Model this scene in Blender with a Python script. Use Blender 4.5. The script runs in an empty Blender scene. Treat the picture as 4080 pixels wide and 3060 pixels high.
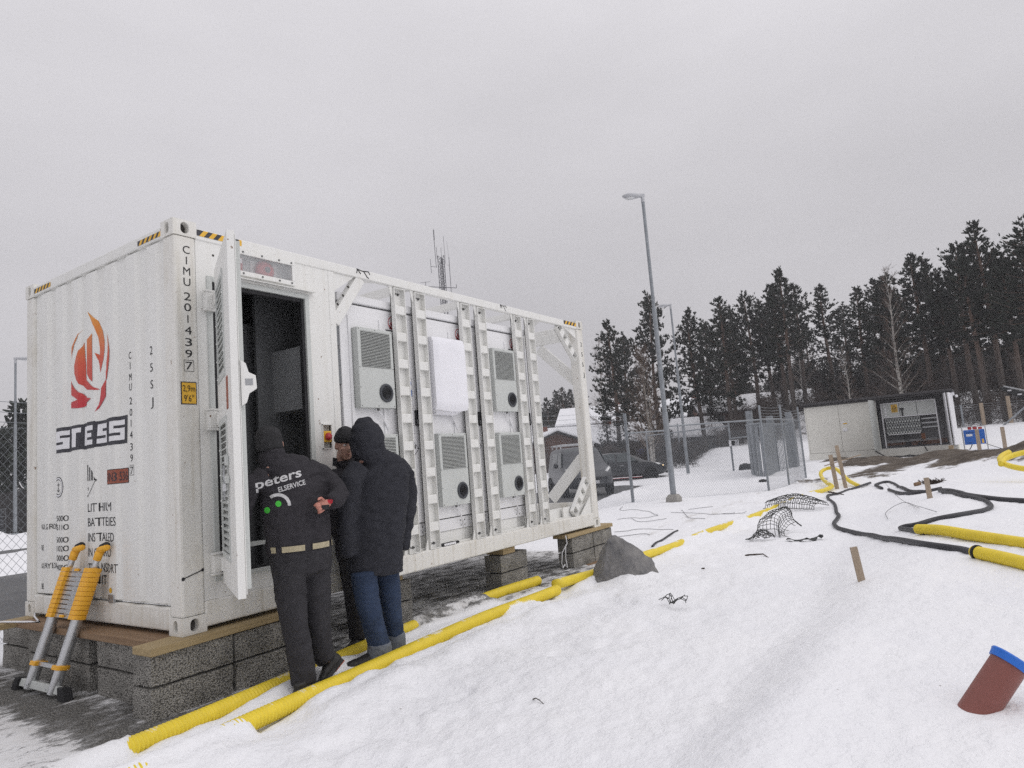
import bpy, bmesh, math, random
import numpy as np
from mathutils import Vector, Matrix, noise
from mathutils.bvhtree import BVHTree
from mathutils.geometry import tessellate_polygon
random.seed(7)
PI = math.pi
R = math.radians
SC = bpy.context.scene
COL = SC.collection

# ---------------------------------------------------------------- camera, sky, sun, exposure
cd = bpy.data.cameras.new('camera')
cam = bpy.data.objects.new('camera', cd); COL.objects.link(cam)
cd.sensor_width = 36.0; cd.lens = 24.083; cd.clip_start = .05; cd.clip_end = 2000
CAM = Vector((-2.5914, -4.5318, .9845))
YAW, PITCH, ROLL = .592784, .112340, -.079069
fw = Vector((math.cos(YAW)*math.cos(PITCH), math.sin(YAW)*math.cos(PITCH), math.sin(PITCH)))
rt = fw.cross(Vector((0, 0, 1))).normalized(); up = rt.cross(fw)
rt2 = rt*math.cos(ROLL)+up*math.sin(ROLL); up2 = -rt*math.sin(ROLL)+up*math.cos(ROLL)
cam.matrix_world = Matrix(((rt2.x, up2.x, -fw.x, CAM.x), (rt2.y, up2.y, -fw.y, CAM.y), (rt2.z, up2.z, -fw.z, CAM.z), (0, 0, 0, 1)))
SC.camera = cam

SUN_EL, SUN_AZ = R(48), R(-70)      # soft light from the container's long side
world = bpy.data.worlds.new('World'); SC.world = world; world.use_nodes = True
nt = world.node_tree; nt.nodes.clear()
N, L = nt.nodes.new, nt.links.new
sky = N('ShaderNodeTexSky'); sky.sky_type = 'NISHITA'; sky.sun_disc = False
sky.sun_elevation = SUN_EL; sky.sun_rotation = PI/2-SUN_AZ; sky.air_density = 1.6; sky.dust_density = 6
b1 = N('ShaderNodeBackground'); b1.inputs[1].default_value = .05; L(sky.outputs[0], b1.inputs[0])
# closed cloud deck: brightness rises with elevation as under a uniform overcast
tc = N('ShaderNodeTexCoord'); sx = N('ShaderNodeSeparateXYZ'); L(tc.outputs['Generated'], sx.inputs[0])
mz = N('ShaderNodeMath'); mz.operation = 'MAXIMUM'; mz.inputs[1].default_value = 0.0; L(sx.outputs[2], mz.inputs[0])
mp = N('ShaderNodeMapping'); mp.inputs['Scale'].default_value = (1.2, 1.2, 3.2); L(tc.outputs['Generated'], mp.inputs[0])
nz = N('ShaderNodeTexNoise'); nz.inputs['Scale'].default_value = 1.5; nz.inputs['Detail'].default_value = 5; nz.inputs['Roughness'].default_value = .5
L(mp.outputs[0], nz.inputs['Vector'])
cl = N('ShaderNodeMapRange'); cl.inputs[1].default_value = .3; cl.inputs[2].default_value = .7; cl.inputs[3].default_value = .93; cl.inputs[4].default_value = 1.08
L(nz.outputs[0], cl.inputs[0])
gr = N('ShaderNodeMath'); gr.operation = 'MULTIPLY_ADD'; gr.inputs[1].default_value = .42; gr.inputs[2].default_value = .55; L(mz.outputs[0], gr.inputs[0])
ml = N('ShaderNodeMath'); ml.operation = 'MULTIPLY'; L(gr.outputs[0], ml.inputs[0]); L(cl.outputs[0], ml.inputs[1])
b2 = N('ShaderNodeBackground'); b2.inputs[0].default_value = (.98, .958, 1.0, 1); L(ml.outputs[0], b2.inputs[1])
mx = N('ShaderNodeMixShader'); mx.inputs[0].default_value = .96; L(b1.outputs[0], mx.inputs[1]); L(b2.outputs[0], mx.inputs[2])
wo = N('ShaderNodeOutputWorld'); L(mx.outputs[0], wo.inputs[0])

sl = bpy.data.lights.new('sun', 'SUN'); sl.energy = .9; sl.angle = R(70); sl.color = (1, .975, .95)
sun = bpy.data.objects.new('sun', sl); COL.objects.link(sun)
sd = Vector((math.cos(SUN_AZ)*math.cos(SUN_EL), math.sin(SUN_AZ)*math.cos(SUN_EL), math.sin(SUN_EL)))
sun.rotation_euler = sd.to_track_quat('Z', 'Y').to_euler(); sun.location = (0, -8, 12)
HAZE = .0014      # density of the damp winter air
vs = SC.view_settings; vs.view_transform = 'Standard'; vs.look = 'None'; vs.exposure = 0; vs.gamma = 1; vs.use_curve_mapping = False
SC.render.engine = 'CYCLES'; SC.cycles.use_denoising = False; SC.cycles.max_bounces = 6; SC.cycles.diffuse_bounces = 3; SC.cycles.transparent_max_bounces = 8
# ---------------------------------------------------------------- terrain height
def sm(t):
    t=np.clip(t,0,1);return t*t*(3-2*t)
def _h2(i,j,s):
    n=(i*374761393+j*668265263+s*1274126177)&0x7fffffff
    n=((n^(n>>13))*1103515245)&0x7fffffff
    n=((n^(n>>15))*12345+n*8121)&0x7fffffff
    return ((n^(n>>11))&0xffff)/32767.5-1
def vn(x,y,s=0):
    "smooth value noise, -1..1"
    x=np.asarray(x,float);y=np.asarray(y,float)
    i=np.floor(x).astype(np.int64);j=np.floor(y).astype(np.int64)
    u=x-i;v=y-j;u=u*u*u*(u*(u*6-15)+10);v=v*v*v*(v*(v*6-15)+10)
    a=_h2(i,j,s);b=_h2(i+1,j,s);c=_h2(i,j+1,s);d=_h2(i+1,j+1,s)
    return (a*(1-u)+b*u)*(1-v)+(c*(1-u)+d*u)*v
def fbm(x,y,s=0,o=3):
    r=0;a=1;t=0
    for k in range(o):
        r=r+a*vn(x*2**k+k*17.3,y*2**k-k*9.1,s+k);t+=a;a*=.5
    return r/t
PIPE_A=[(-.95,-.50),(-.3,-.46),(.43,-.37),(1.29,-.25),(2.0,-.16),(2.86,-.08),(3.6,-.06),(4.2,-.10)]
PIPE_B=[(-.6,-.87),(-.2,-.83),(.25,-.79),(1.1,-.73),(1.8,-.66),(2.5,-.61),(3.2,-.63),(3.75,-.63)]
PIPE_C=[(4.0,-.45),(4.87,-.60),(6.03,-.62),(6.76,-.70),(8.5,-.68),(11,-.80),(13.5,-.76),(15.8,-.80),(16.75,-.94)]
def cy(path,x):
    p=np.array(path);return np.interp(x,p[:,0],p[:,1])
def base(x,y):
    x=np.asarray(x,float);y=np.asarray(y,float)
    h=-.45+0*x
    am=.16*sm((x+1.6)/3.2)+.14*sm((x-2)/4)
    w=.45+.13*np.clip(x,0,14)
    e=-3.12+.05*np.sin(x*1.3)+.06*vn(x*.8,0*x,5)+.10*np.clip(x-3,0,12)
    h=h+am*sm((e-y)/w)*(1-.55*sm((x-12)/8))
    h=h+.05*np.exp(-((y-e+.42)/.28)**2)*sm((x+1.5)/1.5)*(1-sm((x-5)/4))
    h=h+.22*sm((x-21)/13)
    d=x-26*sm((y-8)/14)
    h=h+1.0*sm((d-38)/7)+3.2*sm((d-48)/26)+.6*sm((d-75)/60)
    # earth heaps by the far yellow coil
    for cx,cyy,rx,ry,a in ((22.5,-6.5,3.2,1.5,1.0),(24.5,-4.2,2.5,1.2,.32),(29,-3.0,3,1.2,.3),(31,-.6,2.5,.8,.22),(33.6,1.2,2.6,.9,.16),(23,-1.8,2.2,1.2,.16)):
        h=h+a*np.exp(-(((x-cx)/rx)**2+((y-cyy)/ry)**2))
    # cut in front of the kiosk
    h=h-.18*np.exp(-(((x-34.9)/.7)**2))*sm((1.6-y)/.8)*sm((y+3.2)/.6)
    return h
def lumps(x,y):
    r=np.hypot(x+2.6,y+4.5)
    calm=sm((np.maximum(np.maximum(-.45-x,x-7.2),np.maximum(-.12-y,y-3.2)))/.4)*.75+.25
    far=1+np.clip(r-10,0,40)/25
    big=.035*fbm(x*.55,y*.55,1,2)
    mid=.020*fbm(x*1.9,y*1.9,2,3)
    rid=np.abs(fbm(x*4.2+.3*y,y*5.5,3,2))
    fine=.010*(rid-.3)+.0045*vn(x*19,y*19,9)
    # trodden path in front of the container
    tr=np.exp(-((y+1.75-.1*x)/.75)**2)*sm((x+1.5)/1.5)
    foot=-.028*sm((vn(x*3.1,y*3.4,21)-.35)/.3)*tr
    return (big+mid*(1+.6*tr)+fine*(1+.7*tr)+foot)*calm*np.minimum(far,1.6)*(1-.9*sm((r-70)/30))
def banks(x,y):
    b=0*x
    n=vn(x*2.3,y*3,31);n2=vn(x*5.1,y*6,32)
    # snow against and over the pipes
    for path,x0,x1,cover in ((PIPE_A,-1.5,4.2,lambda x:1.2*sm((-.35-x)/.5)+.46*sm((x-1.75)/.5)*sm((3.75-x)/.4)+.22),
                             (PIPE_B,-1.3,3.9,lambda x:1.2*sm((.25-x)/.55)+.40*sm((x-1.5)/.6)+.18),
                             (PIPE_C,4.0,16.5,lambda x:.55+.45*sm((x-7.0)/.6)-.4*np.exp(-((x-8.6)/.5)**2))):
        yc=cy(path,x);d=y-yc
        on=sm((x-x0)/.25)*sm((x1-x)/.4)
        c=cover(x)
        k=np.clip(c+.42*n+.16*n2,0,1)
        b=np.maximum(b,on*.125*sm((k-.45)/.35)*np.exp(-(d/.105)**2))
        # low bank on the camera side
        b=np.maximum(b,on*(.062+.035*n+.015*n2)*np.exp(-((d+.12)/.10)**2))
    # snow caught between the two pipes
    m=(cy(PIPE_A,x)+cy(PIPE_B,x))/2
    b=np.maximum(b,.035*np.exp(-((y-m)/.14)**2)*sm((x+.3)/.5)*sm((4.2-x)/.5))
    # bank on the near side of pipe B
    b=np.maximum(b,(.055+.03*n)*np.exp(-((y-cy(PIPE_B,x)+.28)/.2)**2)*sm((x+1.0)/.6)*sm((4.4-x)/.6))
    # drift round the stone
    b=np.maximum(b,.16*np.exp(-(((x-4.75)/.33)**2+((y+1.02)/.24)**2)))
    # ploughed edge beyond the back fence
    b=np.maximum(b,(.16+.12*vn(x*1.3,y*1.3,41))*np.exp(-((y-4.65-.27*np.maximum(0,x-15.5)+.05*np.sin(x))/.4)**2)*.7*sm((x-8)/4)*sm((24-x)/4))
    b=np.maximum(b,(.5+.25*vn(x*.8,y*.8,42))*np.exp(-((y-23)/1.6)**2)*sm((16-x)/4))
    b=np.maximum(b,(.35+.2*vn(x*.9,y*.9,43))*np.exp(-((y-13.3)/.8)**2)*sm((10-x)/3))
    return b
def H(x,y):
    x=np.asarray(x,float);y=np.asarray(y,float)
    return base(x,y)+lumps(x,y)+banks(x,y)

# ---------------------------------------------------------------- helpers
def V(*a): return Vector(a if len(a) > 1 else a[0])
def frame(t, hint=(0, 0, 1)):
    t = Vector(t).normalized(); h = Vector(hint)
    if abs(t.dot(h.normalized())) > .98: h = Vector((1, 0, 0))
    a = h.cross(t).normalized(); b = t.cross(a)
    return a, b
class MB:
    def __init__(s): s.v = []; s.f = []; s.m = []
    def add(s, vs, fs, m=0):
        k = len(s.v); s.v += [tuple(p) for p in vs]; s.f += [tuple(i+k for i in f) for f in fs]; s.m += [m]*len(fs); return s
    def box(s, x0, x1, y0, y1, z0, z1, m=0):
        return s.add([(x0, y0, z0), (x1, y0, z0), (x1, y1, z0), (x0, y1, z0), (x0, y0, z1), (x1, y0, z1), (x1, y1, z1), (x0, y1, z1)],
                     [(3, 2, 1, 0), (4, 5, 6, 7), (0, 1, 5, 4), (1, 2, 6, 5), (2, 3, 7, 6), (3, 0, 4, 7)], m)
    def obox(s, c, ax, ay, az, m=0):
        c, ax, ay, az = map(Vector, (c, ax, ay, az))
        if ax.cross(ay).dot(az) < 0: az = -az
        return s.add([c-ax-ay-az, c+ax-ay-az, c+ax+ay-az, c-ax+ay-az, c-ax-ay+az, c+ax-ay+az, c+ax+ay+az, c-ax+ay+az],
                     [(3, 2, 1, 0), (4, 5, 6, 7), (0, 1, 5, 4), (1, 2, 6, 5), (2, 3, 7, 6), (3, 0, 4, 7)], m)
    def beam(s, p0, p1, w, h, hint=(0, 0, 1), m=0):
        p0, p1 = Vector(p0), Vector(p1); a, b = frame(p1-p0, hint)
        return s.obox((p0+p1)/2, (p1-p0)/2, a*w/2, b*h/2, m)
    def prism(s, pts, off, m=0):
        n = len(pts); pts = [Vector(p) for p in pts]; off = Vector(off)
        s.add(pts+[p+off for p in pts], [tuple(range(n))[::-1], tuple(range(n, 2*n))]+[(i, (i+1) % n, n+(i+1) % n, n+i) for i in range(n)], m)
        return s
    def tube(s, path, r, n=8, caps=True, m=0, hint=(0, 0, 1)):
        P = [Vector(p) for p in path]; k = len(P); rr = r if hasattr(r, '__len__') else [r]*k
        vs = []; a = None
        for i, p in enumerate(P):
            t = (P[min(i+1, k-1)]-P[max(i-1, 0)])
            if t.length < 1e-9: t = Vector((0, 0, 1))
            t.normalize()
            if a is None: a, b = frame(t, hint)
            else:
                a = (a-t*a.dot(t));
                if a.length < 1e-6: a, b = frame(t, hint)
                a.normalize(); b = t.cross(a)
            vs += [p+(a*math.cos(2*PI*j/n)+b*math.sin(2*PI*j/n))*rr[i] for j in range(n)]
        fs = [(i*n+j, i*n+(j+1) % n, (i+1)*n+(j+1) % n, (i+1)*n+j) for i in range(k-1) for j in range(n)]
        if caps: fs += [tuple(range(n))[::-1], tuple(range((k-1)*n, k*n))]
        return s.add(vs, fs, m)
    def cyl(s, p0, p1, r, n=12, m=0): return s.tube([p0, p1], r, n, True, m)
    def lathe(s, prof, c, axis=(0, 0, 1), n=24, m=0, hint=(1, 0, 0), cap=True):
        c = Vector(c); t = Vector(axis).normalized(); a, b = frame(t, hint); k = len(prof)
        vs = [c+t*z+(a*math.cos(2*PI*j/n)+b*math.sin(2*PI*j/n))*r for r, z in prof for j in range(n)]
        fs = [(i*n+j, i*n+(j+1) % n, (i+1)*n+(j+1) % n, (i+1)*n+j) for i in range(k-1) for j in range(n)]
        if cap: fs += [tuple(range(n))[::-1], tuple(range((k-1)*n, k*n))]
        return s.add(vs, fs, m)
    def loft(s, ch, side=(1, 0, 0), n=16, cap=.55, m=0):
        "ch: (point, half width along side, half depth); closed with rounded ends"
        P = [Vector(c[0]) for c in ch]; k = len(P); sd = Vector(side); rings = []
        for i in range(k):
            t = (P[min(i+1, k-1)]-P[max(i-1, 0)]).normalized()
            a = (sd-t*sd.dot(t))
            if a.length < .1: a, _ = frame(t)
            a.normalize(); b = t.cross(a); rings.append((P[i], a, b, ch[i][1], ch[i][2], t))
        if cap:
            p, a, b, x, y, t = rings[0]; rings.insert(0, (p-t*min(x, y)*cap, a, b, x*.55, y*.55, t))
            p, a, b, x, y, t = rings[-1]; rings.append((p+t*min(x, y)*cap, a, b, x*.55, y*.55, t))
        vs = [p+a*x*math.cos(2*PI*j/n)+b*y*math.sin(2*PI*j/n) for p, a, b, x, y, t in rings for j in range(n)]; k = len(rings)
        fs = [(i*n+j, i*n+(j+1) % n, (i+1)*n+(j+1) % n, (i+1)*n+j) for i in range(k-1) for j in range(n)]+[tuple(range(n))[::-1], tuple(range((k-1)*n, k*n))]
        return s.add(vs, fs, m)
    def ell(s, c, ax, ay, az, n=14, k=9, m=0):
        c, ax, ay, az = map(Vector, (c, ax, ay, az)); vs = [c-az]
        for i in range(1, k):
            ph = -PI/2+PI*i/k
            vs += [c+(ax*math.cos(2*PI*j/n)+ay*math.sin(2*PI*j/n))*math.cos(ph)+az*math.sin(ph) for j in range(n)]
        vs.append(c+az); e = len(vs)-1
        fs = [(0, 1+(j+1) % n, 1+j) for j in range(n)]
        fs += [(1+i*n+j, 1+i*n+(j+1) % n, 1+(i+1)*n+(j+1) % n, 1+(i+1)*n+j) for i in range(k-2) for j in range(n)]
        fs += [(e, 1+(k-2)*n+j, 1+(k-2)*n+(j+1) % n) for j in range(n)]
        return s.add(vs, fs, m)
    def mesh(s, name='m', o=(0, 0, 0)):
        me = bpy.data.meshes.new(name); o = Vector(o)
        me.from_pydata([tuple(Vector(p)-o) for p in s.v], [], s.f)
        if any(s.m): me.polygons.foreach_set('material_index', s.m)
        return me
LOC = {}
def part(name, mb, mats, parent=None, smooth=False, bevel=0, label=None, kind=None, local=False):
    o0 = Vector((0, 0, 0)) if local else (LOC.get(parent.name, Vector((0, 0, 0))) if parent else Vector((0, 0, 0)))
    me = mb.mesh(name, o0) if isinstance(mb, MB) else mb
    o = bpy.data.objects.new(name, me); COL.objects.link(o)
    for m in (mats if isinstance(mats, (list, tuple)) else [mats]):
        if isinstance(mb, MB): me.materials.append(m)
    if smooth: me.polygons.foreach_set('use_smooth', [True]*len(me.polygons)); me.shade_smooth() if False else None
    if parent: o.parent = parent
    LOC[o.name] = o0.copy()
    if bevel:
        b = o.modifiers.new('bevel', 'BEVEL'); b.width = bevel; b.segments = 2; b.limit_method = 'ANGLE'; b.angle_limit = R(40); b.harden_normals = False
    if label: o['label'] = label
    if kind: o['kind'] = kind
    return o
def smooth_by_angle(o, ang=35):
    me = o.data; me.polygons.foreach_set('use_smooth', [True]*len(me.polygons))
    bm = bmesh.new(); bm.from_mesh(me); a = R(ang)
    for e in bm.edges:
        if len(e.link_faces) == 2 and e.calc_face_angle(0) > a: e.smooth = False
    bm.to_mesh(me); bm.free()
def tag(o, label, cat, group=None):
    o['label'] = label; o['category'] = cat
    if group: o['group'] = group
    return o
def thing(name, label, cat, loc=(0, 0, 0), group=None, rotz=0):
    o = bpy.data.objects.new(name, None); COL.objects.link(o); o.location = loc; o.rotation_euler = (0, 0, rotz); o.empty_display_size = .2
    LOC[o.name] = Vector(loc) if not rotz else Vector((0, 0, 0))
    return tag(o, label, cat, group)
def single(name, mb, mats, label, cat, group=None, smooth=False, bevel=0):
    P = np.array(mb.v); lo = P.min(0); hi = P.max(0); o0 = Vector(((lo[0]+hi[0])/2, (lo[1]+hi[1])/2, lo[2]))
    o = part(name, mb.mesh(name, o0), mats, None, smooth, bevel)
    for m in (mats if isinstance(mats, (list, tuple)) else [mats]): o.data.materials.append(m)
    o.location = o0; LOC[o.name] = o0
    return tag(o, label, cat, group)
def struct(name, mb, mats, smooth=False):
    o = part(name, mb, mats, None, smooth); o['kind'] = 'structure'; return o
def dup(o, parent=None):
    c = o.copy(); COL.objects.link(c)
    if parent: c.parent = parent
    LOC[c.name] = LOC.get(o.name, Vector((0, 0, 0))).copy()
    for ch in [x for x in bpy.data.objects if x.parent is o]: dup(ch, c)
    return c

# ---------------------------------------------------------------- materials
def mat(name, col, rough=.6, metal=0, ns=6, na=.0, bump=0, bs=None, spec=.4, stretch=None, col2=None, thr=None, coat=0, emis=0):
    m = bpy.data.materials.new(name); m.use_nodes = True; t = m.node_tree; bs_ = t.nodes['Principled BSDF']
    bs_.inputs['Roughness'].default_value = rough; bs_.inputs['Metallic'].default_value = metal; bs_.inputs['Specular IOR Level'].default_value = spec
    bs_.inputs['Base Color'].default_value = (*col, 1)
    if coat: bs_.inputs['Coat Weight'].default_value = coat
    if emis: bs_.inputs['Emission Color'].default_value = (*col, 1); bs_.inputs['Emission Strength'].default_value = emis
    if na or bump or col2:
        tc = t.nodes.new('ShaderNodeTexCoord'); mp = t.nodes.new('ShaderNodeMapping'); t.links.new(tc.outputs['Object'], mp.inputs[0])
        if stretch: mp.inputs['Scale'].default_value = stretch
    if na or col2:
        n = t.nodes.new('ShaderNodeTexNoise'); n.inputs['Scale'].default_value = ns; n.inputs['Detail'].default_value = 6; n.inputs['Roughness'].default_value = .65
        t.links.new(mp.outputs[0], n.inputs['Vector'])
        r = t.nodes.new('ShaderNodeMapRange'); lo, hi = thr or (.3, .7); r.inputs[1].default_value = lo; r.inputs[2].default_value = hi; t.links.new(n.outputs[0], r.inputs[0])
        mx = t.nodes.new('ShaderNodeMix'); mx.data_type = 'RGBA'; t.links.new(r.outputs[0], mx.inputs[0])
        c1 = [max(0, c*(1-na)) for c in col]; c2 = col2 or [min(1, c*(1+na)) for c in col]
        mx.inputs[6].default_value = (*(col if col2 else c1), 1); mx.inputs[7].default_value = (*c2, 1)
        t.links.new(mx.outputs[2], bs_.inputs['Base Color'])
    if bump:
        n2 = t.nodes.new('ShaderNodeTexNoise'); n2.inputs['Scale'].default_value = bs or ns*4; n2.inputs['Detail'].default_value = 5; t.links.new(mp.outputs[0], n2.inputs['Vector'])
        b = t.nodes.new('ShaderNodeBump'); b.inputs['Strength'].default_value = .6; b.inputs['Distance'].default_value = bump; t.links.new(n2.outputs[0], b.inputs['Height']); t.links.new(b.outputs[0], bs_.inputs['Normal'])
    return m
def nd(t, ty, **kw):
    n = t.nodes.new(ty)
    for k, v in kw.items():
        if hasattr(n, k): setattr(n, k, v)
        else: n.inputs[k.replace('_', ' ')].default_value = v
    return n
def paint(name, col=(.80, .80, .775), grime=.35):
    "white container paint: faint run-down streaks, rubbed grime and a few rust specks"
    m = bpy.data.materials.new(name); m.use_nodes = True; t = m.node_tree; b = t.nodes['Principled BSDF']; Lk = t.links.new
    b.inputs['Roughness'].default_value = .42; b.inputs['Specular IOR Level'].default_value = .35
    tc = nd(t, 'ShaderNodeTexCoord'); mp = nd(t, 'ShaderNodeMapping'); mp.inputs['Scale'].default_value = (9, 9, .5); Lk(tc.outputs['Object'], mp.inputs[0])
    s = nd(t, 'ShaderNodeTexNoise', Scale=2.0, Detail=5.0); Lk(mp.outputs[0], s.inputs['Vector'])
    r = nd(t, 'ShaderNodeMapRange'); r.inputs[1].default_value = .50; r.inputs[2].default_value = .78; r.inputs[4].default_value = grime; Lk(s.outputs[0], r.inputs[0])
    g = nd(t, 'ShaderNodeTexNoise', Scale=1.6, Detail=8.0, Roughness=.7); Lk(tc.outputs['Object'], g.inputs['Vector'])
    r2 = nd(t, 'ShaderNodeMapRange'); r2.inputs[1].default_value = .52; r2.inputs[2].default_value = .8; r2.inputs[4].default_value = grime; Lk(g.outputs[0], r2.inputs[0])
    ad = nd(t, 'ShaderNodeMath', operation='ADD'); Lk(r.outputs[0], ad.inputs[0]); Lk(r2.outputs[0], ad.inputs[1])
    m1 = nd(t, 'ShaderNodeMix', data_type='RGBA'); m1.inputs[6].default_value = (*col, 1); m1.inputs[7].default_value = (col[0]*.72, col[1]*.68, col[2]*.60, 1); Lk(ad.outputs[0], m1.inputs[0])
    sp = nd(t, 'ShaderNodeTexNoise', Scale=22.0, Detail=3.0); Lk(tc.outputs['Object'], sp.inputs['Vector'])
    r3 = nd(t, 'ShaderNodeMapRange'); r3.inputs[1].default_value = .725-.03*(grime > .5); r3.inputs[2].default_value = .77; Lk(sp.outputs[0], r3.inputs[0])
    m2 = nd(t, 'ShaderNodeMix', data_type='RGBA'); m2.inputs[7].default_value = (.20, .12, .07, 1); Lk(m1.outputs[2], m2.inputs[6]); Lk(r3.outputs[0], m2.inputs[0])
    Lk(m2.outputs[2], b.inputs['Base Color'])
    bp = nd(t, 'ShaderNodeBump', Strength=.25, Distance=.003); wv = nd(t, 'ShaderNodeTexNoise', Scale=5.0, Detail=2.0); Lk(tc.outputs['Object'], wv.inputs['Vector']); Lk(wv.outputs[0], bp.inputs['Height']); Lk(bp.outputs[0], b.inputs['Normal'])
    return m
WHITE = paint('white_paint', grime=.22); WORN = paint('worn_white_paint', (.77, .76, .72), grime=.75)
CABW = mat('cabinet_white', (.83, .83, .84), .38, na=.03, ns=2)
GREYM = mat('light_grey_powder_coat', (.56, .58, .56), .5, na=.04, ns=4)
DKGREY = mat('dark_grey_plastic', (.06, .065, .075), .5, na=.2, ns=20)
BLACK = mat('black_print', (.018, .018, .02), .55)
RUBBER = mat('black_rubber', (.02, .02, .022), .75, na=.3, ns=8)
PRINTW = mat('white_print', (.80, .80, .82), .5)
YELP = mat('yellow_print', (.78, .46, .04), .5)
HAZY = mat('hazard_yellow', (.80, .47, .05), .5, na=.1, ns=30); HAZB = mat('hazard_black', (.045, .045, .055), .5)
ORANGEP = mat('orange_plate', (.30, .09, .055), .55, na=.1, ns=20)
INT = mat('room_grey_with_shade', (.12, .125, .13), .5, na=.1, ns=3); INTL = mat('switchboard_grey', (.30, .31, .32), .5, na=.05, ns=3)  # room grey darker than its white walls: interior shade put into the colour
STEEL = mat('zinc_steel', (.42, .43, .44), .42, .75, na=.15, ns=14, bump=.001); BOLT = mat('dark_bolt_steel', (.16, .16, .16), .4, .8)
GALV = mat('galvanised_steel', (.27, .29, .31), .5, .35, na=.16, ns=5, bump=.001, bs=60)
ALU = mat('brushed_aluminium', (.62, .63, .64), .33, .85, na=.06, ns=3, stretch=(8, 8, 1))
LADY = mat('ladder_yellow_plastic', (.86, .44, .035), .45, na=.06, ns=12)
PIPEY = mat('yellow_conduit_plastic', (.80, .62, .045), .42, na=.07, ns=9, bump=.0008, bs=60)
PIPES = mat('snow_dusted_yellow_conduit', (.80, .62, .045), .45, na=.07, ns=9)
def dust(m):
    t = m.node_tree; b = t.nodes['Principled BSDF']; src = b.inputs['Base Color'].links[0].from_socket; g = t.nodes.new('ShaderNodeNewGeometry'); s = t.nodes.new('ShaderNodeSeparateXYZ'); t.links.new(g.outputs['Normal'], s.inputs[0])
    n = t.nodes.new('ShaderNodeTexNoise'); n.inputs['Scale'].default_value = 3.2; n.inputs['Detail'].default_value = 9; n.inputs['Roughness'].default_value = .75; tc = t.nodes.new('ShaderNodeTexCoord'); t.links.new(tc.outputs['Object'], n.inputs['Vector'])
    a = t.nodes.new('ShaderNodeMath'); a.operation = 'MULTIPLY_ADD'; a.inputs[1].default_value = .34; t.links.new(s.outputs[2], a.inputs[0]); t.links.new(n.outputs[0], a.inputs[2]); r = t.nodes.new('ShaderNodeMapRange'); r.inputs[1].default_value = .86; r.inputs[2].default_value = .94; t.links.new(a.outputs[0], r.inputs[0])
    x = t.nodes.new('ShaderNodeMix'); x.data_type = 'RGBA'; t.links.new(r.outputs[0], x.inputs[0]); t.links.new(src, x.inputs[6]); x.inputs[7].default_value = (.86, .86, .86, 1); t.links.new(x.outputs[2], b.inputs['Base Color'])
dust(PIPES)
CABLE = mat('black_cable_jacket', (.035, .035, .04), .5, na=.25, ns=12)
GLASSD = mat('dark_car_glass', (.05, .062, .065), .12, 0, spec=.6)
CARB = mat('black_car_paint', (.012, .013, .017), .28, 0, na=.2, ns=3, spec=.5, coat=.4)
CARG = mat('grey_van_paint', (.045, .048, .055), .4, 0, na=.25, ns=4, spec=.5, coat=.2)
TYRE = mat('tyre_rubber', (.015, .015, .016), .85)
LENS = mat('clear_lamp_lens', (.65, .66, .66), .15, .3)
SNOWM = mat('roof_snow', (.86, .87, .90), .8, na=.03, ns=3, bump=.02, bs=3)
SKIN = mat('skin', (.46, .27, .21), .5, na=.14, ns=28, bump=.0006, bs=90, spec=.35)
SKINR = mat('cold_reddened_skin', (.50, .22, .17), .5, na=.15, ns=40, bump=.0006, bs=90)
RED = mat('red_plastic', (.42, .025, .03), .4, na=.05, ns=9); REDB = mat('red_alarm_enamel', (.48, .05, .06), .35)
def fabric(name, col, b=.0015, ns=18):
    return mat(name, col, .85, na=.22, ns=ns, bump=b, bs=220, spec=.2)
JACK = fabric('black_softshell', (.034, .032, .037)); COAT = fabric('navy_black_parka', (.029, .030, .037)); TROU = fabric('black_work_cotton', (.034, .033, .037)); KNIT = fabric('black_knit', (.030, .030, .032), .003)
DENIM = mat('blue_denim', (.030, .046, .085), .85, na=.3, ns=7, bump=.0012, bs=260, spec=.2); DENIMI = mat('denim_inside', (.14, .155, .18), .85, na=.2, ns=30, bump=.001)
SHOE = mat('black_shoe_leather', (.022, .021, .021), .6, na=.3, ns=14, bump=.002, bs=50); SOLE = mat('black_shoe_sole', (.02, .02, .021), .7, na=.2, ns=40, col2=(.35, .35, .36), thr=(.66, .72)); SHOEO = mat('orange_shoe_trim', (.55, .12, .05), .55)
BELT = mat('tan_web_belt', (.42, .37, .25), .7, na=.15, ns=60); GREENP = mat('green_print', (.06, .50, .05), .5)
REFL = mat('grey_reflective_print', (.55, .55, .56), .45)
def wood(name, c1, c2, stretch=(2, 30, 30)):
    m = mat(name, c1, .72, ns=1.6, na=.01, col2=c2, thr=(.25, .75), bump=.0015, bs=5, stretch=stretch); return m
PANE = mat('clear_polycarbonate', (.75, .76, .78), .18); PANE.node_tree.nodes['Principled BSDF'].inputs['Alpha'].default_value = .22
WOODX = wood('pressure_treated_timber_long', (.30, .22, .11), (.44, .34, .19), (1.2, 26, 26)); WOODY = wood('weathered_timber_cross', (.17, .10, .055), (.30, .20, .12), (26, 1.2, 26))
WOODZ = wood('grey_stake_timber', (.28, .22, .16), (.42, .34, .26), (22, 22, 1.2)); WOODN = wood('new_pine_timber', (.42, .30, .17), (.55, .42, .27), (22, 22, 1.2))
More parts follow.
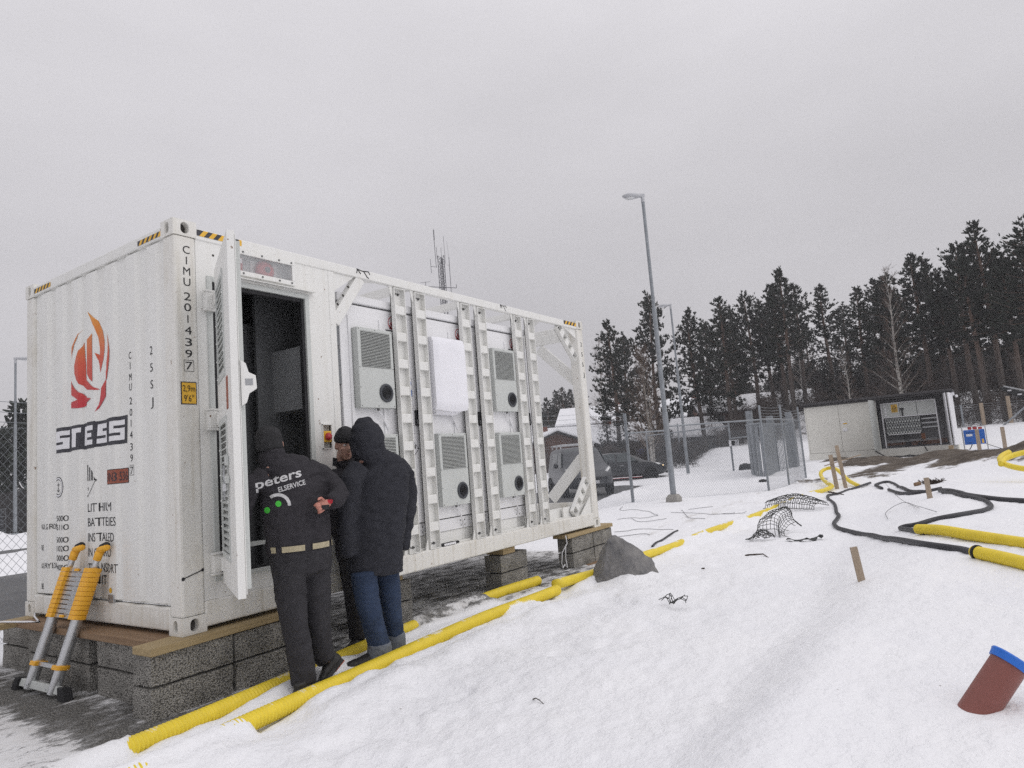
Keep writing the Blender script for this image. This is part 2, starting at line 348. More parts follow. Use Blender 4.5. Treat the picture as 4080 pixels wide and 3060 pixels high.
def leca():
    m = bpy.data.materials.new('porous_concrete_block'); m.use_nodes = True; t = m.node_tree; b = t.nodes['Principled BSDF']; Lk = t.links.new
    b.inputs['Roughness'].default_value = .95; b.inputs['Specular IOR Level'].default_value = .15
    tc = nd(t, 'ShaderNodeTexCoord'); vo = nd(t, 'ShaderNodeTexVoronoi', Scale=95.0); Lk(tc.outputs['Object'], vo.inputs['Vector'])
    cr = nd(t, 'ShaderNodeValToRGB'); cr.color_ramp.elements[0].position = .25; cr.color_ramp.elements[0].color = (.50, .485, .45, 1); cr.color_ramp.elements[1].position = .78; cr.color_ramp.elements[1].color = (.13, .125, .115, 1)
    Lk(vo.outputs['Distance'], cr.inputs[0])
    n = nd(t, 'ShaderNodeTexNoise', Scale=5.0, Detail=4.0); Lk(tc.outputs['Object'], n.inputs['Vector']); r = nd(t, 'ShaderNodeMapRange'); r.inputs[1].default_value = .3; r.inputs[2].default_value = .7; r.inputs[3].default_value = .68; r.inputs[4].default_value = 1.2; Lk(n.outputs[0], r.inputs[0])
    mu = nd(t, 'ShaderNodeVectorMath', operation='SCALE'); Lk(cr.outputs[0], mu.inputs[0]); Lk(r.outputs[0], mu.inputs['Scale']); Lk(mu.outputs[0], b.inputs['Base Color'])
    bp = nd(t, 'ShaderNodeBump', Strength=1.0, Distance=.012); bp.invert = True; Lk(vo.outputs['Distance'], bp.inputs['Height']); Lk(bp.outputs[0], b.inputs['Normal'])
    return m
LECA = leca()

# ---------------------------------------------------------------- lettering
def text2d(s, h, w=None, x0=0, z0=0, shear=0, bold=0):
    "flat lettering in (u, v): baseline at z0, cap height h; w stretches the line to that length"
    cu = bpy.data.curves.new('t', 'FONT'); cu.body = s; cu.size = 1; cu.shear = shear; cu.offset = bold; cu.resolution_u = 3; cu.fill_mode = 'FRONT'
    o = bpy.data.objects.new('t', cu); COL.objects.link(o); bpy.context.view_layer.update()
    me = bpy.data.meshes.new_from_object(o.evaluated_get(bpy.context.evaluated_depsgraph_get()))
    P = np.array([v.co[:2] for v in me.vertices]); F = [tuple(p.vertices) for p in me.polygons]
    bpy.data.objects.remove(o); bpy.data.curves.remove(cu); bpy.data.meshes.remove(me)
    if not len(P): return [], []
    P[:, 0] -= P[:, 0].min(); k = h/.70
    sx_ = k if w is None else w/max(P[:, 0].max(), 1e-6)
    return [(x0+x*sx_, z0+y*k) for x, y in P], F
def place2d(mb, pf, org, U, Vv, m=0):
    org, U, Vv = Vector(org), Vector(U), Vector(Vv)
    return mb.add([org+U*a+Vv*b for a, b in pf[0]], pf[1], m)
def cut_grid(pts, faces, planes):
    "slice a flat mesh (list of 3d points) along (co, normal) planes"
    bm = bmesh.new(); vs = [bm.verts.new(p) for p in pts]
    for f in faces:
        try: bm.faces.new([vs[i] for i in f])
        except ValueError: pass
    bmesh.ops.triangulate(bm, faces=bm.faces[:])
    for co, no in planes:
        bmesh.ops.bisect_plane(bm, geom=bm.verts[:]+bm.edges[:]+bm.faces[:], plane_co=co, plane_no=no, dist=1e-6)
    bm.verts.index_update(); P = [v.co.copy() for v in bm.verts]; F = [tuple(v.index for v in f.verts) for f in bm.faces]; bm.free()
    return P, F

# ---------------------------------------------------------------- ground
TER_MASK = None
def lot(x, y): return sm((y-4.95-.27*np.maximum(0, x-15.5)-.30*vn(x*.9, y*.9, 51))/.4)*sm((11.9-y)/.5)*sm((27-x)/2)*sm((x+25)/2)
def road(x, y): return sm((y-14.1-.3*vn(x*.5, y*.5, 52))/.5)*sm((20.2-y)/.6)*sm((19-x)/2)*sm((x+40)/2)
def Hg(x, y): return H(x, y)-.10*np.maximum(lot(x, y), road(x, y))
def gh(x, y): return float(Hg(np.array([float(x)]), np.array([float(y)]))[0])
def ground():
    cx, cyy = -2.6, -4.5
    rr = [.25]
    while rr[-1] < 900:
        r = rr[-1]; rr.append(r*(1.0085 if 1.6 < r < 12 else 1.013 if r < 40 else 1.04)+.002)
    rr = np.array(rr)
    a0 = YAW; an = np.concatenate([np.arange(-.78, .78, .0040), np.arange(.78, 2*PI-.78, .045)])+a0
    A, Rr = np.meshgrid(an, rr); X = cx+Rr*np.cos(A); Y = cyy+Rr*np.sin(A); Z = Hg(X, Y)
    n = len(an); k = len(rr); co = np.stack([X, Y, Z], -1).reshape(-1, 3)
    i = np.arange(k-1)[:, None]*n; j = np.arange(n)[None, :]; j2 = (j+1) % n
    q = np.stack([i+j, i+j2, i+n+j2, i+n+j], -1).reshape(-1, 4)[:, ::-1]
    me = bpy.data.meshes.new('ground'); me.vertices.add(len(co)); me.vertices.foreach_set('co', co.ravel())
    me.loops.add(q.size); me.loops.foreach_set('vertex_index', q.ravel().astype(np.int32)); me.polygons.add(len(q))
    me.polygons.foreach_set('loop_start', np.arange(0, q.size, 4, dtype=np.int32)); me.polygons.foreach_set('loop_total', np.full(len(q), 4, dtype=np.int32))
    me.update(); me.validate(); me.polygons.foreach_set('use_smooth', [True]*len(me.polygons))
    x, y = co[:, 0], co[:, 1]
    # what lies on the ground: grit and ice round the blocks, bare earth by the kiosk, trodden snow
    under = sm((x+.75)/.35)*sm((7.0-x)/.5)*sm((y+.33)/.12)*sm((3.3-y)/.5)
    iced = sm((.1-x)/.6)*sm((y+.62+.25*sm((-.6-x)/.8))/.22)*sm((2.9-y)/.8)*sm((x+4.5)/1)
    strip = np.exp(-((y-cy(PIPE_A, x)-.17)/.11)**2)*sm((x+.7)/.3)*sm((4-x)/1)*.8
    grit = np.clip(.62*under+.42*iced+.75*strip, 0, 1)
    earth = np.zeros_like(x)
    for ex, ey, rx, ry, a in ((23.5, -6.3, 3.4, 1.6, 1.1), (24.5, -4.2, 2.8, 1.3, .95), (29, -2.6, 4.5, 1.7, 1.0), (31, -.4, 3.5, 1.2, .95), (33.9, 1.0, 2.6, 1.2, .9), (24.5, -1.4, 3.6, 1.0, .75), (34.9, -1.0, 1.6, 3.0, .9), (22, .4, 3, .7, .45)):
        earth = np.maximum(earth, a*np.exp(-(((x-ex)/rx)**4+((y-ey)/ry)**4)))
    trod = np.maximum(.50*np.exp(-((y-.35-.02*x)/.9)**2)*sm((x-7.3)/1.5)*sm((22-x)/4), .34*np.exp(-((y+1.4)/.7)**2)*sm((x-9)/3)*sm((23-x)/4))
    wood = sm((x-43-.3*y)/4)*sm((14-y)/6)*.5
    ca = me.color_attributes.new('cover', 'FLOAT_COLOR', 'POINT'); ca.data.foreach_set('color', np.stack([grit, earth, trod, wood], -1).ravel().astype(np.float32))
    m = bpy.data.materials.new('snow_and_soil'); m.use_nodes = True; t = m.node_tree; b = t.nodes['Principled BSDF']; Lk = t.links.new
    tc = nd(t, 'ShaderNodeTexCoord'); at = nd(t, 'ShaderNodeVertexColor'); at.layer_name = 'cover'; sp = nd(t, 'ShaderNodeSeparateColor'); Lk(at.outputs[0], sp.inputs[0])
    def noise_(sc, det=6, rough=.6, vec=None):
        n_ = nd(t, 'ShaderNodeTexNoise', Scale=sc, Detail=det, Roughness=rough); Lk(vec or tc.outputs['Object'], n_.inputs['Vector']); return n_
    def rng(src, a_, b_, c_=0., d_=1.):
        r_ = nd(t, 'ShaderNodeMapRange', interpolation_type='SMOOTHSTEP'); r_.inputs[1].default_value = a_; r_.inputs[2].default_value = b_; r_.inputs[3].default_value = c_; r_.inputs[4].default_value = d_; Lk(src, r_.inputs[0]); return r_
    def mth(op, a_, b_):
        q_ = nd(t, 'ShaderNodeMath', operation=op)
        for ii, s_ in enumerate((a_, b_)):
            if isinstance(s_, (int, float)): q_.inputs[ii].default_value = s_
            else: Lk(s_, q_.inputs[ii])
        return q_
    def mixc(f_, a_, b_):
        q_ = nd(t, 'ShaderNodeMix', data_type='RGBA'); Lk(f_, q_.inputs[0])
        for ii, s_ in ((6, a_), (7, b_)):
            if isinstance(s_, tuple): q_.inputs[ii].default_value = (*s_, 1)
            else: Lk(s_, q_.inputs[ii])
        return q_
    big = noise_(.9, 5); snow = mixc(rng(big.outputs[0], .3, .7).outputs[0], (.865, .872, .90), (.90, .905, .925))
    # grit: breaks through with a grainy edge
    mpx = nd(t, 'ShaderNodeMapping'); mpx.inputs['Scale'].default_value = (3.6, 6.2, 4); mpx.inputs['Rotation'].default_value = (0, 0, .5); Lk(tc.outputs['Object'], mpx.inputs[0])
    nb = noise_(1.3, 8, .72, mpx.outputs[0]); g1 = rng(mth('ADD', sp.outputs[0], mth('MULTIPLY', mth('SUBTRACT', nb.outputs[0], .5).outputs[0], 2.2).outputs[0]).outputs[0], .52, .92)
    gv = nd(t, 'ShaderNodeTexVoronoi', Scale=70.0); Lk(tc.outputs['Object'], gv.inputs['Vector']); gcol = mixc(rng(gv.outputs['Distance'], .1, .7).outputs[0], (.33, .32, .30), (.12, .117, .11))
    ice = mixc(rng(noise_(5, 6).outputs[0], .35, .65).outputs[0], (.55, .54, .525), (.70, .70, .70))
    icef = mth('MULTIPLY', rng(sp.outputs[0], .15, .6).outputs[0], .75)
    c1 = mixc(icef.outputs[0], snow.outputs[2], ice.outputs[2]); c2 = mixc(g1.outputs[0], c1.outputs[2], gcol.outputs[2])
    ne = noise_(1.1, 9, .7); e1 = rng(mth('ADD', sp.outputs[1], mth('MULTIPLY', mth('SUBTRACT', ne.outputs[0], .5).outputs[0], 1.7).outputs[0]).outputs[0], .40, .62)
    ecol = mixc(rng(noise_(2.2, 8, .7).outputs[0], .35, .65).outputs[0], (.085, .068, .054), (.19, .16, .13)); c3 = mixc(e1.outputs[0], c2.outputs[2], ecol.outputs[2])
    mpt = nd(t, 'ShaderNodeMapping'); mpt.inputs['Scale'].default_value = (.7, 3.0, 1); Lk(tc.outputs['Object'], mpt.inputs[0])
    n3 = noise_(1.6, 8, .7, mpt.outputs[0]); t1 = rng(mth('ADD', sp.outputs[2], mth('MULTIPLY', mth('SUBTRACT', n3.outputs[0], .5).outputs[0], 1.9).outputs[0]).outputs[0], .45, 1.05)
    c4 = mixc(mth('MULTIPLY', t1.outputs[0], .75).outputs[0], c3.outputs[2], (.40, .365, .315))
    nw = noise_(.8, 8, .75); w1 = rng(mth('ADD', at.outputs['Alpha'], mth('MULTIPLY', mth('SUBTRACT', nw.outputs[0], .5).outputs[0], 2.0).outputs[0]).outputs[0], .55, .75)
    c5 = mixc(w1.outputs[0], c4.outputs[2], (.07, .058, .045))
    # a scatter of dark crumbs and needles on the snow
    cr = noise_(16, 3, .5); c6 = mixc(mth('MULTIPLY', rng(cr.outputs[0], .745, .80).outputs[0], .75).outputs[0], c5.outputs[2], (.16, .13, .10))
    Lk(c6.outputs[2], b.inputs['Base Color'])
    bare = mth('MAXIMUM', g1.outputs[0], e1.outputs[0]); rg = nd(t, 'ShaderNodeMapRange'); rg.inputs[3].default_value = .62; rg.inputs[4].default_value = .92; Lk(bare.outputs[0], rg.inputs[0]); Lk(rg.outputs[0], b.inputs['Roughness'])
    b.inputs['Specular IOR Level'].default_value = .22
    h1 = noise_(7, 7, .6); h2 = noise_(38, 4, .6); hs = mth('ADD', h1.outputs[0], mth('MULTIPLY', h2.outputs[0], .28).outputs[0])
    hg = mth('MULTIPLY', mth('ADD', ne.outputs[0], mth('MULTIPLY', gv.outputs['Distance'], -.25).outputs[0]).outputs[0], 3.2)
    hm = nd(t, 'ShaderNodeMix', data_type='FLOAT'); Lk(bare.outputs[0], hm.inputs[0]); Lk(hs.outputs[0], hm.inputs[2]); Lk(hg.outputs[0], hm.inputs[3])
    bp = nd(t, 'ShaderNodeBump', Strength=.85, Distance=.036); Lk(hm.outputs[0], bp.inputs['Height']); Lk(bp.outputs[0], b.inputs['Normal'])
    me.materials.append(m); o = bpy.data.objects.new('ground', me); COL.objects.link(o); o['kind'] = 'structure'
ground()
ASPH = mat('wet_asphalt', (.045, .045, .047), .5, na=.3, ns=1.3, bump=.003, bs=120, col2=(.085, .084, .083), thr=(.35, .7))
def sheet(name, x0, x1, y0, y1, z):
    mb = MB(); mb.add([(x0, y0, z), (x1, y0, z), (x1, y1, z), (x0, y1, z)], [(0, 1, 2, 3)]); struct(name, mb, ASPH)
sheet('parking_lot', -26, 28, 4.6, 12.4, -.468); sheet('road', -41, 20, 13.6, 20.8, -.468)

# ---------------------------------------------------------------- the container
LN, WD, HT = 6.058, 2.438, 2.896
ct = thing('shipping_container', 'long white battery container with open equipment end and bare frame bay on block piers', 'container', (3.03, 1.22, 0))
EDG = [.36, .66, .985, 1.303, 1.558, 1.84, 2.122]
prof = [(.10, .030)]
for e in EDG: prof += [(e-.145, .030), (e-.115, .004), (e, .004), (e+.03, .030)]
prof += [(2.34, .030)]; PYS = [p[0] for p in prof]; PXS = [p[1] for p in prof]
def xprof(y): return float(np.interp(y, PYS, PXS))
mb = MB(); zz = [.19, .205, .235, 2.76, 2.785]; n = len(prof)
for z in zz: mb.v += [(x if .2 < z < 2.77 else .036, y, z) for y, x in prof]
mb.f = [(i*n+j+1, i*n+j, (i+1)*n+j, (i+1)*n+j+1) for i in range(4) for j in range(n-1)]; mb.m = [0]*len(mb.f)
part('end_wall', mb, WHITE, ct)
def holed(mb, c, U, Vv, N_, hu, hv, w, h):
    "one face of a corner casting, hu x hv half size, with an oval hand hole sunk into it"
    c, U, Vv, N_ = map(Vector, (c, U, Vv, N_)); n = 24; ov = []; sq = []
    for i in range(n):
        a = 2*PI*(i+.5)/n; s_, k_ = math.cos(a), math.sin(a); ov.append((s_*w, math.copysign(h-w, k_)+k_*w)); q = min(hu/abs(s_), hv/abs(k_)); sq.append((s_*q, k_*q))
    cor = [(hu, hv), (-hu, hv), (-hu, -hv), (hu, -hv)]; P = lambda a, b, d=0: c+U*a+Vv*b-N_*d
    vs = [P(*p) for p in sq]+[P(*p) for p in ov]+[P(p[0]*.93, p[1]*.95, .008) for p in ov]+[P(p[0]*.93, p[1]*.95, .05) for p in ov]+[P(*p) for p in cor]
    fs = [(j+a*n, (j+1) % n+a*n, (j+1) % n+(a+1)*n, j+(a+1)*n) for a in range(3) for j in range(n)]
    for k_, (cu, cv) in enumerate(cor):
        js = [j for j in range(n) if math.copysign(1, math.cos(2*PI*(j+.5)/n)) == math.copysign(1, cu) and math.copysign(1, math.sin(2*PI*(j+.5)/n)) == math.copysign(1, cv)]
        for a, b in zip(js, js[1:]):
            if abs(sq[a][0]) < hu-1e-6 and abs(sq[b][0]) > hu-1e-6 or abs(sq[b][0]) < hu-1e-6 and abs(sq[a][0]) > hu-1e-6: fs.append((a, 4*n+k_, b))
    k = len(mb.v); mb.add(vs, fs, 0); mb.add([P(p[0]*.93, p[1]*.95, .05) for p in ov], [tuple(range(n))], 1)
HOLE = mat('casting_hole_dark', (.06, .055, .05), .9, na=.3, ns=30)
for x in (0, LN):
    for y in (0, WD):
        sx_ = 1 if x == 0 else -1; sy_ = 1 if y == 0 else -1
        for z in (0, HT):
            z0, z1 = (0, .118) if z == 0 else (HT-.118, HT); zm = (z0+z1)/2; xa, xb = sorted((x, x+sx_*.178)); ya, yb = sorted((y, y+sy_*.162)); mb = MB()
            P8 = [(xa, ya, z0), (xb, ya, z0), (xb, yb, z0), (xa, yb, z0), (xa, ya, z1), (xb, ya, z1), (xb, yb, z1), (xa, yb, z1)]
            fc = {'b': (3, 2, 1, 0), 't': (4, 5, 6, 7), 'y0': (0, 1, 5, 4), 'x1': (1, 2, 6, 5), 'y1': (2, 3, 7, 6), 'x0': (3, 0, 4, 7)}
            fc.pop('x0' if sx_ > 0 else 'x1'); fc.pop('y0' if sy_ > 0 else 'y1'); mb.add(P8, list(fc.values()))
            holed(mb, (x, (ya+yb)/2, zm), (0, 1, 0), (0, 0, 1), (-sx_, 0, 0), .081, .059, .026, .042); holed(mb, ((xa+xb)/2, y, zm), (1, 0, 0), (0, 0, 1), (0, -sy_, 0), .089, .059, .032, .043)
            part('corner_casting', mb, [WORN, HOLE], ct)
        mb = MB(); mb.box(min(x+sx_*.004, x+sx_*.172), max(x+sx_*.004, x+sx_*.172), min(y+sy_*.004, y+sy_*.152), max(y+sy_*.004, y+sy_*.152), .117, HT-.117)
        part('corner_post', mb, WORN if x == 0 or y == 0 else WHITE, ct, bevel=.018)
for y0 in (.004, WD-.064):
    mb = MB(); mb.box(.17, LN-.17, y0, y0+.06, 2.772, 2.857); part('top_rail', mb, WHITE, ct, bevel=.008)
    mb = MB(); mb.box(.17, LN-.17, y0-.002, y0+.062, .028, .200); part('bottom_rail', mb, WORN, ct, bevel=.014)
for x0 in (.006, LN-.066):
    mb = MB(); mb.box(x0, x0+.06, .155, WD-.155, 2.785, 2.868); part('top_rail', mb, WHITE, ct, bevel=.008)
    mb = MB(); mb.box(x0, x0+.06, .155, WD-.155, .026, .182 if x0 < 1 else .34); part('bottom_rail', mb, WORN, ct, bevel=.012)
# hazard tape at the upper corners
def tape(org, U, L_, h, nrm, k):
    mb = MB(); org, U, Nn = Vector(org), Vector(U), Vector(nrm); up_ = Vector((0, 0, 1)); w = L_/k
    for i in range(-2, 2*k+1):
        u0 = i*w/2*1.0
    for i in range(k*2):
        a0, a1 = i*w/2, (i+1)*w/2; sh = h*.8
        q = [(max(0, min(L_, a0-sh*.5)), 0), (max(0, min(L_, a1-sh*.5)), 0), (max(0, min(L_, a1+sh*.5)), h), (max(0, min(L_, a0+sh*.5)), h)]
        if i == 0: q[0] = (0, 0); q[3] = (0, h)
        if i == 2*k-1: q[1] = (L_, 0); q[2] = (L_, h)
        mb.add([org+U*a+up_*b+Nn*.0022 for a, b in q], [(0, 1, 2, 3)], i % 2)
    return part('hazard_stripe', mb, [HAZB, HAZY], ct)
tape((.182, .004, 2.803), (1, 0, 0), .37, .046, (0, -1, 0), 5); tape((5.53, .004, 2.805), (1, 0, 0), .345, .05, (0, -1, 0), 4)
tape((.006, .49, 2.80), (0, -1, 0), .325, .037, (-1, 0, 0), 5); tape((.006, 2.268, 2.803), (0, -1, 0), .32, .04, (-1, 0, 0), 5)
# lettering on the corrugated end: laid over ridges and troughs
def on_end(pf, y0, z0, m, name, lift=.002, label=None):
    pts = [(0, y0-u, z0+v) for u, v in pf[0]]
    if not pts: return
    P, F = cut_grid(pts, pf[1], [((0, y, 0), (0, 1, 0)) for y in PYS])
    mb = MB(); mb.add([(xprof(p.y)-lift, p.y, p.z) for p in P], F); return part(name, mb, m, ct, label=label)
for s, z, w in (('LITHIUM', .854, .365), ('BATTERIES', .742, .430), ('INSTALLED', .626, .40), ('IN CARGO', .512, .355), ('TRANSPORT', .396, .44), ('UNIT', .306, .235)):
    on_end(text2d(s, .066, w), 1.300, z, BLACK, 'lettering')
for s, y, z, w in (('25000', 1.885, .790, .195), ('55110', 1.885, .718, .195), ('5000', 1.852, .617, .16), ('11020', 1.885, .547, .195), ('20000', 1.885, .470, .195), ('44090', 1.885, .395, .195), ('37.5', 1.838, .268, .15), ('MAX.GROSS', 2.172, .726, .30), ('TARE', 2.185, .553, .105), ('MAX.PAYLOAD', 2.178, .405, .32), ('CUBE', 2.190, .236, .11)):
    on_end(text2d(s, .046, w), y, z, BLACK, 'lettering')
for c, z in zip('CIMU2014397', (1.993, 1.915, 1.83, 1.756, 1.652, 1.567, 1.486, 1.40, 1.312, 1.23, 1.14)):
    t_ = text2d(c, .054, .036 if c not in 'I1' else None); w_ = max(p[0] for p in t_[0]); on_end(t_, .622+w_/2, z-.027, BLACK, 'lettering')
for c, z in zip('25SJ', (1.985, 1.86, 1.737, 1.612)): on_end(text2d(c, .062, .036), .342, z-.031, BLACK, 'lettering')
def rect_frame(u0, u1, v0, v1, t_): return ([(u0, v0), (u1, v0), (u1, v1), (u0, v1), (u0+t_, v0+t_), (u1-t_, v0+t_), (u1-t_, v1-t_), (u0+t_, v1-t_)], [(0, 1, 5, 4), (1, 2, 6, 5), (2, 3, 7, 6), (3, 0, 4, 7)])
on_end(rect_frame(0, .058, 0, .075, .003), .651, 1.103, BLACK, 'check_digit_frame')
# flame emblem
FL = {'A': [(1.278, 2.45), (1.193, 2.397), (1.169, 2.37), (1.138, 2.338), (1.084, 2.264), (1.058, 2.181), (1.06, 2.11), (1.079, 2.035), (1.107, 1.984), (1.13, 1.936), (1.143, 1.997), (1.167, 2.059), (1.181, 2.1), (1.165, 2.091), (1.135, 2.075), (1.134, 2.13), (1.15, 2.196), (1.169, 2.262), (1.185, 2.319), (1.234, 2.392)],
 'B': [(1.29, 2.223), (1.204, 2.261), (1.205, 2.171), (1.205, 2.044), (1.207, 1.871), (1.26, 1.905), (1.294, 1.946)],
 'C': [(1.391, 2.224), (1.433, 2.168), (1.479, 2.109), (1.51, 2.04), (1.506, 1.975), (1.477, 1.922), (1.436, 1.881), (1.37, 1.839), (1.295, 1.819), (1.189, 1.804), (1.143, 1.801), (1.178, 1.82), (1.229, 1.846), (1.285, 1.885), (1.363, 1.929), (1.366, 2.038), (1.376, 2.104), (1.385, 2.178)],
 'D': [(1.406, 2.337), (1.433, 2.303), (1.489, 2.262), (1.551, 2.202), (1.556, 2.104), (1.544, 2.152), (1.507, 2.22), (1.46, 2.261), (1.428, 2.307)],
 'E': [(0.959, 2.228), (0.942, 2.159), (0.927, 2.079), (0.934, 2.003), (0.954, 1.93), (0.974, 1.863), (1.041, 1.835), (1.047, 1.735), (1.106, 1.688), (1.16, 1.651), (1.181, 1.629), (1.165, 1.667), (1.137, 1.722), (1.123, 1.775), (1.115, 1.813), (1.045, 1.866), (0.976, 1.933), (0.973, 1.994), (0.956, 2.053), (0.949, 2.129)],
 'F': [(1.619, 1.93), (1.551, 1.9), (1.509, 1.858), (1.441, 1.817), (1.371, 1.777), (1.296, 1.754), (1.231, 1.742), (1.297, 1.716), (1.372, 1.694), (1.442, 1.687), (1.622, 1.705), (1.622, 1.742), (1.451, 1.756), (1.513, 1.785), (1.62, 1.832)]}
def flame_mat(name, z0, z1):
    m = bpy.data.materials.new(name); m.use_nodes = True; t = m.node_tree; b = t.nodes['Principled BSDF']; b.inputs['Roughness'].default_value = .45
    tc = nd(t, 'ShaderNodeTexCoord'); s = nd(t, 'ShaderNodeSeparateXYZ'); t.links.new(tc.outputs['Object'], s.inputs[0]); r = nd(t, 'ShaderNodeMapRange'); r.inputs[1].default_value = z0; r.inputs[2].default_value = z1; t.links.new(s.outputs[2], r.inputs[0])
    c = nd(t, 'ShaderNodeValToRGB'); e = c.color_ramp.elements; e[0].color = (.52, .035, .05, 1); e[1].color = (.72, .30, .05, 1); k = e.new(.5); k.color = (.60, .10, .055, 1); t.links.new(r.outputs[0], c.inputs[0]); t.links.new(c.outputs[0], b.inputs['Base Color']); return m
FLAME = flame_mat('flame_print', 1.7, 2.4)
# untwist the traced outline to the true print: close polygons cut where the trough is hidden
for q_, (k_, pl) in enumerate(FL.items()):
    on_end(([(1.305-y, z) for y, z in pl], [tuple(t_) for t_ in tessellate_polygon([[Vector((1.305-y, z, 0)) for y, z in pl]])]), 1.305, 0, FLAME, 'flame_emblem', .0018+.0007*q_)
def block_letter(ch, w, h):
    a = h*.25; m0, m1 = (h-a*.85)/2, (h+a*.85)/2; p = w*.36
    if ch == 'S': return [(0, w, h-a, h), (0, p, m1, h-a), (0, w, m0, m1), (w-p, w, a, m0), (0, w, 0, a)]
    if ch == 'T': return [(0, w, h-a, h), (w*.32, w*.70, 0, h-a)]
    if ch == 'E': return [(0, w, h-a, h), (0, p, m1, h-a), (0, w*.9, m0, m1), (0, p, a, m0), (0, w, 0, a)]
    return [(0, w, 0, h)]
def wordmark(word, pitch, h, shear=.10):
    "white block letters on one dark backing of a plate per letter"
    dk = ([], []); wt = ([], [])
    def put(dst, u0, u1, v0, v1): k = len(dst[0]); dst[0].extend([(u0+shear*v0, v0), (u1+shear*v0, v0), (u1+shear*v1, v1), (u0+shear*v1, v1)]); dst[1].append((k, k+1, k+2, k+3))
    e = h*.2
    for i, ch in enumerate(word):
        j = e*(.15 if i % 2 else 0); put(dk, i*pitch-e*.6 if i else -e, (i+1)*pitch-e*.6 if i < len(word)-1 else i*pitch+pitch*.84+e, -e+j, h+e-j)
        for q in block_letter(ch, pitch*.82, h): put(wt, q[0]+i*pitch, q[1]+i*pitch, q[2], q[3])
    return dk, wt
dk, wt = wordmark('STESS', .223, .150, .06)
on_end(dk, 1.842, 1.378, HAZB, 'wordmark_outline', .0018)
on_end(wt, 1.842, 1.378, PRINTW, 'wordmark', .0038)
# UN plate, class-9 diamond, round classification mark, plug box
on_end(([(0, 0), (.30, 0), (.30, .112), (0, .112)], [(0, 1, 2, 3)]), 1.018, 1.052, BLACK, 'number_plate', .002); on_end(([(.005, .005), (.295, .005), (.295, .107), (.005, .107)], [(0, 1, 2, 3)]), 1.018, 1.052, ORANGEP, 'number_plate', .0035)
on_end(text2d('UN3536', .068, .285), 1.012, 1.073, HAZB, 'lettering', .005)
dia = [((0, 0), (.012, 0), (.012, .125), (0, .125)), ((.03, 0), (.045, 0), (.045, .095), (.03, .11)), ((.062, 0), (.084, 0), (.084, .062), (.062, .085)), ((.103, 0), (.13, 0), (.103, .03)), ((-.045, 0), (-.02, 0), (-.02, .03))]
for q in dia: on_end((list(q), [tuple(range(len(q)))]), 1.302, 1.095, BLACK, 'hazard_diamond')
for a, b in (((.125, 0), (0, -.125)), ((-.05, 0), (0, -.125))):
    d_ = Vector((b[0]-a[0], b[1]-a[1])).normalized().orthogonal()*.0025; on_end(([(a[0]+d_.x, a[1]+d_.y), (b[0]+d_.x, b[1]+d_.y), (b[0]-d_.x, b[1]-d_.y), (a[0]-d_.x, a[1]-d_.y)], [(0, 1, 2, 3)]), 1.302, 1.095, BLACK, 'hazard_diamond')
on_end(text2d('9', .028), 1.302, 1.018, BLACK, 'lettering')
def ringp(r0, r1, n=28): return ([(math.cos(2*PI*i/n)*r, math.sin(2*PI*i/n)*r) for r in (r0, r1) for i in range(n)], [(i, (i+1) % n, n+(i+1) % n, n+i) for i in range(n)])
on_end(ringp(.060, .084), 1.806, 1.068, BLACK, 'classification_mark'); on_end(ringp(.066, .078), 1.806, 1.068, PRINTW, 'classification_mark', .003)
for q in ([(-.003, -.04), (.003, -.04), (.003, .035), (-.003, .035)], [(-.02, .012), (.02, .012), (.02, .018), (-.02, .018)], [(-.032, -.02), (-.022, -.03), (0, -.046), (0, -.038)], [(.032, -.02), (.022, -.03), (0, -.046), (0, -.038)]):
    on_end((q, [(0, 1, 2, 3)]), 1.806, 1.072, BLACK, 'classification_mark', .003)
mb = MB(); mb.box(-.004, .02, .905, .985, .178, .238); part('earth_plate', mb, STEEL, ct, bevel=.003)
on_end((ringp(0, .02)[0][28:], [tuple(range(28))]), .955, .268, YELP, 'earth_sticker', .004)
# marks on the near post: owner code, height plate
def on_side(pf, x0, z0, m, name, y=0, lift=.002, parent=None):
    mb = MB(); place2d(mb, pf, (x0, y-lift, z0), (1, 0, 0), (0, 0, 1)); return part(name, mb, m, parent or ct)
for c, z in zip('CIMU2014397', (2.677, 2.598, 2.518, 2.439, 2.333, 2.254, 2.170, 2.086, 2.002, 1.918, 1.832)):
    t_ = text2d(c, .058, .052 if c not in 'I1' else None); on_side(t_, .098-max(p[0] for p in t_[0])/2, z-.029, BLACK, 'lettering', y=.004)
on_side(rect_frame(0, .074, 0, .082, .003), .060, 1.791, BLACK, 'check_digit_frame', y=.004)
on_side(([(0, 0), (.117, 0), (.117, .16), (0, .16)], [(0, 1, 2, 3)]), .032, 1.557, HAZB, 'height_plate', y=.004); on_side(([(.007, .007), (.110, .007), (.110, .153), (.007, .153)], [(0, 1, 2, 3)]), .032, 1.557, HAZY, 'height_plate', y=.002)
on_side(text2d('2,9m', .045, .09), .045, 1.648, BLACK, 'lettering', y=.0); on_side(text2d('9\u20326\u2033', .045, .075), .052, 1.578, BLACK, 'lettering', y=.0)
for i, c in enumerate('25SJ'): on_side(text2d(c, .06, .04), 5.955+.0*i, 2.53-.145*i, BLACK, 'lettering', y=.004)
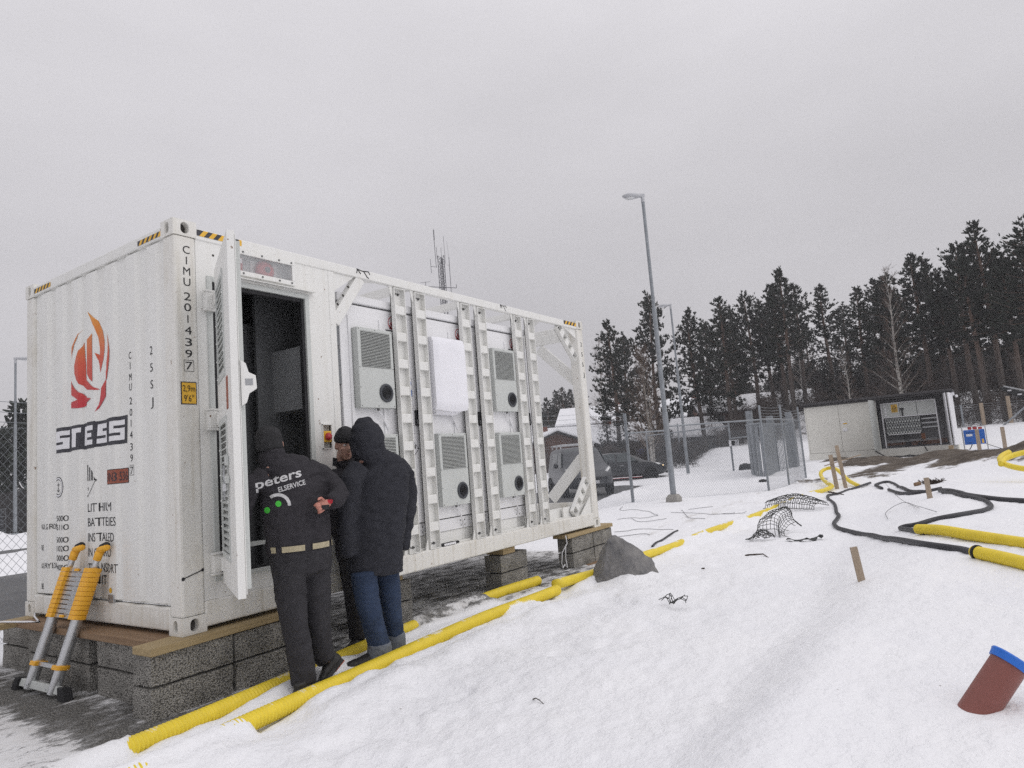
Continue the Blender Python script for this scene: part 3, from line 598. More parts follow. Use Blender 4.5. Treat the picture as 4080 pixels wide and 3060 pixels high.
# equipment room: front sheet with doorway, roof, back and partition
DX0, DX1, DZ0, DZ1 = .262, 1.165, .335, 2.505
mb = MB(); y0, y1 = .012, .030
for x0, x1, z0, z1 in ((.172, DX0, .2, 2.772), (DX1, 1.264, .2, 2.772), (1.264, 1.352, .2, 1.219), (1.264, 1.352, 1.411, 2.772), (1.352, 1.402, .2, 2.772), (DX0, DX1, .2, DZ0), (DX0, .49, DZ1, 2.772), (.49, 1.035, DZ1, 2.575), (.49, 1.035, 2.765, 2.772), (1.035, DX1, DZ1, 2.772)):
    mb.box(x0, x1, y0, y1, z0, z1)
part('front_sheet', mb, WHITE, ct)
mb = MB(); mb.box(1.400, 1.472, .006, .10, .2, 2.772); part('bay_post', mb, WHITE, ct, bevel=.008)
mb = MB(); mb.box(.17, 1.45, .06, WD-.06, 2.835, 2.85); part('roof_sheet', mb, WHITE, ct)
mb = MB(); mb.box(.17, 1.45, WD-.02, WD-.005, .2, 2.772); part('back_sheet', mb, WHITE, ct)
mb = MB(); mb.box(1.425, 1.455, .1, WD-.06, .2, 2.772); part('partition', mb, CABW, ct)
mb = MB(); mb.box(.17, LN-.1, .064, WD-.064, .17, .215); part('floor_deck', mb, WHITE, ct)
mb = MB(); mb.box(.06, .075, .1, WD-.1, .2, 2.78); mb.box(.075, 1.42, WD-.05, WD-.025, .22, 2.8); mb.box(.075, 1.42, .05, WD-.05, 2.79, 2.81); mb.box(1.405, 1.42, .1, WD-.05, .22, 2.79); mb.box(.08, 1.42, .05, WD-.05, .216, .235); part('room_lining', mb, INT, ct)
# door frame, gasket, rain hood
mb = MB()
for a in ((DX0-.012, DX0+.03, .0, .09, DZ0-.02, DZ1+.01), (DX1-.03, DX1+.012, .0, .09, DZ0-.02, DZ1+.01), (DX0+.03, DX1-.03, .0, .09, DZ1-.03, DZ1+.01), (DX0+.03, DX1-.03, .0, .10, DZ0-.02, DZ0+.015)): mb.box(*a)
part('door_frame', mb, GREYM, ct, bevel=.004)
mb = MB()
for a in ((DX0+.03, DX0+.06, .018, .06, DZ0, DZ1), (DX1-.06, DX1-.03, .018, .06, DZ0, DZ1), (DX0+.06, DX1-.06, .018, .06, DZ1-.062, DZ1-.03), (DX0+.06, DX1-.06, .02, .06, DZ0+.015, DZ0+.035)): mb.box(*a)
part('door_gasket', mb, RUBBER, ct, bevel=.006)
mb = MB(); mb.prism([(.50, .012, 2.548), (.50, -.045, 2.535), (.50, -.045, 2.530), (.50, .012, 2.538)], (.725, 0, 0)); part('rain_hood', mb, WHITE, ct)
# alarm window
mb = MB()
for a in ((.49, 1.038, -.012, .012, 2.735, 2.772), (.49, 1.038, -.012, .012, 2.566, 2.603), (1.008, 1.038, -.012, .012, 2.603, 2.735), (.49, .515, -.012, .012, 2.603, 2.735)): mb.box(*a)
aw = part('alarm_window', mb, WHITE, ct, bevel=.003)
mb = MB(); mb.box(.49, 1.035, .095, .10, 2.57, 2.77); mb.box(.49, 1.035, .012, .10, 2.57, 2.574); mb.box(.49, 1.035, .012, .10, 2.766, 2.77); mb.box(1.03, 1.035, .012, .1, 2.57, 2.77); part('alarm_recess', mb, GREYM, aw)
mb = MB(); mb.lathe([(.085, 0), (.085, .012), (.075, .030), (.050, .043), (.024, .048)], (.800, .078, 2.668), (0, -1, 0), 28); part('alarm_bell', mb, REDB, aw, smooth=True)
mb = MB(); mb.lathe([(.026, 0), (.026, .003)], (.800, .030, 2.668), (0, -1, 0), 16); part('bell_cap', mb, DKGREY, aw); mb = MB(); mb.box(.68, .93, .088, .094, 2.60, 2.735); part('bell_plate', mb, WHITE, aw)
mb = MB(); mb.box(.508, .575, .03, .09, 2.605, 2.722); st = part('strobe_beacon', mb, RED, aw, bevel=.006); mb = MB(); mb.box(.52, .565, .022, .03, 2.675, 2.71); part('strobe_lens', mb, PRINTW, aw)
for x in (.55, .72, .88, 1.0):
    for z in (2.584, 2.754): mb = MB(); mb.lathe([(.008, 0), (.008, .005)], (x, -.012, z), (0, -1, 0), 8); part('bolt', mb, BOLT, aw)
mb = MB(); mb.lathe([(.011, 0), (.009, .001)], (.313, .0125, 2.681), (0, -1, 0), 12); part('drain_hole', mb, HOLE, ct)
mb = MB(); mb.box(.515, 1.008, -.004, .0, 2.603, 2.735); part('window_pane', mb, PANE, aw)
# emergency stop pocket
mb = MB(); mb.box(1.264, 1.352, .05, .055, 1.219, 1.411); mb.box(1.258, 1.264, .0, .055, 1.21, 1.42); mb.box(1.352, 1.358, .0, .055, 1.21, 1.42); mb.box(1.258, 1.358, -.012, .055, 1.411, 1.422); mb.box(1.258, 1.358, .0, .055, 1.212, 1.219); ep = part('switch_pocket', mb, WHITE, ct)
mb = MB(); mb.box(1.268, 1.348, .0, .049, 1.268, 1.362); part('stop_button_housing', mb, YELP, ep, bevel=.006); mb = MB(); mb.lathe([(.032, 0), (.034, .012), (.028, .022), (.0, .026)], (1.308, -.001, 1.313), (0, -1, 0), 16); part('stop_button', mb, RED, ep, smooth=True)
# equipment inside the doorway
mb = MB(); mb.box(1.16, 1.402, .09, .595, 1.56, 2.095); part('switch_cabinet', mb, INTL, ct, bevel=.004)
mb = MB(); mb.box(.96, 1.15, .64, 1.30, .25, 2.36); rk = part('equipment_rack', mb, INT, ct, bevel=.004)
mb = MB(); mb.box(.942, .958, .625, .665, .25, 2.375); mb.box(.942, .958, .665, 1.30, 2.335, 2.375); mb.box(.942, .958, .665, 1.30, 1.92, 1.945); part('rack_frame', mb, GREYM, rk)
mb = MB(); mb.box(.938, .941, .72, .86, 2.03, 2.13); part('rack_display', mb, DKGREY, rk)
mb = MB(); mb.tube([(.93, .80, 1.70), (.90, .78, 1.72), (.90, .74, 1.66), (.93, .73, 1.55)], .012, 6); part('cable_loop', mb, RUBBER, rk)
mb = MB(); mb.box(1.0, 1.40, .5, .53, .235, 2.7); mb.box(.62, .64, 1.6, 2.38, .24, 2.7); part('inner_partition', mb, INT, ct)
mb = MB(); mb.box(.32, .78, .16, .22, .50, .53); mb.box(.45, .62, .22, .55, .34, .52); part('cable_tray', mb, GREYM, ct)
# the door, swung out
HX, HY = .292, -.012; FX, FY = -.165, -.880
du = Vector((FX-HX, FY-HY, 0)); DW = du.length; du.normalize(); dn = Vector((du.y, -du.x, 0))      # dn: outer face of the leaf
if dn.x > 0: dn = -dn
ZB, ZT = .318, 2.532
def dbox(u0, u1, n0, n1, z0, z1, mb=None, m=0):
    mb = mb or MB(); c = Vector((HX, HY, 0))+du*(u0+u1)/2+dn*(n0+n1)/2+Vector((0, 0, (z0+z1)/2)); return mb.obox(c, du*(u1-u0)/2, dn*(n1-n0)/2, Vector((0, 0, (z1-z0)/2)), m)
mb = MB(); U0, U1 = .10, DW
LV = [(.20, .64, 1.70, 2.36), (.20, .64, .52, 1.40)]          # louvred openings (u0,u1,z0,z1)
for a in ((U0, .17, ZB, ZT), (.67, U1, ZB, ZT), (.17, .67, 2.38, ZT), (.17, .67, 1.42, 1.68), (.17, .67, ZB, .50)): dbox(a[0], a[1], -.045, .0, a[2], a[3], mb)
dbox(U0, U1, -.052, -.046, ZB+.02, ZT-.02, mb)
door = part('door', mb, WHITE, ct, bevel=.004)
mb = dbox(U1-.05, U1-.022, -.078, -.052, ZB+.05, ZT-.06); part('door_rebate', mb, GREYM, door)
for u0, u1, z0, z1 in ((.17, .67, 1.68, 2.38), (.17, .67, .50, 1.42)):
    mb = MB()
    for a in ((u0, u0+.035, z0, z1), (u1-.035, u1, z0, z1), (u0+.035, u1-.035, z0, z0+.04), (u0+.035, u1-.035, z1-.04, z1)): dbox(a[0], a[1], -.005, .006, a[2], a[3], mb)
    part('louvre_frame', mb, GREYM, door)
    for q in range(6):
        for uu in (u0+.017, u1-.017):
            mb = MB(); c = Vector((HX, HY, 0))+du*uu+dn*.006+Vector((0, 0, z0+.03+(z1-z0-.06)*q/5)); mb.lathe([(.007, 0), (.004, .004)], c, dn, 8); part('rivet', mb, WHITE, door)
    k = int((z1-z0-.08)/.042); slat = None
    for i in range(k):
        z = z0+.04+(i+.5)*(z1-z0-.08)/k
        if slat is None:
            mb = MB(); c = Vector((HX, HY, 0))+du*(u0+u1)/2+dn*-.016+Vector((0, 0, z)); ax = (dn*.030+Vector((0, 0, -.017))); mb.obox(c, du*(u1-u0-.07)/2, ax*.62, ax.cross(du).normalized()*.0035); slat = part('louvre_slat', mb, GREYM, door); zs = z
        else:
            c_ = dup(slat, door); c_.location = (0, 0, z-zs)
for z in (2.32, 1.45, .44):
    mb = MB(); mb.box(.218, .285, -.035, .012, z-.062, z+.062); mb.box(.205, .30, -.040, -.004, z+.062, z+.078); mb.box(.205, .30, -.040, -.004, z-.078, z-.062)
    h_ = part('hinge', mb, WHITE, ct, bevel=.006); mb = MB(); mb.cyl((.289, -.022, z-.05), (.289, -.022, z+.05), .017); dbox(.0, .115, -.02, .008, z-.045, z+.045, mb); part('hinge_arm', mb, WHITE, h_)
mb = MB(); c0 = Vector((HX, HY, 0)); dbox(.71, .93, .001, .008, 1.475, 1.645, mb); part('orange_label', dbox(.715, .80, .0, .004, 1.45, 1.655), ORANGEP, door)
# lock case on the leaf's free edge, seen from outside past the edge
mb = MB(); pr = [(0, 1.72), (.03, 1.70), (.045, 1.645), (.085, 1.625), (.09, 1.545), (.045, 1.515), (.03, 1.46), (0, 1.44)]
base_ = c0+du*(DW-.02); mb.prism([base_-dn*(.055+a)+Vector((0, 0, z)) for a, z in pr], du*.03); part('lock_case', mb, WHITE, door, bevel=.004)
mb = MB(); mb.obox(base_-dn*.10+du*.012+Vector((0, 0, 1.585)), du*.006+du*.014, dn*.022, Vector((0, 0, .02))); part('latch_bolt', mb, STEEL, door)
mb = MB(); dbox(.66, .73, .002, .022, 1.10, 1.16, mb); hd = part('hasp', mb, GREYM, door, bevel=.003); mb = MB(); dbox(.70, .75, .002, .028, .99, 1.035, mb); part('staple', mb, GREYM, door, bevel=.003)
mb = MB(); pc = c0+du*.70+dn*.030
mb.tube([pc+Vector((0, 0, 1.10)), pc+Vector((0, 0, 1.04)), pc+du*.012+Vector((0, 0, 1.01)), pc+Vector((0, 0, .985))], .006, 6); part('shackle', mb, STEEL, hd)
mb = MB(); mb.obox(pc+Vector((0, 0, .965)), du*.017, dn*.011, Vector((0, 0, .024))); part('padlock', mb, ALU, hd, bevel=.003); mb = MB(); mb.tube([pc+Vector((0, 0, .94)), pc+Vector((0, 0, .89))], .006, 5); part('keys', mb, STEEL, hd)
# open bay: gussets, knees, roof beams, end braces
def bx(name, p0, p1, w, h, hint=(0, 1, 0), m=None): mb = MB(); mb.beam(p0, p1, w, h, hint); return part(name, mb, m or WHITE, ct, bevel=.004)
mb = MB(); mb.prism([(1.472, .02, 2.772), (1.72, .02, 2.772), (1.472, .02, 2.60)], (0, .012, 0)); part('gusset', mb, WHITE, ct)
mb = MB(); mb.prism([(5.56, .03, 2.772), (5.885, .03, 2.772), (5.885, .03, 2.64)], (0, .012, 0)); part('gusset', mb, WHITE, ct); mb = MB(); mb.prism([(5.58, .03, .2), (5.885, .03, .2), (5.885, .03, .42)], (0, .012, 0)); part('gusset', mb, WHITE, ct)
def channel(name, p0, p1, w, dp, k, hint=(0, 1, 0), pocket=True, bolts=True):
    "open channel with cross plates let into it"
    p0, p1 = Vector(p0), Vector(p1); t = (p1-p0); ln = t.length; t.normalize(); nrm = Vector((0, -1, 0)); sd = t.cross(nrm).normalized()
    mb = MB(); m_ = (p0+p1)/2; mb.obox(m_-nrm*(dp-.004), t*ln/2, sd*w/2, nrm*.004)
    for s_ in (-1, 1): mb.obox(m_+sd*s_*(w/2-.004)-nrm*dp/2, t*ln/2, sd*.004, nrm*dp/2)
    for s_ in (-1, 1): mb.obox(m_+t*s_*(ln/2-.003)-nrm*dp/2, t*.003, sd*(w/2-.008), nrm*dp/2)
    ch = part(name, mb, WHITE, ct)
    pl = None; per = ln/(k+.62)
    for i in range(k):
        c = p0+t*(per*(i+.82)); mb = MB(); mb.obox(c-nrm*(dp/2-.001), t*.044, sd*(w/2-.0085), nrm*(dp/2-.004)); part('cross_plate', mb, WHITE, ch, bevel=.006)
    if bolts:
        for e_, s_ in ((p0, 1), (p1, -1)):
            for q in (-.022, .022):
                mb = MB(); c = e_+t*s_*.05+sd*q-nrm*(dp-.008); mb.lathe([(.014, 0), (.014, .009), (.008, .009), (.008, .022)], c, nrm, 8); part('bolt', mb, BOLT, ch)
    return ch
channel('knee_brace', (5.385, .006, 2.768), (5.81, .006, 2.345), .125, .06, 3); channel('knee_brace', (5.385, .006, .235), (5.815, .006, .655), .125, .06, 3)
ks = bx('knee_brace', (1.80, .055, 2.772), (1.465, .055, 2.32), .10, .085)
for q in range(3):
    mb = MB(); c = Vector((1.80, .012, 2.772))+(Vector((1.465, .012, 2.32))-Vector((1.80, .012, 2.772)))*(.3+.2*q); mb.obox(c+Vector((-.042, .02, .03)), Vector((.012, 0, -.016))*.9, Vector((.004, 0, .003)), Vector((0, .006, 0))); part('slot', mb, HOLE, ks)
BARS = (2.215, 2.512, 3.257, 3.556, 4.296, 4.597)
for i, x in enumerate(BARS):
    channel('lashing_bar', (x+.076, .0, 2.758), (x+.076, .0, .200), .152, .06, 9)
    mb = MB(); mb.prism([(x-.05, .02, 2.772), (x-.005, .02, 2.772), (x-.005, .02, 2.66), (x-.02, .02, 2.66)], (0, .01, 0)); part('lug', mb, WHITE, ct); mb = MB(); mb.prism([(x-.05, .02, .2), (x-.005, .02, .2), (x-.005, .02, .30), (x-.02, .02, .30)], (0, .01, 0)); part('lug', mb, WHITE, ct)
for x in (2.46, 3.50, 4.54): bx('roof_beam', (x, .066, 2.815), (x, WD-.066, 2.815), .09, .075, (0, 0, 1))
bx('roof_brace', (4.95, .07, 2.81), (5.92, 1.0, 2.81), .07, .06, (0, 0, 1)); bx('roof_brace', (4.95, WD-.07, 2.81), (5.92, WD-1.0, 2.81), .07, .06, (0, 0, 1)); bx('roof_brace', (1.46, .30, 2.815), (2.0, .066, 2.815), .07, .07, (0, 0, 1))
mb = MB(); mb.box(5.955, 5.99, .155, WD-.155, 2.645, 2.783); part('end_beam', mb, WHITE, ct, bevel=.005)
for s_, ya in ((1, .15), (-1, WD-.15)):
    bx('end_brace', (5.985, ya, 2.06), (5.985, ya+s_*.56, 2.60), .155, .05, (1, 0, 0)); bx('end_brace', (5.985, ya, .955), (5.985, ya+s_*.56, .40), .155, .05, (1, 0, 0))
    mb = MB(); mb.box(5.2, 5.9, *( (.075, .09) if s_ > 0 else (WD-.09, WD-.075)), .215, .335); part('side_plate', mb, WHITE, ct)
for x0, x1 in ((1.48, 2.1), (2.104, 2.75), (2.754, 3.22), (3.224, 3.82), (3.824, 4.2), (4.204, 4.9), (4.904, 5.28)): mb = MB(); mb.box(x0, x1, .128 if int(x0*50) % 2 else .150, .165, .216, .328); part('base_plate', mb, WHITE, ct)
# chipped paint and a wisp of torn tape on the rail
for x, k in ((1.74, 1.), (4.02, .8)):
    mb = MB()
    for a, b in (((0, 2.852), (.07, 2.842)), ((.01, 2.848), (.0, 2.812)), ((.015, 2.846), (.05, 2.812)), ((.07, 2.843), (.15, 2.85)), ((.085, 2.846), (.125, 2.80)), ((.12, 2.80), (.15, 2.785)), ((.15, 2.85), (.165, 2.825))):
        mb.beam((x+a[0]*k, .0025, a[1]), (x+b[0]*k, .0025, b[1]), .009*k, .002, (0, 1, 0))
    part('paint_chip', mb, BLACK, ct)
mb = MB(); mb.beam((.004, .0005, .372), (.165, .0005, .415), .006, .003, (0, 1, 0)); mb.lathe([(.013, 0), (.010, .002)], (.018, .004, .374), (0, -1, 0), 10); mb.lathe([(.012, 0), (.009, .002)], (.158, .004, .413), (0, -1, 0), 10); part('scrape_mark', mb, BLACK, ct)

# ---------------------------------------------------------------- battery cabinets in the frame bay
FLAMES = flame_mat('small_flame_print', 2.37, 2.47)
CX = [(1.575, 2.585), (2.612, 3.622), (3.670, 4.650)]
def screw(c, par, r=.006):
    mb = MB(); mb.lathe([(r, 0), (r*.6, .003)], c, (0, -1, 0), 6); return part('screw', mb, BOLT, par)
def ac(parent, x0, z0, covered=False):
    x1, z1, yf, yb = x0+.447, z0+.742, .02, .098
    mb = MB(); mb.box(x0, x1, yf, yb, z0, z1); a = part('air_conditioner', mb, GREYM, parent, bevel=.004)
    mb = MB(); gx0, gx1, gz0, gz1 = x0+.04, x1-.035, z0+.375, z1-.03; mb.box(gx0, gx1, yf-.001, yf+.002, gz0, gz1, 1)
    k = 24
    for i in range(k):
        z = gz0+(i+.5)*(gz1-gz0)/k; h = (gz1-gz0)/k
        mb.prism([(gx0, yf-.001, z+h*.30), (gx0, yf-.008, z-h*.12), (gx0, yf-.001, z-h*.25)], (gx1-gx0, 0, 0))
    part('grille', mb, [GREYM, BLACK], a)
    c = (x0+.328, yf, z0+.142)
    mb = MB(); mb.lathe([(.088, 0), (.088, .008), (.080, .014), (.068, .014), (.062, .004), (0, .003)], c, (0, -1, 0), 28, cap=False); fr = part('fan_ring', mb, DKGREY, a, smooth=False)
    mb = MB()
    for r in (.052, .040, .028, .016): mb.lathe([(r-.002, 0), (r-.002, .004), (r+.002, .004), (r+.002, 0)], (c[0], yf-.006, c[2]), (0, -1, 0), 20, cap=False)
    for q in range(4): d_ = Vector((math.cos(q*PI/2), 0, math.sin(q*PI/2))); mb.beam(Vector((c[0], yf-.009, c[2])), Vector((c[0], yf-.009, c[2]))+d_*.064, .004, .003, (0, 1, 0))
    mb.lathe([(.008, 0), (.008, .006)], (c[0], yf-.006, c[2]), (0, -1, 0), 10); part('fan_guard', mb, RUBBER, a)
    for px in (x0+.018, (x0+x1)/2, x1-.018):
        for pz in (z0+.018, z1-.014): screw((px, yf, pz), a)
    for pz in (.25, .5): screw((x0+.012, yf, z0+.742*pz), a); screw((x1-.012, yf, z0+.742*pz), a)
    mb = MB(); mb.cyl((x0+.25, .055, z0-.022), (x0+.25, .055, z0), .012, 8); part('drain_nipple', mb, BOLT, a)
    mb = MB(); mb.tube([(x0+.25, .055, z0-.02), (x0+.30, .06, z0-.07), (x0+.37, .08, z0-.16), (x0+.40, .088, z0-.20)], .008, 6); part('drain_hose', mb, PRINTW, a)
    if covered:
        fx0, fx1, fz0, fz1 = x0-.055, x1+.02, z0-.005, z1+.005
        bm_ = MB(); nx, nz_ = 10, 16; P = []
        for j in range(nz_+1):
            for i in range(nx+1):
                u = i/nx; w = j/nz_; e_ = min(u, 1-u)*nx; f_ = min(w, 1-w)*nz_
                P.append((fx0+(fx1-fx0)*u, -.055+.022*max(0, 1-e_)+.02*max(0, 1-f_)+.006*noise.noise((u*3, w*5, 1)), fz0+(fz1-fz0)*w+(-.02*math.sin(u*PI)*(1-w)**4)))
        k = len(P); P += [(p[0], .06, p[2]+(.02 if j_ == 0 else 0)) for j_, p in enumerate(P)]
        q = [(i+j*(nx+1), i+1+j*(nx+1), i+1+(j+1)*(nx+1), i+(j+1)*(nx+1)) for j in range(nz_) for i in range(nx)]
        bd = [i for i in range(nx+1)]+[nx+(nx+1)*j for j in range(1, nz_+1)]+[nx-1-i+(nx+1)*nz_ for i in range(nx)]+[(nx+1)*j for j in range(nz_-1, 0, -1)]
        q += [(bd[(i+1) % len(bd)], bd[i], bd[i]+k, bd[(i+1) % len(bd)]+k) for i in range(len(bd))]
        bm_.add(P, q); smooth_by_angle(part('foam_cover', bm_, FOAM, a, label='white foam packing sleeve pulled over the upper air conditioner'), 24)
        mb = MB(); mb.prism([(fx0+.02, .0, fz0+.01), (fx1-.02, .0, fz0+.01), (fx1-.16, .03, fz0-.055), (fx0+.06, .03, fz0-.045)], (0, .05, 0)); part('foam_flap', mb, FOAM, a, bevel=.008)
    return a
FOAM = mat('white_packing_foam', (.86, .86, .90), .9, na=.02, ns=5, bump=.002, bs=40)
for ci, (x0, x1) in enumerate(CX):
    lab = ('battery cabinet beside the equipment room, blue notice stickers on its door', 'middle battery cabinet with white foam sleeve over its upper air conditioner', 'battery cabinet nearest the open frame bay, both air conditioners uncovered')[ci]
    cb = thing('battery_cabinet', lab, 'cabinet', ((x0+x1)/2, .7, .215), 'white battery cabinets inside the container frame')
    mb = MB(); mb.box(x0, x1, .135, 1.25, .46, 2.545); part('cabinet_body', mb, CABW, cb, bevel=.006)
    mb = MB(); mb.box(x0+.012, x1-.012, .10, .128, .462, 2.536); dr = part('cabinet_door', mb, CABW, cb, bevel=.006)
    mb = MB(); mb.box(x0-.012, x1+.0, .085, 1.27, 2.552, 2.63); part('cabinet_roof', mb, CABW, cb, bevel=.012)
    mb = MB(); mb.box(x0+.02, x1-.02, .128, .135, .47, 2.54); part('door_seal', mb, RUBBER, cb)
    mb = MB(); mb.box(x0, x1, .115, 1.2, .332, .452); pl = part('plinth', mb, CABW, cb, bevel=.004)
    mb = MB(); mb.box((x0+x1)/2+.05, (x0+x1)/2+.053, .113, .116, .335, .45); part('plinth_joint', mb, HOLE, pl)
    for px in ((x0+x1)/2+.02, (x0+x1)/2+.085, x1-.05):
        for pz in (.365, .415): screw((px, .114, pz), pl, .009)
    for xx in (x0+.06, x1-.06): mb = MB(); mb.lathe([(.085, 0), (.085, .02)], (xx, .35, 2.62), (0, -1, 0), 20); part('lifting_lug', mb, CABW, cb)
    mb = MB()
    for z in (2.30, 1.95, 1.2, .75): mb.box(x0-.022, x0+.012, .11, .14, z-.16, z+.16)
    part('hinge_strip', mb, mat('hinge_grey', (.22, .23, .24), .5, .4) if ci == 0 else bpy.data.materials['hinge_grey'], cb)
    for xx in (x0+.105, x0+.50): mb = MB(); mb.box(xx, xx+.03, .088, .101, .56, 2.43); part('stiffener', mb, CABW, dr, bevel=.002)
    hx = x1-.06
    mb = MB(); mb.box(hx-.022, hx+.022, .075, .101, 1.412, 1.568); hd = part('swing_handle', mb, RUBBER, dr, bevel=.008); mb = MB(); mb.box(hx-.010, hx+.012, .066, .076, 1.43, 1.47); part('lock_barrel', mb, STEEL, hd)
    ox = x0+.145
    ac(cb, ox, 1.572, ci == 1); ac(cb, ox+.002, .585)
    # emblem, wordmark, badges
    mb = MB(); k_ = .118
    lx, lz = x0+.70, 2.42
    for pl_ in FL.values():
        pts = [(lx+(1.29-y)*.16, .0985, lz+(z-2.05)*.155) for y, z in pl_]; P, F = cut_grid(pts, [tuple(range(len(pts)))], []); mb.add(P, F)
    mb2 = MB(); mb2.lathe([(.062, 0), (.070, 0)], (lx, .0985, lz+.002), (0, -1, 0), 28, cap=False); 
    part('flame_emblem', mb, FLAMES, dr); part('emblem_ring', mb2, FLAMES, dr)
    dk_, wt_ = wordmark('STESS', .05, .042)
    wx = x0+.60; mb = MB(); place2d(mb, dk_, (wx, .0985, 2.292), (1, 0, 0), (0, 0, 1)); part('wordmark_outline', mb, HAZB, dr); mb = MB(); place2d(mb, wt_, (wx, .0972, 2.292), (1, 0, 0), (0, 0, 1)); part('wordmark', mb, PRINTW, dr)
    mb = MB(); mb.add([(wx-.012, .0985, 2.345), (wx+.24, .0985, 2.345), (wx+.24, .0985, 2.351), (wx-.012, .0985, 2.351)], [(0, 1, 2, 3)]); part('wordmark_outline', mb, HAZB, dr)
    mb = MB(); mb.box(wx+.03, wx+.125, .088, .1, 2.165, 2.225); bd_ = part('keypad', mb, RUBBER, dr, bevel=.014 if ci == 0 else .004); mb = MB(); mb.box(wx+.055, wx+.10, .084, .088, 2.18, 2.21); part('keypad_cover', mb, DKGREY, bd_)
    if ci == 2: mb = MB(); mb.box(wx+.085, wx+.14, .09, .1, 1.955, 2.01); part('indicator', mb, RUBBER, dr, bevel=.01)
    # class 9 diamond and notices beside the handle
    dx, dz = x1-.17, 1.185; mb = MB(); hw = .125
    mb.add([(dx-hw, .0985, dz), (dx, .0985, dz-hw), (dx+hw, .0985, dz), (dx, .0985, dz+hw)], [(0, 1, 2, 3)], 0); mb.add([(dx-hw+.01, .0978, dz), (dx, .0978, dz-hw+.01), (dx+hw-.01, .0978, dz), (dx, .0978, dz+hw-.01)], [(0, 1, 2, 3)], 1)
    for q in range(-3, 4):
        a_ = q*.034; top_ = hw-.014-abs(a_); mb.add([(dx+a_-.009, .097, dz), (dx+a_+.009, .097, dz), (dx+a_+.009, .097, dz+max(.003, top_-.009)), (dx+a_-.009, .097, dz+max(.003, top_-.004))], [(0, 1, 2, 3)], 0)
    if ci < 2: part('hazard_diamond', mb, [BLACK, PRINTW], dr)
    if ci == 0:
        BLUEP = mat('blue_print', (.03, .13, .42), .5)
        mb = MB(); nx_ = x1-.185
        for z0_, z1_ in ((1.70, 1.885), (1.585, 1.685), (1.435, 1.57), (1.33, 1.42)): mb.add([(nx_, .0985, z0_), (nx_+.095, .0985, z0_), (nx_+.095, .0985, z1_), (nx_, .0985, z1_)], [(0, 1, 2, 3)], 0); mb.add([(nx_+.004, .0978, z0_+.004), (nx_+.091, .0978, z0_+.004), (nx_+.091, .0978, z1_-.004), (nx_+.004, .0978, z1_-.004)], [(0, 1, 2, 3)], 1)
        ns_ = part('notice_sticker', mb, [BLACK, PRINTW], dr)
        mb = MB(); mb.lathe([(0, 0), (.036, .0005)], (nx_+.047, .0972, 1.835), (0, -1, 0), 18, cap=False); mb.add([(nx_+.008, .0972, 1.708), (nx_+.087, .0972, 1.708), (nx_+.087, .0972, 1.772), (nx_+.008, .0972, 1.772)], [(0, 1, 2, 3)]); part('mandatory_sign', mb, BLUEP, ns_)
        mb = MB()
        for z_, s_ in ((1.655, 'DANGER'), (1.615, 'VOLT'), (1.53, 'WARNING'), (1.46, 'BATTERY')): place2d(mb, text2d(s_, .016, .07), (nx_+.012, .0968, z_), (1, 0, 0), (0, 0, 1))
        part('notice_sticker', mb, BLACK, ns_)
# loose connector strip lying on the rail
mb = MB(); mb.obox((2.80, .03, .212), (.10, .0, .002), (0, .02, .006), (0, -.003, .011)); mb.obox((2.93, .035, .214), (.05, 0, .0), (0, .010, .003), (0, -.001, .009))
for q in range(7): mb.lathe([(.0125, 0), (.0125, .006)], (2.735+.026*q, .012, .214), (0, -1, .1), 10, 1)
single('terminal_strip', mb, [RUBBER, PRINTW], 'black and white terminal strip lying on the container bottom rail', 'electrical part')

# ---------------------------------------------------------------- concrete block piers and timbers
def block(par, x0, x1, y0, y1, z0, z1, seed):
    "rough edged block: noisy corners, worn arrises"
    rnd = random.Random(seed); bm = bmesh.new(); g = .006
    nx, ny, nz_ = max(2, int((x1-x0)/.09)), max(2, int((y1-y0)/.09)), 3
    vs = {}
    for i in range(nx+1):
        for j in range(ny+1):
            for k in range(nz_+1):
                if i in (0, nx) or j in (0, ny) or k in (0, nz_):
                    x, y, z = x0+g+(x1-x0-2*g)*i/nx, y0+g+(y1-y0-2*g)*j/ny, z0+(z1-z0-.003)*k/nz_
                    e = (i in (0, nx))+(j in (0, ny))+(k in (0, nz_)); s_ = .0022 if e == 1 else .0045
                    if e > 1: x += math.copysign(.007, x0+x1-2*x)*(i in (0, nx)); y += math.copysign(.007, y0+y1-2*y)*(j in (0, ny)); z += math.copysign(.006, z0+z1-2*z)*(k in (0, nz_))
                    vs[i, j, k] = (x+rnd.uniform(-s_, s_), y+rnd.uniform(-s_, s_), z+(rnd.uniform(-s_, 0) if 0 < k else 0))
    key = {q: n_ for n_, q in enumerate(vs)}; F = []
    for i in range(nx):
        for k in range(nz_):
            for j, fl in ((0, 0), (ny, 1)): q = [(i, j, k), (i+1, j, k), (i+1, j, k+1), (i, j, k+1)]; F.append(tuple(key[a] for a in (q[::-1] if fl else q)))
    for j in range(ny):
        for k in range(nz_):
            for i, fl in ((0, 1), (nx, 0)): q = [(i, j, k), (i, j+1, k), (i, j+1, k+1), (i, j, k+1)]; F.append(tuple(key[a] for a in (q[::-1] if fl else q)))
    for i in range(nx):
        for j in range(ny):
            for k, fl in ((0, 1), (nz_, 0)): q = [(i, j, k), (i+1, j, k), (i+1, j+1, k), (i, j+1, k)]; F.append(tuple(key[a] for a in (q[::-1] if fl else q)))
    mb = MB(); mb.add(list(vs.values()), F); return part('concrete_block', mb, LECA, par)
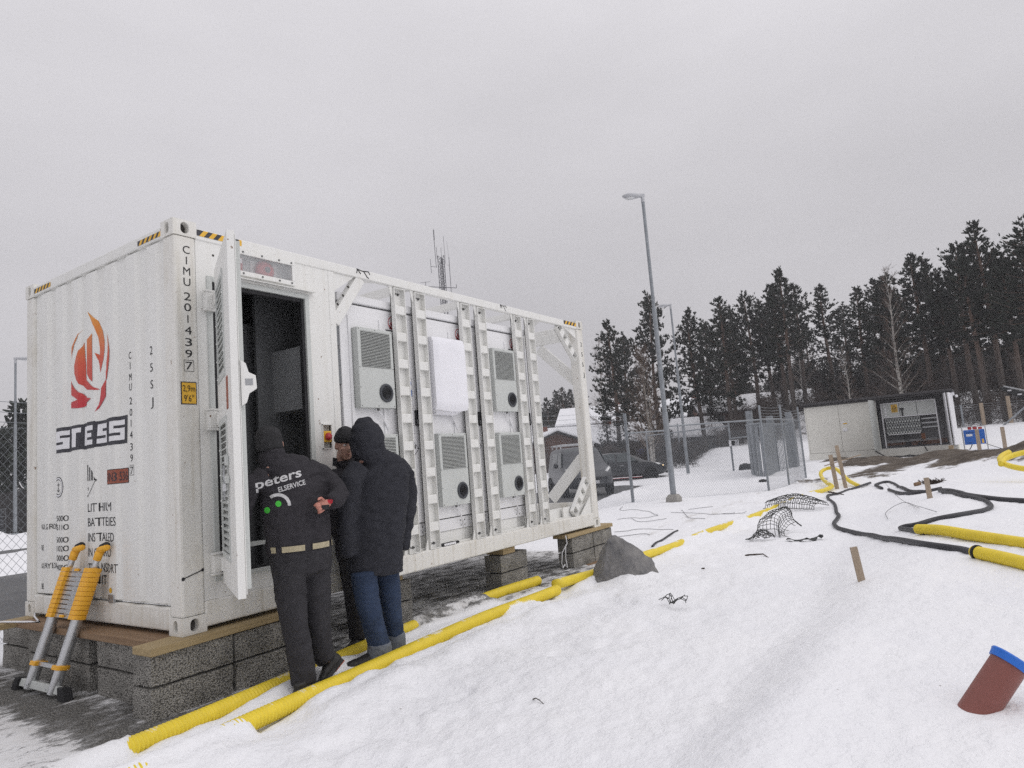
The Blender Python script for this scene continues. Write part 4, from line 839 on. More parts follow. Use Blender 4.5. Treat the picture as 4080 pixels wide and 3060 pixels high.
def pier(label, blocks, group='grey concrete block piers under the container'):
    xs_ = [b[0] for b in blocks]+[b[1] for b in blocks]; ys_ = [b[2] for b in blocks]+[b[3] for b in blocks]
    p = thing('block_pier', label, 'block pier', (sum(xs_)/len(xs_), sum(ys_)/len(ys_), -.455), group)
    for i, b in enumerate(blocks):
        for k, (z0, z1) in enumerate(((-.46, -.25), (-.25, -.05))):
            j = random.uniform(-.006, .006); block(p, b[0]+j, b[1]+j, b[2]+random.uniform(-.005, .005), b[3], z0, z1, i*7+k+int(b[0]*100))
    return p
pier('long block pier under the near container corner, below the pale timber', [(-.25, .345, -.055, .19), (.347, .94, -.055, .19)])
pier('block pier under the container end wall, next to the near corner', [(-.10, .14, .37, .97)])
pier('block pier under the container end wall, behind the leaning ladder', [(-.105, .135, 1.065, 1.62), (-.10, .14, 1.63, 2.16)])
pier('block pier under the far rear corner of the end wall', [(-.05, .19, 2.23, 2.82)])
pier('block pier under the container beside the man in the long coat', [(1.83, 2.42, .177, .42)])
pier('small two block pier under the middle of the container', [(3.755, 4.315, .085, .33)])
pier('four block pier under the far container corner, beside the big stone', [(5.235, 5.83, .0, .24), (5.833, 6.42, .0, .24)])
G_T = 'timbers laid between blocks and container'
def timber(x0, x1, y0, y1, z0, z1, m, label, sk=0):
    mb = MB(); mb.prism([(x0, y0, z0), (x1, y0+sk, z0), (x1, y1+sk, z0), (x0, y1, z0)], (0, 0, z1-z0)); return single('timber', mb, m, label, 'timber', G_T, bevel=.004)
timber(-.262, 1.02, -.10, .128, -.05, -.001, WOODX, 'pale treated timber under the near container corner and door side', .05)
timber(-.145, .10, .15, 2.215, -.052, -.003, WOODY, 'brown weathered timber along the foot of the end wall, behind the ladder')
timber(-.60, .16, 2.225, 2.42, -.05, -.001, WOODX, 'pale timber sticking out beyond the rear corner of the end wall')
timber(3.80, 4.04, .075, .31, -.05, .024, WOODX, 'short timber offcut on the small two block pier')
timber(5.09, 6.43, -.03, .20, -.05, -.001, WOODX, 'timber on top of the far block pier', .03)
timber(5.10, 6.28, -.075, .20, -.50, -.445, WOODY, 'dark board lying on the ground below the far block pier')
timber(1.85, 2.3, .19, .38, -.05, .024, WOODX, 'timber packing on the pier beside the long coat')
mb = MB(); mb.tube([(5.04, -.025, .0), (5.035, -.035, -.05), (5.05, -.03, -.10), (5.0, .02, -.2), (4.98, .03, -.33), (5.03, .05, -.40), (5.1, .06, -.37), (5.16, .06, -.42), (5.12, .05, -.3), (5.06, .0, -.12)], .007, 6)
single('cord', mb, PRINTW, 'thin white cord hanging in a loop beside the far block pier', 'cord', smooth=True)
mb = MB(); mb.tube([(.02, 2.30, .03), (-.02, 2.2, .01), (-.06, 2.05, .004), (-.10, 1.9, .004), (-.13, 2.0, .006), (-.22, 2.25, .01), (-.35, 2.5, .004), (-.5, 2.6, -.05)], .008, 6)
single('thin_cable', mb, PRINTW, 'thin white cable lying over the timber at the rear corner', 'cable', smooth=True)

# ---------------------------------------------------------------- telescopic ladder
ld = thing('telescopic_ladder', 'folded telescopic ladder with yellow collars leaning on the container end wall', 'ladder', (-.27, 1.42, -.44))
LB = {1: Vector((-.272, 1.235, -.42)), -1: Vector((-.278, 1.612, -.42))}; LT = {1: Vector((-.045, .995, .585)), -1: Vector((-.045, 1.385, .590))}
ldir = (LT[1]-LB[1]).normalized(); lx = (LB[1]-LB[-1]).normalized(); ln_ = lx.cross(ldir).normalized()
if ln_.x > 0: ln_ = -ln_
LL = (LT[1]-LB[1]).length
for s_ in (1, -1):
    b0 = LB[s_]
    mb = MB(); mb.tube([b0, b0+ldir*.55], .040, 20); st_ = part('stile', mb, ALU, ld, smooth=False); smooth_by_angle(st_)
    mb = MB(); mb.tube([b0+ldir*.53, b0+ldir*(LL-.02)], .021, 14); st2 = part('inner_tube', mb, ALU, ld); smooth_by_angle(st2)
    # pictogram strip
    mb = MB()
    a_ = (ln_*.55-lx*.83).normalized(); t_ = a_.cross(ldir).normalized()
    def strip(u, w, h, off, m): c = b0+ldir*u+a_*(.040+off); mb.add([c-t_*w-ldir*h, c+t_*w-ldir*h, c+t_*w+ldir*h, c-t_*w+ldir*h], [(0, 1, 2, 3)], m)
    strip(.38, .011, .16, .0004, 0)
    for q in range(8): strip(.245+.038*q, .0085, .015, .0008, 1); strip(.245+.038*q, .007, .0125, .0012, 0); strip(.245+.038*q, .004, .005+.003*(q % 3), .0016, 1)
    if s_ == 1: strip(.535, .015, .012, .001, 1)
    part('instruction_strip', mb, [PRINTW, BLACK], st_)
    # hooked rubber head
    h0 = b0+ldir*(LL-.09)
    mb = MB(); mb.loft([(h0, .03, .027), (h0+ldir*.05, .032, .03), (h0+ldir*.085+Vector((.03, 0, 0))*.4, .03, .028)], lx, 12, .2); mb.loft([(h0+ldir*.075, .03, .026), (h0+ldir*.09-lx*-.05, .03, .026), (h0+ldir*.095+lx*.085, .027, .024)], ln_, 12, .4); tp = part('end_cap', mb, LADY, ld, smooth=True)
    mb = MB(); mb.loft([(h0+ldir*.100+lx*.02, .028, .022), (h0+ldir*.115+lx*.07, .028, .022)], ln_, 10, .5); part('rubber_pad', mb, RUBBER, tp, smooth=True)
    # rungs' collars
collar = None
def collar_mb(s_, u, long_=True, h=.0165):
    mb = MB(); b0 = LB[s_]+ldir*u; pts = []; w = .046
    inner = -lx*s_*.075; k = 10
    for j in range(k+1):
        a = -PI/2+PI*j/k; pts.append(b0+lx*s_*(math.cos(a)*.030+.022)+ln_*math.sin(a)*w)
    pts += [b0-lx*s_*.055+ln_*w, b0-lx*s_*.055-ln_*w]
    mb.prism([p-ldir*h for p in pts], ldir*2*h); return mb
def rung_mb(u, h=.013):
    mb = MB(); c = (LB[1]+LB[-1])/2+ldir*u
    for q in (-.6, 0, .6): mb.tube([c-lx*.145+ln_*.012+ldir*h*q, c+lx*.145+ln_*.012+ldir*h*q], h*.55, 8)
    mb.obox(c, lx*.145, ln_*.02, ldir*h); return mb
us = [.185]+[.545+.0345*i for i in range(11)]
for i, u in enumerate(us):
    for s_ in (1, -1): part('collar', collar_mb(s_, u), LADY, ld, bevel=.004)
    part('rung', rung_mb(u), ALU, ld)
for i in (1, 11):
    mb = MB(); c = (LB[1]+LB[-1])/2+ldir*us[i]+ln_*.030
    for q in (-1, 1): mb.obox(c+lx*q*.014, lx*.012, ln_*.008, ldir*.010)
    part('release_button', mb, LADY, ld, bevel=.003)
c = (LB[1]+LB[-1])/2+ldir*.03
mb = MB(); mb.obox(c-lx*.02, lx*.355, ln_*.018, ldir*.028); part('stabiliser_bar', mb, GREYM, ld, bevel=.004)
for s_ in (1, -1):
    e_ = c-lx*.02+lx*s_*.355
    mb = MB(); mb.prism([e_-lx*s_*.05+ldir*.03-ln_*.035, e_+lx*s_*.02+ldir*.035-ln_*.035, e_+lx*s_*.075-Vector((0, 0, .065))-ln_*.035, e_-lx*s_*.02-Vector((0, 0, .075))-ln_*.035], ln_*.075); part('rubber_foot', mb, RUBBER, ld, bevel=.010)
    mb = MB(); mb.lathe([(.008, 0), (.006, .004)], c+lx*s_*.155+ln_*.041, ln_, 8); part('rivet', mb, STEEL, ld)

# ---------------------------------------------------------------- pipes, hoses and cables on the snow
def spline(pts, step):
    "Catmull-Rom through pts, resampled to even steps"
    P = [Vector(p) for p in pts]; P = [P[0]*2-P[1]]+P+[P[-1]*2-P[-2]]; out = []
    for i in range(1, len(P)-2):
        a, b, c, d = P[i-1:i+3]
        for k in range(24):
            t = k/24; out.append(.5*((2*b)+(c-a)*t+(2*a-5*b+4*c-d)*t*t+(3*b-a-3*c+d)*t**3))
    out.append(P[-2]); res = [out[0]]; acc = 0; q = [0]
    for i in range(1, len(out)): q.append(q[-1]+(out[i]-out[i-1]).length)
    n = max(2, int(q[-1]/step)); S = np.linspace(0, q[-1], n+1); A = np.array(out)
    return [Vector((np.interp(s, q, A[:, 0]), np.interp(s, q, A[:, 1]), np.interp(s, q, A[:, 2]))) for s in S]
def bz(x, y): return float(base(np.array([x]), np.array([y]))[0])
def ribbed(pts, r=.056, pitch=.026, n=16):
    P = spline(pts, pitch/4); rr = [r*(1, 1, .84, .84)[i % 4] for i in range(len(P))]; mb = MB(); mb.tube(P, rr, n, True); return mb
def lay(path, r, off=0): return [(x, y, bz(x, y)+r+off) for x, y in path]
YG = 'yellow cable conduits laid on the snow'
single('yellow_conduit', ribbed(lay([(-1.5, -.56)]+PIPE_A, .055, -.005)), PIPES, 'ribbed yellow conduit running closest along the container blocks', 'conduit', YG, smooth=True)
single('yellow_conduit', ribbed(lay([(-1.3, -.92)]+PIPE_B, .055, -.002)), PIPES, 'ribbed yellow conduit on the snow side, just in front of the shoes', 'conduit', YG, smooth=True)
mb = MB(); pc = lay(PIPE_C, .055, .0)+[(17.6, -1.02, -.36), (18.7, -.72, -.33), (19.9, -.38, -.25), (20.9, -.18, -.12), (21.3, -.32, -.02), (20.9, -.62, -.04), (20.2, -.9, -.18), (19.4, -1.18, -.33), (18.8, -1.5, -.45)]
mb.tube(spline(pc, .12), .055, 14); single('yellow_conduit', mb, PIPES, 'smooth yellow conduit half buried in snow, from the stone to the crossed stakes', 'conduit', YG, smooth=True)
def rpipe(pts): return [(x, y, bz(x, y)+.053) for x, y in pts]
p1 = ribbed(rpipe([(6.43, -3.80), (6.08, -4.03), (5.72, -4.28), (5.3, -4.62), (4.9, -4.98), (4.4, -5.4)])); o = single('yellow_conduit', p1, PIPEY, 'ribbed yellow conduit with a bent black cable coming out, farther of two', 'conduit', YG, smooth=True)
p2 = ribbed(rpipe([(4.78, -4.34), (4.62, -4.47), (4.42, -4.62), (4.15, -4.80), (3.8, -5.05), (3.3, -5.4)]), r=.057); o2 = single('yellow_conduit', p2, PIPEY, 'ribbed yellow conduit with a black ring at its mouth, nearer of two', 'conduit', YG, smooth=True)
q0 = Vector(rpipe([(4.78, -4.34)])[0]); q1 = Vector(rpipe([(4.62, -4.47)])[0]); mb = MB(); dd_ = (q1-q0).normalized(); mb.lathe([(.058, -.006), (.066, -.006), (.066, .012), (.058, .012)], q0+dd_*.03, dd_, 20); part('seal_ring', mb, RUBBER, o2)
# big loop leaning on the earth heap
mb = MB(); lp = []
for i in range(56):
    a = 2*PI*i/50; lp.append((14.35+.55*math.sin(a)+.006*i, -5.72+.96*math.cos(a), .16+.215*math.sin(a)+.0015*i))
mb.tube(lp, .055, 14); single('yellow_conduit', mb, PIPEY, 'smooth yellow conduit coiled in a big loop before the brown earth heap', 'conduit', YG, smooth=True)
CG = 'black power cables lying on the snow'
def cable(pts, r, label, sink=.3, m=CABLE, cat='cable', name='black_cable', g=CG):
    P = spline([(x, y, gh(x, y)+r*(1-sink)) for x, y in pts], .06); P = [Vector((p.x, p.y, max(p.z, gh(p.x, p.y)+r*(.55-sink)))) for p in P[::1]]
    mb = MB(); mb.tube(P, r, 10); return single(name, mb, m, label, cat, g, smooth=True)
cable([(4.62, -4.47), (4.98, -4.28), (5.13, -4.17), (5.41, -3.91), (6.2, -3.6), (7.0, -3.36), (7.54, -3.19), (8.1, -2.98), (8.61, -2.72), (9.01, -2.52), (9.67, -2.36), (10.25, -2.3), (10.88, -2.24), (11.5, -2.1), (12.3, -1.96), (13.2, -1.78), (14.35, -1.48), (15.34, -1.31), (16.2, -1.36), (17.5, -1.5), (19.6, -1.7)], .032, 'black cable looping from the nearer yellow conduit towards the crossed stakes')
cable([(6.3, -3.88), (6.87, -3.72), (7.3, -3.60), (7.68, -3.50), (7.74, -3.56), (7.55, -3.70), (7.72, -3.90), (7.82, -4.07), (8.17, -4.28), (8.6, -4.43), (9.05, -4.50), (9.45, -4.47), (10.04, -4.36), (10.71, -4.09), (11.81, -3.82)], .032, 'black cable bent sharply back at the mouth of the farther yellow conduit')
cable([(9.2, -5.2), (9.51, -4.89), (9.79, -4.65), (10.1, -4.43), (10.73, -4.19), (11.59, -3.96), (12.6, -3.74)], .04, 'black cable leading away from the short stake out of the picture')
cable([(15.29, -2.61), (14.22, -2.91), (13.4, -3.2), (13.17, -3.48), (13.2, -3.75)], .038, 'short black cable surfacing between the two wire ends and the stake')
cable([(17.14, -2.26), (18.32, -2.01), (19.07, -1.91), (19.5, -2.1), (19.04, -2.33), (17.12, -2.65), (15.32, -2.89), (14.02, -3.15), (13.22, -3.42)], .038, 'black cable curling out of the earth bank behind the short stake')
cable([(7.1, -.28), (7.5, -.17), (7.88, -.12), (8.5, -.02), (9.0, .05)], .016, 'thin dark hose behind the big stone', .2, cat='hose', name='dark_hose')
cable([(-.98, -.36), (-.85, -.33), (-.76, -.30), (-.67, -.285), (-.56, -.26)], .013, 'grey ribbed hose beside the near end of the yellow conduit', .1, cat='hose', name='dark_hose')
WG = 'thin dark wire ends scattered on the trodden snow'
for pts, lab in (([(14.06, 3.5), (13.03, 3.06), (13.02, 2.62), (12.64, 2.22), (12.5, 2.05), (11.79, 1.57)], 'long thin wire on the snow, curving in from the fence foot'), ([(11.79, 1.57), (11.38, 1.71), (11.32, 2.09), (11.16, 2.25)], 'thin wire on the snow, doubled back towards the frame end'), ([(11.32, 2.0), (10.82, 1.58), (10.84, 1.25), (11.14, 1.11)], 'thin hooked wire on the snow behind the far block pier'),
        ([(12.4, 1.51), (12.21, 1.15), (11.9, .61), (11.68, .14), (12.14, -.01)], 'thin wire on the snow below the concrete lamp base'), ([(13.19, 1.56), (11.45, .78), (11.02, .52), (10.97, .23)], 'thin straight wire crossing another on the trodden path'), ([(13.14, 1.37), (13.36, 1.12), (13.61, .94)], 'short thin wire nearest the concrete lamp base'),
        ([(8.78, 1.16), (8.86, .95), (9.2, .81), (9.29, .55), (9.19, .2)], 'thin wire arching over the snow behind the big stone'), ([(8.04, .8), (8.43, .75), (8.64, .56), (8.53, .37)], 'thin wire on the snow right behind the stone tip'), ([(11.68, .14), (11.75, -.12), (12.32, -.21)], 'thin wire tail at the edge of the trodden path')):
    P = spline([(x, y, gh(x, y)+.012) for x, y in pts], .12); P = [Vector((p.x, p.y, gh(p.x, p.y)+.010+.015*abs(noise.noise((p.x*2, p.y*2, 4))))) for p in P]; mb = MB(); mb.tube(P, .0042, 5); single('thin_wire', mb, CABLE, lab, 'wire', WG)
for pts, lab in (([(14.75, -2.61, .25), (13.03, -2.9, .18), (11.18, -3.24, .07), (9.57, -3.6, .01)], 'springy thin wire standing off the snow, the straighter one'), ([(9.33, -3.18, .0), (10.0, -3.10, .04), (10.48, -3.3, .08), (9.55, -3.58, .05), (8.53, -3.88, .01)], 'springy thin wire bent into a hook on the snow')):
    mb = MB(); mb.tube(spline([(x, y, bz(x, y)+z+.01) for x, y, z in pts], .15), .0036, 5); single('thin_wire', mb, CABLE, lab, 'wire', 'springy wire ends on the snow')

# ---------------------------------------------------------------- stone, netting, stakes, drain pipe, scraps
def stone():
    U_ = Vector((.75, -.66, 0)); D_ = Vector((.66, .75, 0)); o_ = Vector((4.46, -.70, -.47)); bm = bmesh.new(); rs = random.Random(4)
    for u, d, z in ((0, -.05, 0), (.02, .22, 0), (.08, -.10, .14), (.19, -.02, .46), (.245, -.01, .525), (.30, .03, .515), (.28, .16, .47), (.20, .20, .36), (.42, -.10, .40), (.53, -.08, .32), (.52, .14, .30), (.64, -.10, .215), (.66, .12, .17), (.72, -.09, .02), (.70, .18, 0), (.34, -.24, .05), (.50, -.24, .06), (.16, -.20, .04), (.36, .30, .05), (.34, -.20, .26)): bm.verts.new(o_+U_*u*1.04+D_*d+Vector((0, 0, z)))
    bmesh.ops.convex_hull(bm, input=bm.verts[:]); bmesh.ops.delete(bm, geom=[v for v in bm.verts if not v.link_faces], context='VERTS')
    bmesh.ops.triangulate(bm, faces=bm.faces[:]); bmesh.ops.subdivide_edges(bm, edges=bm.edges[:], cuts=9, use_grid_fill=True); bm.normal_update(); q = []
    for v in bm.verts: p = v.co*1.0; q.append(v.co+v.normal*(.016*noise.noise(p*6)+.012*(1-2.2*abs(noise.noise(p*11)))+.004*noise.noise(p*30)))
    for v, c in zip(bm.verts, q): v.co = c
    mb = MB(); bm.verts.index_update(); mb.add([tuple(v.co) for v in bm.verts], [tuple(v.index for v in f.verts) for f in bm.faces]); bm.free(); return mb
STONE = mat('grey_granite', (.13, .13, .135), .8, ns=6, na=.01, col2=(.27, .26, .25), thr=(.35, .75), bump=.012, bs=18)
so = single('big_stone', stone(), STONE, 'big angular grey stone standing in the snow beside the far block pier', 'stone', smooth=True); smooth_by_angle(so, 24)
NET = mat('black_plastic_netting', (.025, .026, .025), .6)
def net(name, f, nu, nv, r, label, group, drop=.0, seed=1):
    "grid net: f(u, v) -> point; some cells torn off along the rim"
    rnd = random.Random(seed); P = {}; mb = MB()
    for i in range(nu+1):
        for j in range(nv+1):
            e = min(i, nu-i, j, nv-j)
            if e == 0 and rnd.random() < drop: continue
            p = Vector(f(i/nu, j/nv)); P[i, j] = p+Vector((rnd.uniform(-1, 1), rnd.uniform(-1, 1), rnd.uniform(-1, 1)))*r*1.6
    for (i, j), p in P.items():
        for q in ((i+1, j), (i, j+1)):
            if q in P: mb.tube([p, (p+P[q])/2+Vector((0, 0, -r*.6)), P[q]], r, 4, False)
    return single(name, mb, NET, label, 'netting', group)
NG = 'torn pieces of black plastic netting on the snow'
def fn1(u, v):       # crumpled standing sheet
    x = 8.2-.40*(u-.5)+.28*math.sin(v*3); y = -1.48-.56*u+.08*math.sin(v*5); h = .37*math.sin(min(1, v*1.15)*PI*.55)*(1-abs(u-.42)*1.25)
    return (x+.5*v, y+.05*math.sin(u*9), bz(8.2, -1.7)+.03+max(0, h)+.05*noise.noise((u*4, v*4, 2)))
net('plastic_net', fn1, 15, 12, .0042, 'crumpled black plastic net standing up like a tent on the snow', NG, .25, 3)
def fn1b(u, v): return (7.72+.25*u, -1.48-.30*v-.1*u, bz(7.8, -1.5)+.03+.13*math.sin(u*PI)*math.sin(v*PI*.9)+.03*noise.noise((u*6, v*6, 5)))
net('plastic_net', fn1b, 9, 8, .0045, 'folded clump of black net at the foot of the tent-shaped piece', NG, .3, 5)
def fn2(u, v): a = PI*(v*.86+.04); return (12.3-.25*math.cos(a)+.9*(1-u)*.5, -.60-1.1*u+.10*math.cos(a), bz(12.3, -1.2)+.30*math.sin(a)*(.55+.45*math.sin(u*PI))+.01)
net('plastic_net', fn2, 22, 7, .006, 'strip of black net curling over the half buried yellow conduit', NG, .05, 6)
def fn3(u, v): return (3.62+.05*math.sin(u*8)-.10*v, -1.86-.24*u, bz(3.6, -2)+.02+.075*abs(math.sin(u*PI*1.6+v*1.2))*(1-.5*v)+.02*noise.noise((u*7, v*5, 1)))
net('plastic_net', fn3, 7, 4, .0036, 'small torn scrap of black net lying alone in open snow', NG, .35, 8)
def rag(pts, w, label, seed):
    mb = MB(); P = spline([(x, y, gh(x, y)+z) for x, y, z in pts], .035); rnd = random.Random(seed)
    for i in range(len(P)-1):
        d_ = (P[i+1]-P[i]).normalized(); s_ = d_.cross(Vector((0, 0, 1))).normalized(); k0 = w*(.5+.5*math.sin(i*1.3))+.01; k1 = w*(.5+.5*math.sin(i*1.3+1.3))+.01
        mb.add([P[i]-s_*k0, P[i]+s_*k0+Vector((0, 0, .03*math.sin(i))), P[i+1]+s_*k1+Vector((0, 0, .03*math.sin(i+1))), P[i+1]-s_*k1], [(0, 1, 2, 3)])
    o = single('cloth_scrap', mb, mat('grey_plastic_rag', (.05, .052, .052), .7, na=.4, ns=25), label, 'scrap'); s = o.modifiers.new('thickness', 'SOLIDIFY'); s.thickness = .006; return o
rag([(7.78, -2.05, .02), (7.72, -2.2, .02), (7.80, -2.36, .03), (7.95, -2.46, .06), (8.02, -2.44, .04)], .03, 'dark crumpled plastic scrap half under snow, below the tent-shaped net', 4)
def twig(pts, r, label): mb = MB(); P = spline([(x, y, gh(x, y)+z) for x, y, z in pts], .04); P = [p+Vector((0, 0, .012*noise.noise(p*9))) for p in P]; mb.tube(P, [r*(1-.6*i/len(P)) for i in range(len(P))], 5); return single('twig', mb, mat('dark_bark_twig', (.05, .035, .027), .9, na=.3, ns=30) if 'dark_bark_twig' not in bpy.data.materials else bpy.data.materials['dark_bark_twig'], label, 'twig', 'twigs on the snow')
twig([(6.55, -1.80, .0), (6.52, -1.9, .012), (6.56, -1.99, .02), (6.44, -2.07, .012), (6.33, -2.15, .0)], .012, 'dark twig lying on the smooth snow in front of the netting')
twig([(5.55, -1.57, .0), (5.52, -1.61, .015)], .014, 'tiny dark twig stub between the stone and the long twig')
twig([(16.3, -1.15, .05), (15.8, -1.4, .06), (15.5, -1.62, .02)], .025, 'dark stick across the black cable near the crossed stakes')
twig([(1.05, -2.05, .0), (1.02, -2.10, .02), (1.0, -2.16, .0)], .004, 'fine grass stalk poking out of the near snow')
def sprig():
    mb = MB(); rnd = random.Random(3); c = Vector((15.1, -3.5, gh(15.1, -3.5)))
    for q in range(26):
        a = rnd.uniform(0, 2*PI); l = rnd.uniform(.06, .17); d_ = Vector((math.cos(a)*.8, math.sin(a), rnd.uniform(.1, .8))).normalized(); p = c+Vector((rnd.uniform(-.12, .12), rnd.uniform(-.14, .14), 0)); mb.tube([p, p+d_*l*.6, p+d_*l+Vector((0, 0, -.05))], [.012, .009, .004], 4)
        for w in range(5): e = p+d_*l*(.3+.14*w); mb.tube([e, e+Vector((rnd.uniform(-.1, .1), rnd.uniform(-.1, .1), rnd.uniform(0, .09)))], .008, 3)
    return single('dead_bush', mb, bpy.data.materials['dark_bark_twig'], 'low dead bush of dark twigs beside the short stake', 'bush')
sprig()
mb = MB(); mb.loft([((15.95, -3.08, -.29), .055, .05), ((15.95, -3.20, -.26), .06, .052)], (1, 0, 0), 10, .3); single('wood_log', mb, WOODY, 'short brown log end lying behind the dead bush', 'log', smooth=True)
SG = 'wooden survey stakes in the snow'
def stake(x, y, h, w, lean, label, zb=None, m=None, d_=.022, yaw=.6):
    z0 = (gh(x, y) if zb is None else zb)-.06; ax = Vector((math.cos(yaw), math.sin(yaw), 0)); t = Vector((lean[0], lean[1], 1)).normalized(); s_ = ax.cross(t).normalized(); c = Vector((x, y, z0))
    mb = MB(); mb.obox(c+t*(h+.06)/2, s_*w/2, s_.cross(t)*d_/2, t*(h+.06)/2); return single('wooden_stake', mb, m or WOODZ, label, 'stake', SG, bevel=.002)
stake(4.25, -3.49, .295, .062, (-.02, .10), 'wooden stake leaning alone in the middle of the smooth snow')
stake(10.98, -3.67, .35, .085, (-.02, .04), 'short wooden stake beside the dead bush and black cables')
stake(18.22, -1.04, .95, .11, (-.02, .06), 'wooden stake of the crossed pair, shorter and thicker', d_=.03); stake(18.5, -1.22, 1.20, .10, (-.02, .08), 'wooden stake of the crossed pair, taller one', d_=.03)
mb = MB(); mb.beam((18.14, -.80, .18), (18.36, -1.72, .42), .03, .13, (1, 0, 0)); single('wooden_board', mb, WOODZ, 'short board nailed across the pair of stakes', 'board')
# brown drain pipe with blue cap
b0 = Vector((1.29, -4.37, -.29)); t_ = (Vector((.54, -.84, 0))*.66+Vector((0, 0, .75))).normalized()
dp = thing('drain_pipe', 'brown plastic drain pipe with bright blue cap leaning out of the snow', 'pipe', b0)
mb = MB(); mb.tube([b0-t_*.10, b0+t_*.25], .074, 32); ob = part('pipe_tube', mb, mat('brown_pvc', (.235, .085, .07), .42, na=.06, ns=6), dp); smooth_by_angle(ob)
mb = MB(); c = b0+t_*.25; mb.lathe([(.075, -.03), (.081, -.03), (.085, -.004), (.088, .004), (.083, .011), (.073, .011), (.068, .003), (.035, .003), (.031, .010), (.012, .010), (.007, .004), (0, .004)], c, t_, 32, cap=False); ob = part('pipe_cap', mb, mat('blue_plastic', (.025, .16, .62), .4, na=.05, ns=10), dp); smooth_by_angle(ob)
mb = MB(); a_, b_ = frame(t_, (0, 0, 1)); mb.obox(c+a_*.090, a_*.012, b_*.014, t_*.004); part('cap_tab', mb, bpy.data.materials['blue_plastic'], dp)

# ---------------------------------------------------------------- people
def organic(name, mb, vox, mats, parent=None, it=4, fold=0, ff=(6, 6, 6), loc=None, label=None, seed=0, pick=None):
    "fuse overlapping lofts into one continuous skin, relax it and press in cloth folds"
    o0 = LOC[parent.name] if parent else Vector(loc)
    me = mb.mesh('tmp', o0); o = bpy.data.objects.new('tmp', me); COL.objects.link(o)
    r = o.modifiers.new('r', 'REMESH'); r.mode = 'VOXEL'; r.voxel_size = vox
    s = o.modifiers.new('s', 'SMOOTH'); s.factor = .5; s.iterations = it
    dg = bpy.context.evaluated_depsgraph_get(); dg.update(); m2 = bpy.data.meshes.new_from_object(o.evaluated_get(dg)); bpy.data.objects.remove(o); m2.name = name
    n = len(m2.vertices); co = np.empty(n*3); m2.vertices.foreach_get('co', co); co = co.reshape(-1, 3)
    if fold:
        nr = np.empty(n*3); m2.vertex_normals.foreach_get('vector', nr); nr = nr.reshape(-1, 3); d_ = np.empty(n)
        for i in range(n):
            p = co[i]; q = Vector((p[0]*ff[0]+seed, p[1]*ff[1], p[2]*ff[2])); w = noise.noise(q*.5); a = noise.noise(q+Vector((w, w, w))*1.5); d_[i] = (1-abs(a)*2.2)*.6+.5*noise.noise(q*2.3)
        co = co+nr*(d_*fold)[:, None]; m2.vertices.foreach_set('co', co.ravel())
    m2.polygons.foreach_set('use_smooth', [True]*len(m2.polygons)); m2.materials.clear()
    for m in (mats if isinstance(mats, (list, tuple)) else [mats]): m2.materials.append(m)
    if pick:
        for f in m2.polygons: f.material_index = pick(f.center+o0)
    o = bpy.data.objects.new(name, m2); COL.objects.link(o)
    if parent: o.parent = parent; LOC[o.name] = o0.copy()
    else: o.location = o0; LOC[o.name] = o0.copy()
    if label: o['label'] = label
    return o
def hand(mb, w, d, pn, sd, curl=.5, k=1.0):
    "palm and five bent fingers: wrist w, hand direction d, palm normal pn, sd = +1 thumb on pn x d side"
    w, d, pn = Vector(w), Vector(d).normalized(), Vector(pn).normalized(); pn = (pn-d*pn.dot(d)).normalized(); s = pn.cross(d)*sd
    P = lambda a, b, c=0: w+(d*a+s*b+pn*c)*k
    mb.loft([(P(-.03, 0), .027*k, .021*k), (P(.01, 0), .030*k, .019*k), (P(.05, .002), .040*k, .017*k), (P(.088, 0), .040*k, .013*k)], s, 14, .4)
    for b, ln, r in ((.029, .074, .0092), (.010, .082, .0094), (-.010, .076, .0090), (-.028, .060, .0080)):
        p = P(.085, b); a = curl*.55; pts = [(P(.06, b*.9), r*1.1)]; pts.append((p, r*1.08))
        for seg, f in ((.45, 1.0), (.32, 1.15), (.23, .8)):
            p = p+(d*math.cos(a)+pn*math.sin(a))*ln*seg*k; pts.append((p, r*(1-.12*len(pts)/5))); a += curl*f
        mb.loft([(q, rr*k, rr*k) for q, rr in pts], s, 8, .7)
    a0 = P(.015, .026, .004); a1 = a0+(d*.55+s*.62+pn*.35*curl)*.045*k; a2 = a1+(d*.86+s*.12+pn*.5*curl)*.034*k; a3 = a2+(d*.9-s*.10+pn*.55*curl)*.024*k
    mb.loft([(a0, .015*k, .013*k), (a1, .0125*k, .0115*k), (a2, .0108*k, .010*k), (a3, .009*k, .0085*k)], pn, 8, .7)
def head_frame(c, F, U=(0, 0, 1)):
    c, F, U = Vector(c), Vector(F).normalized(), Vector(U).normalized(); A = U.cross(F).normalized(); U = F.cross(A)
    return (lambda f, a, u: c+F*f+A*a+U*u), F, A, U
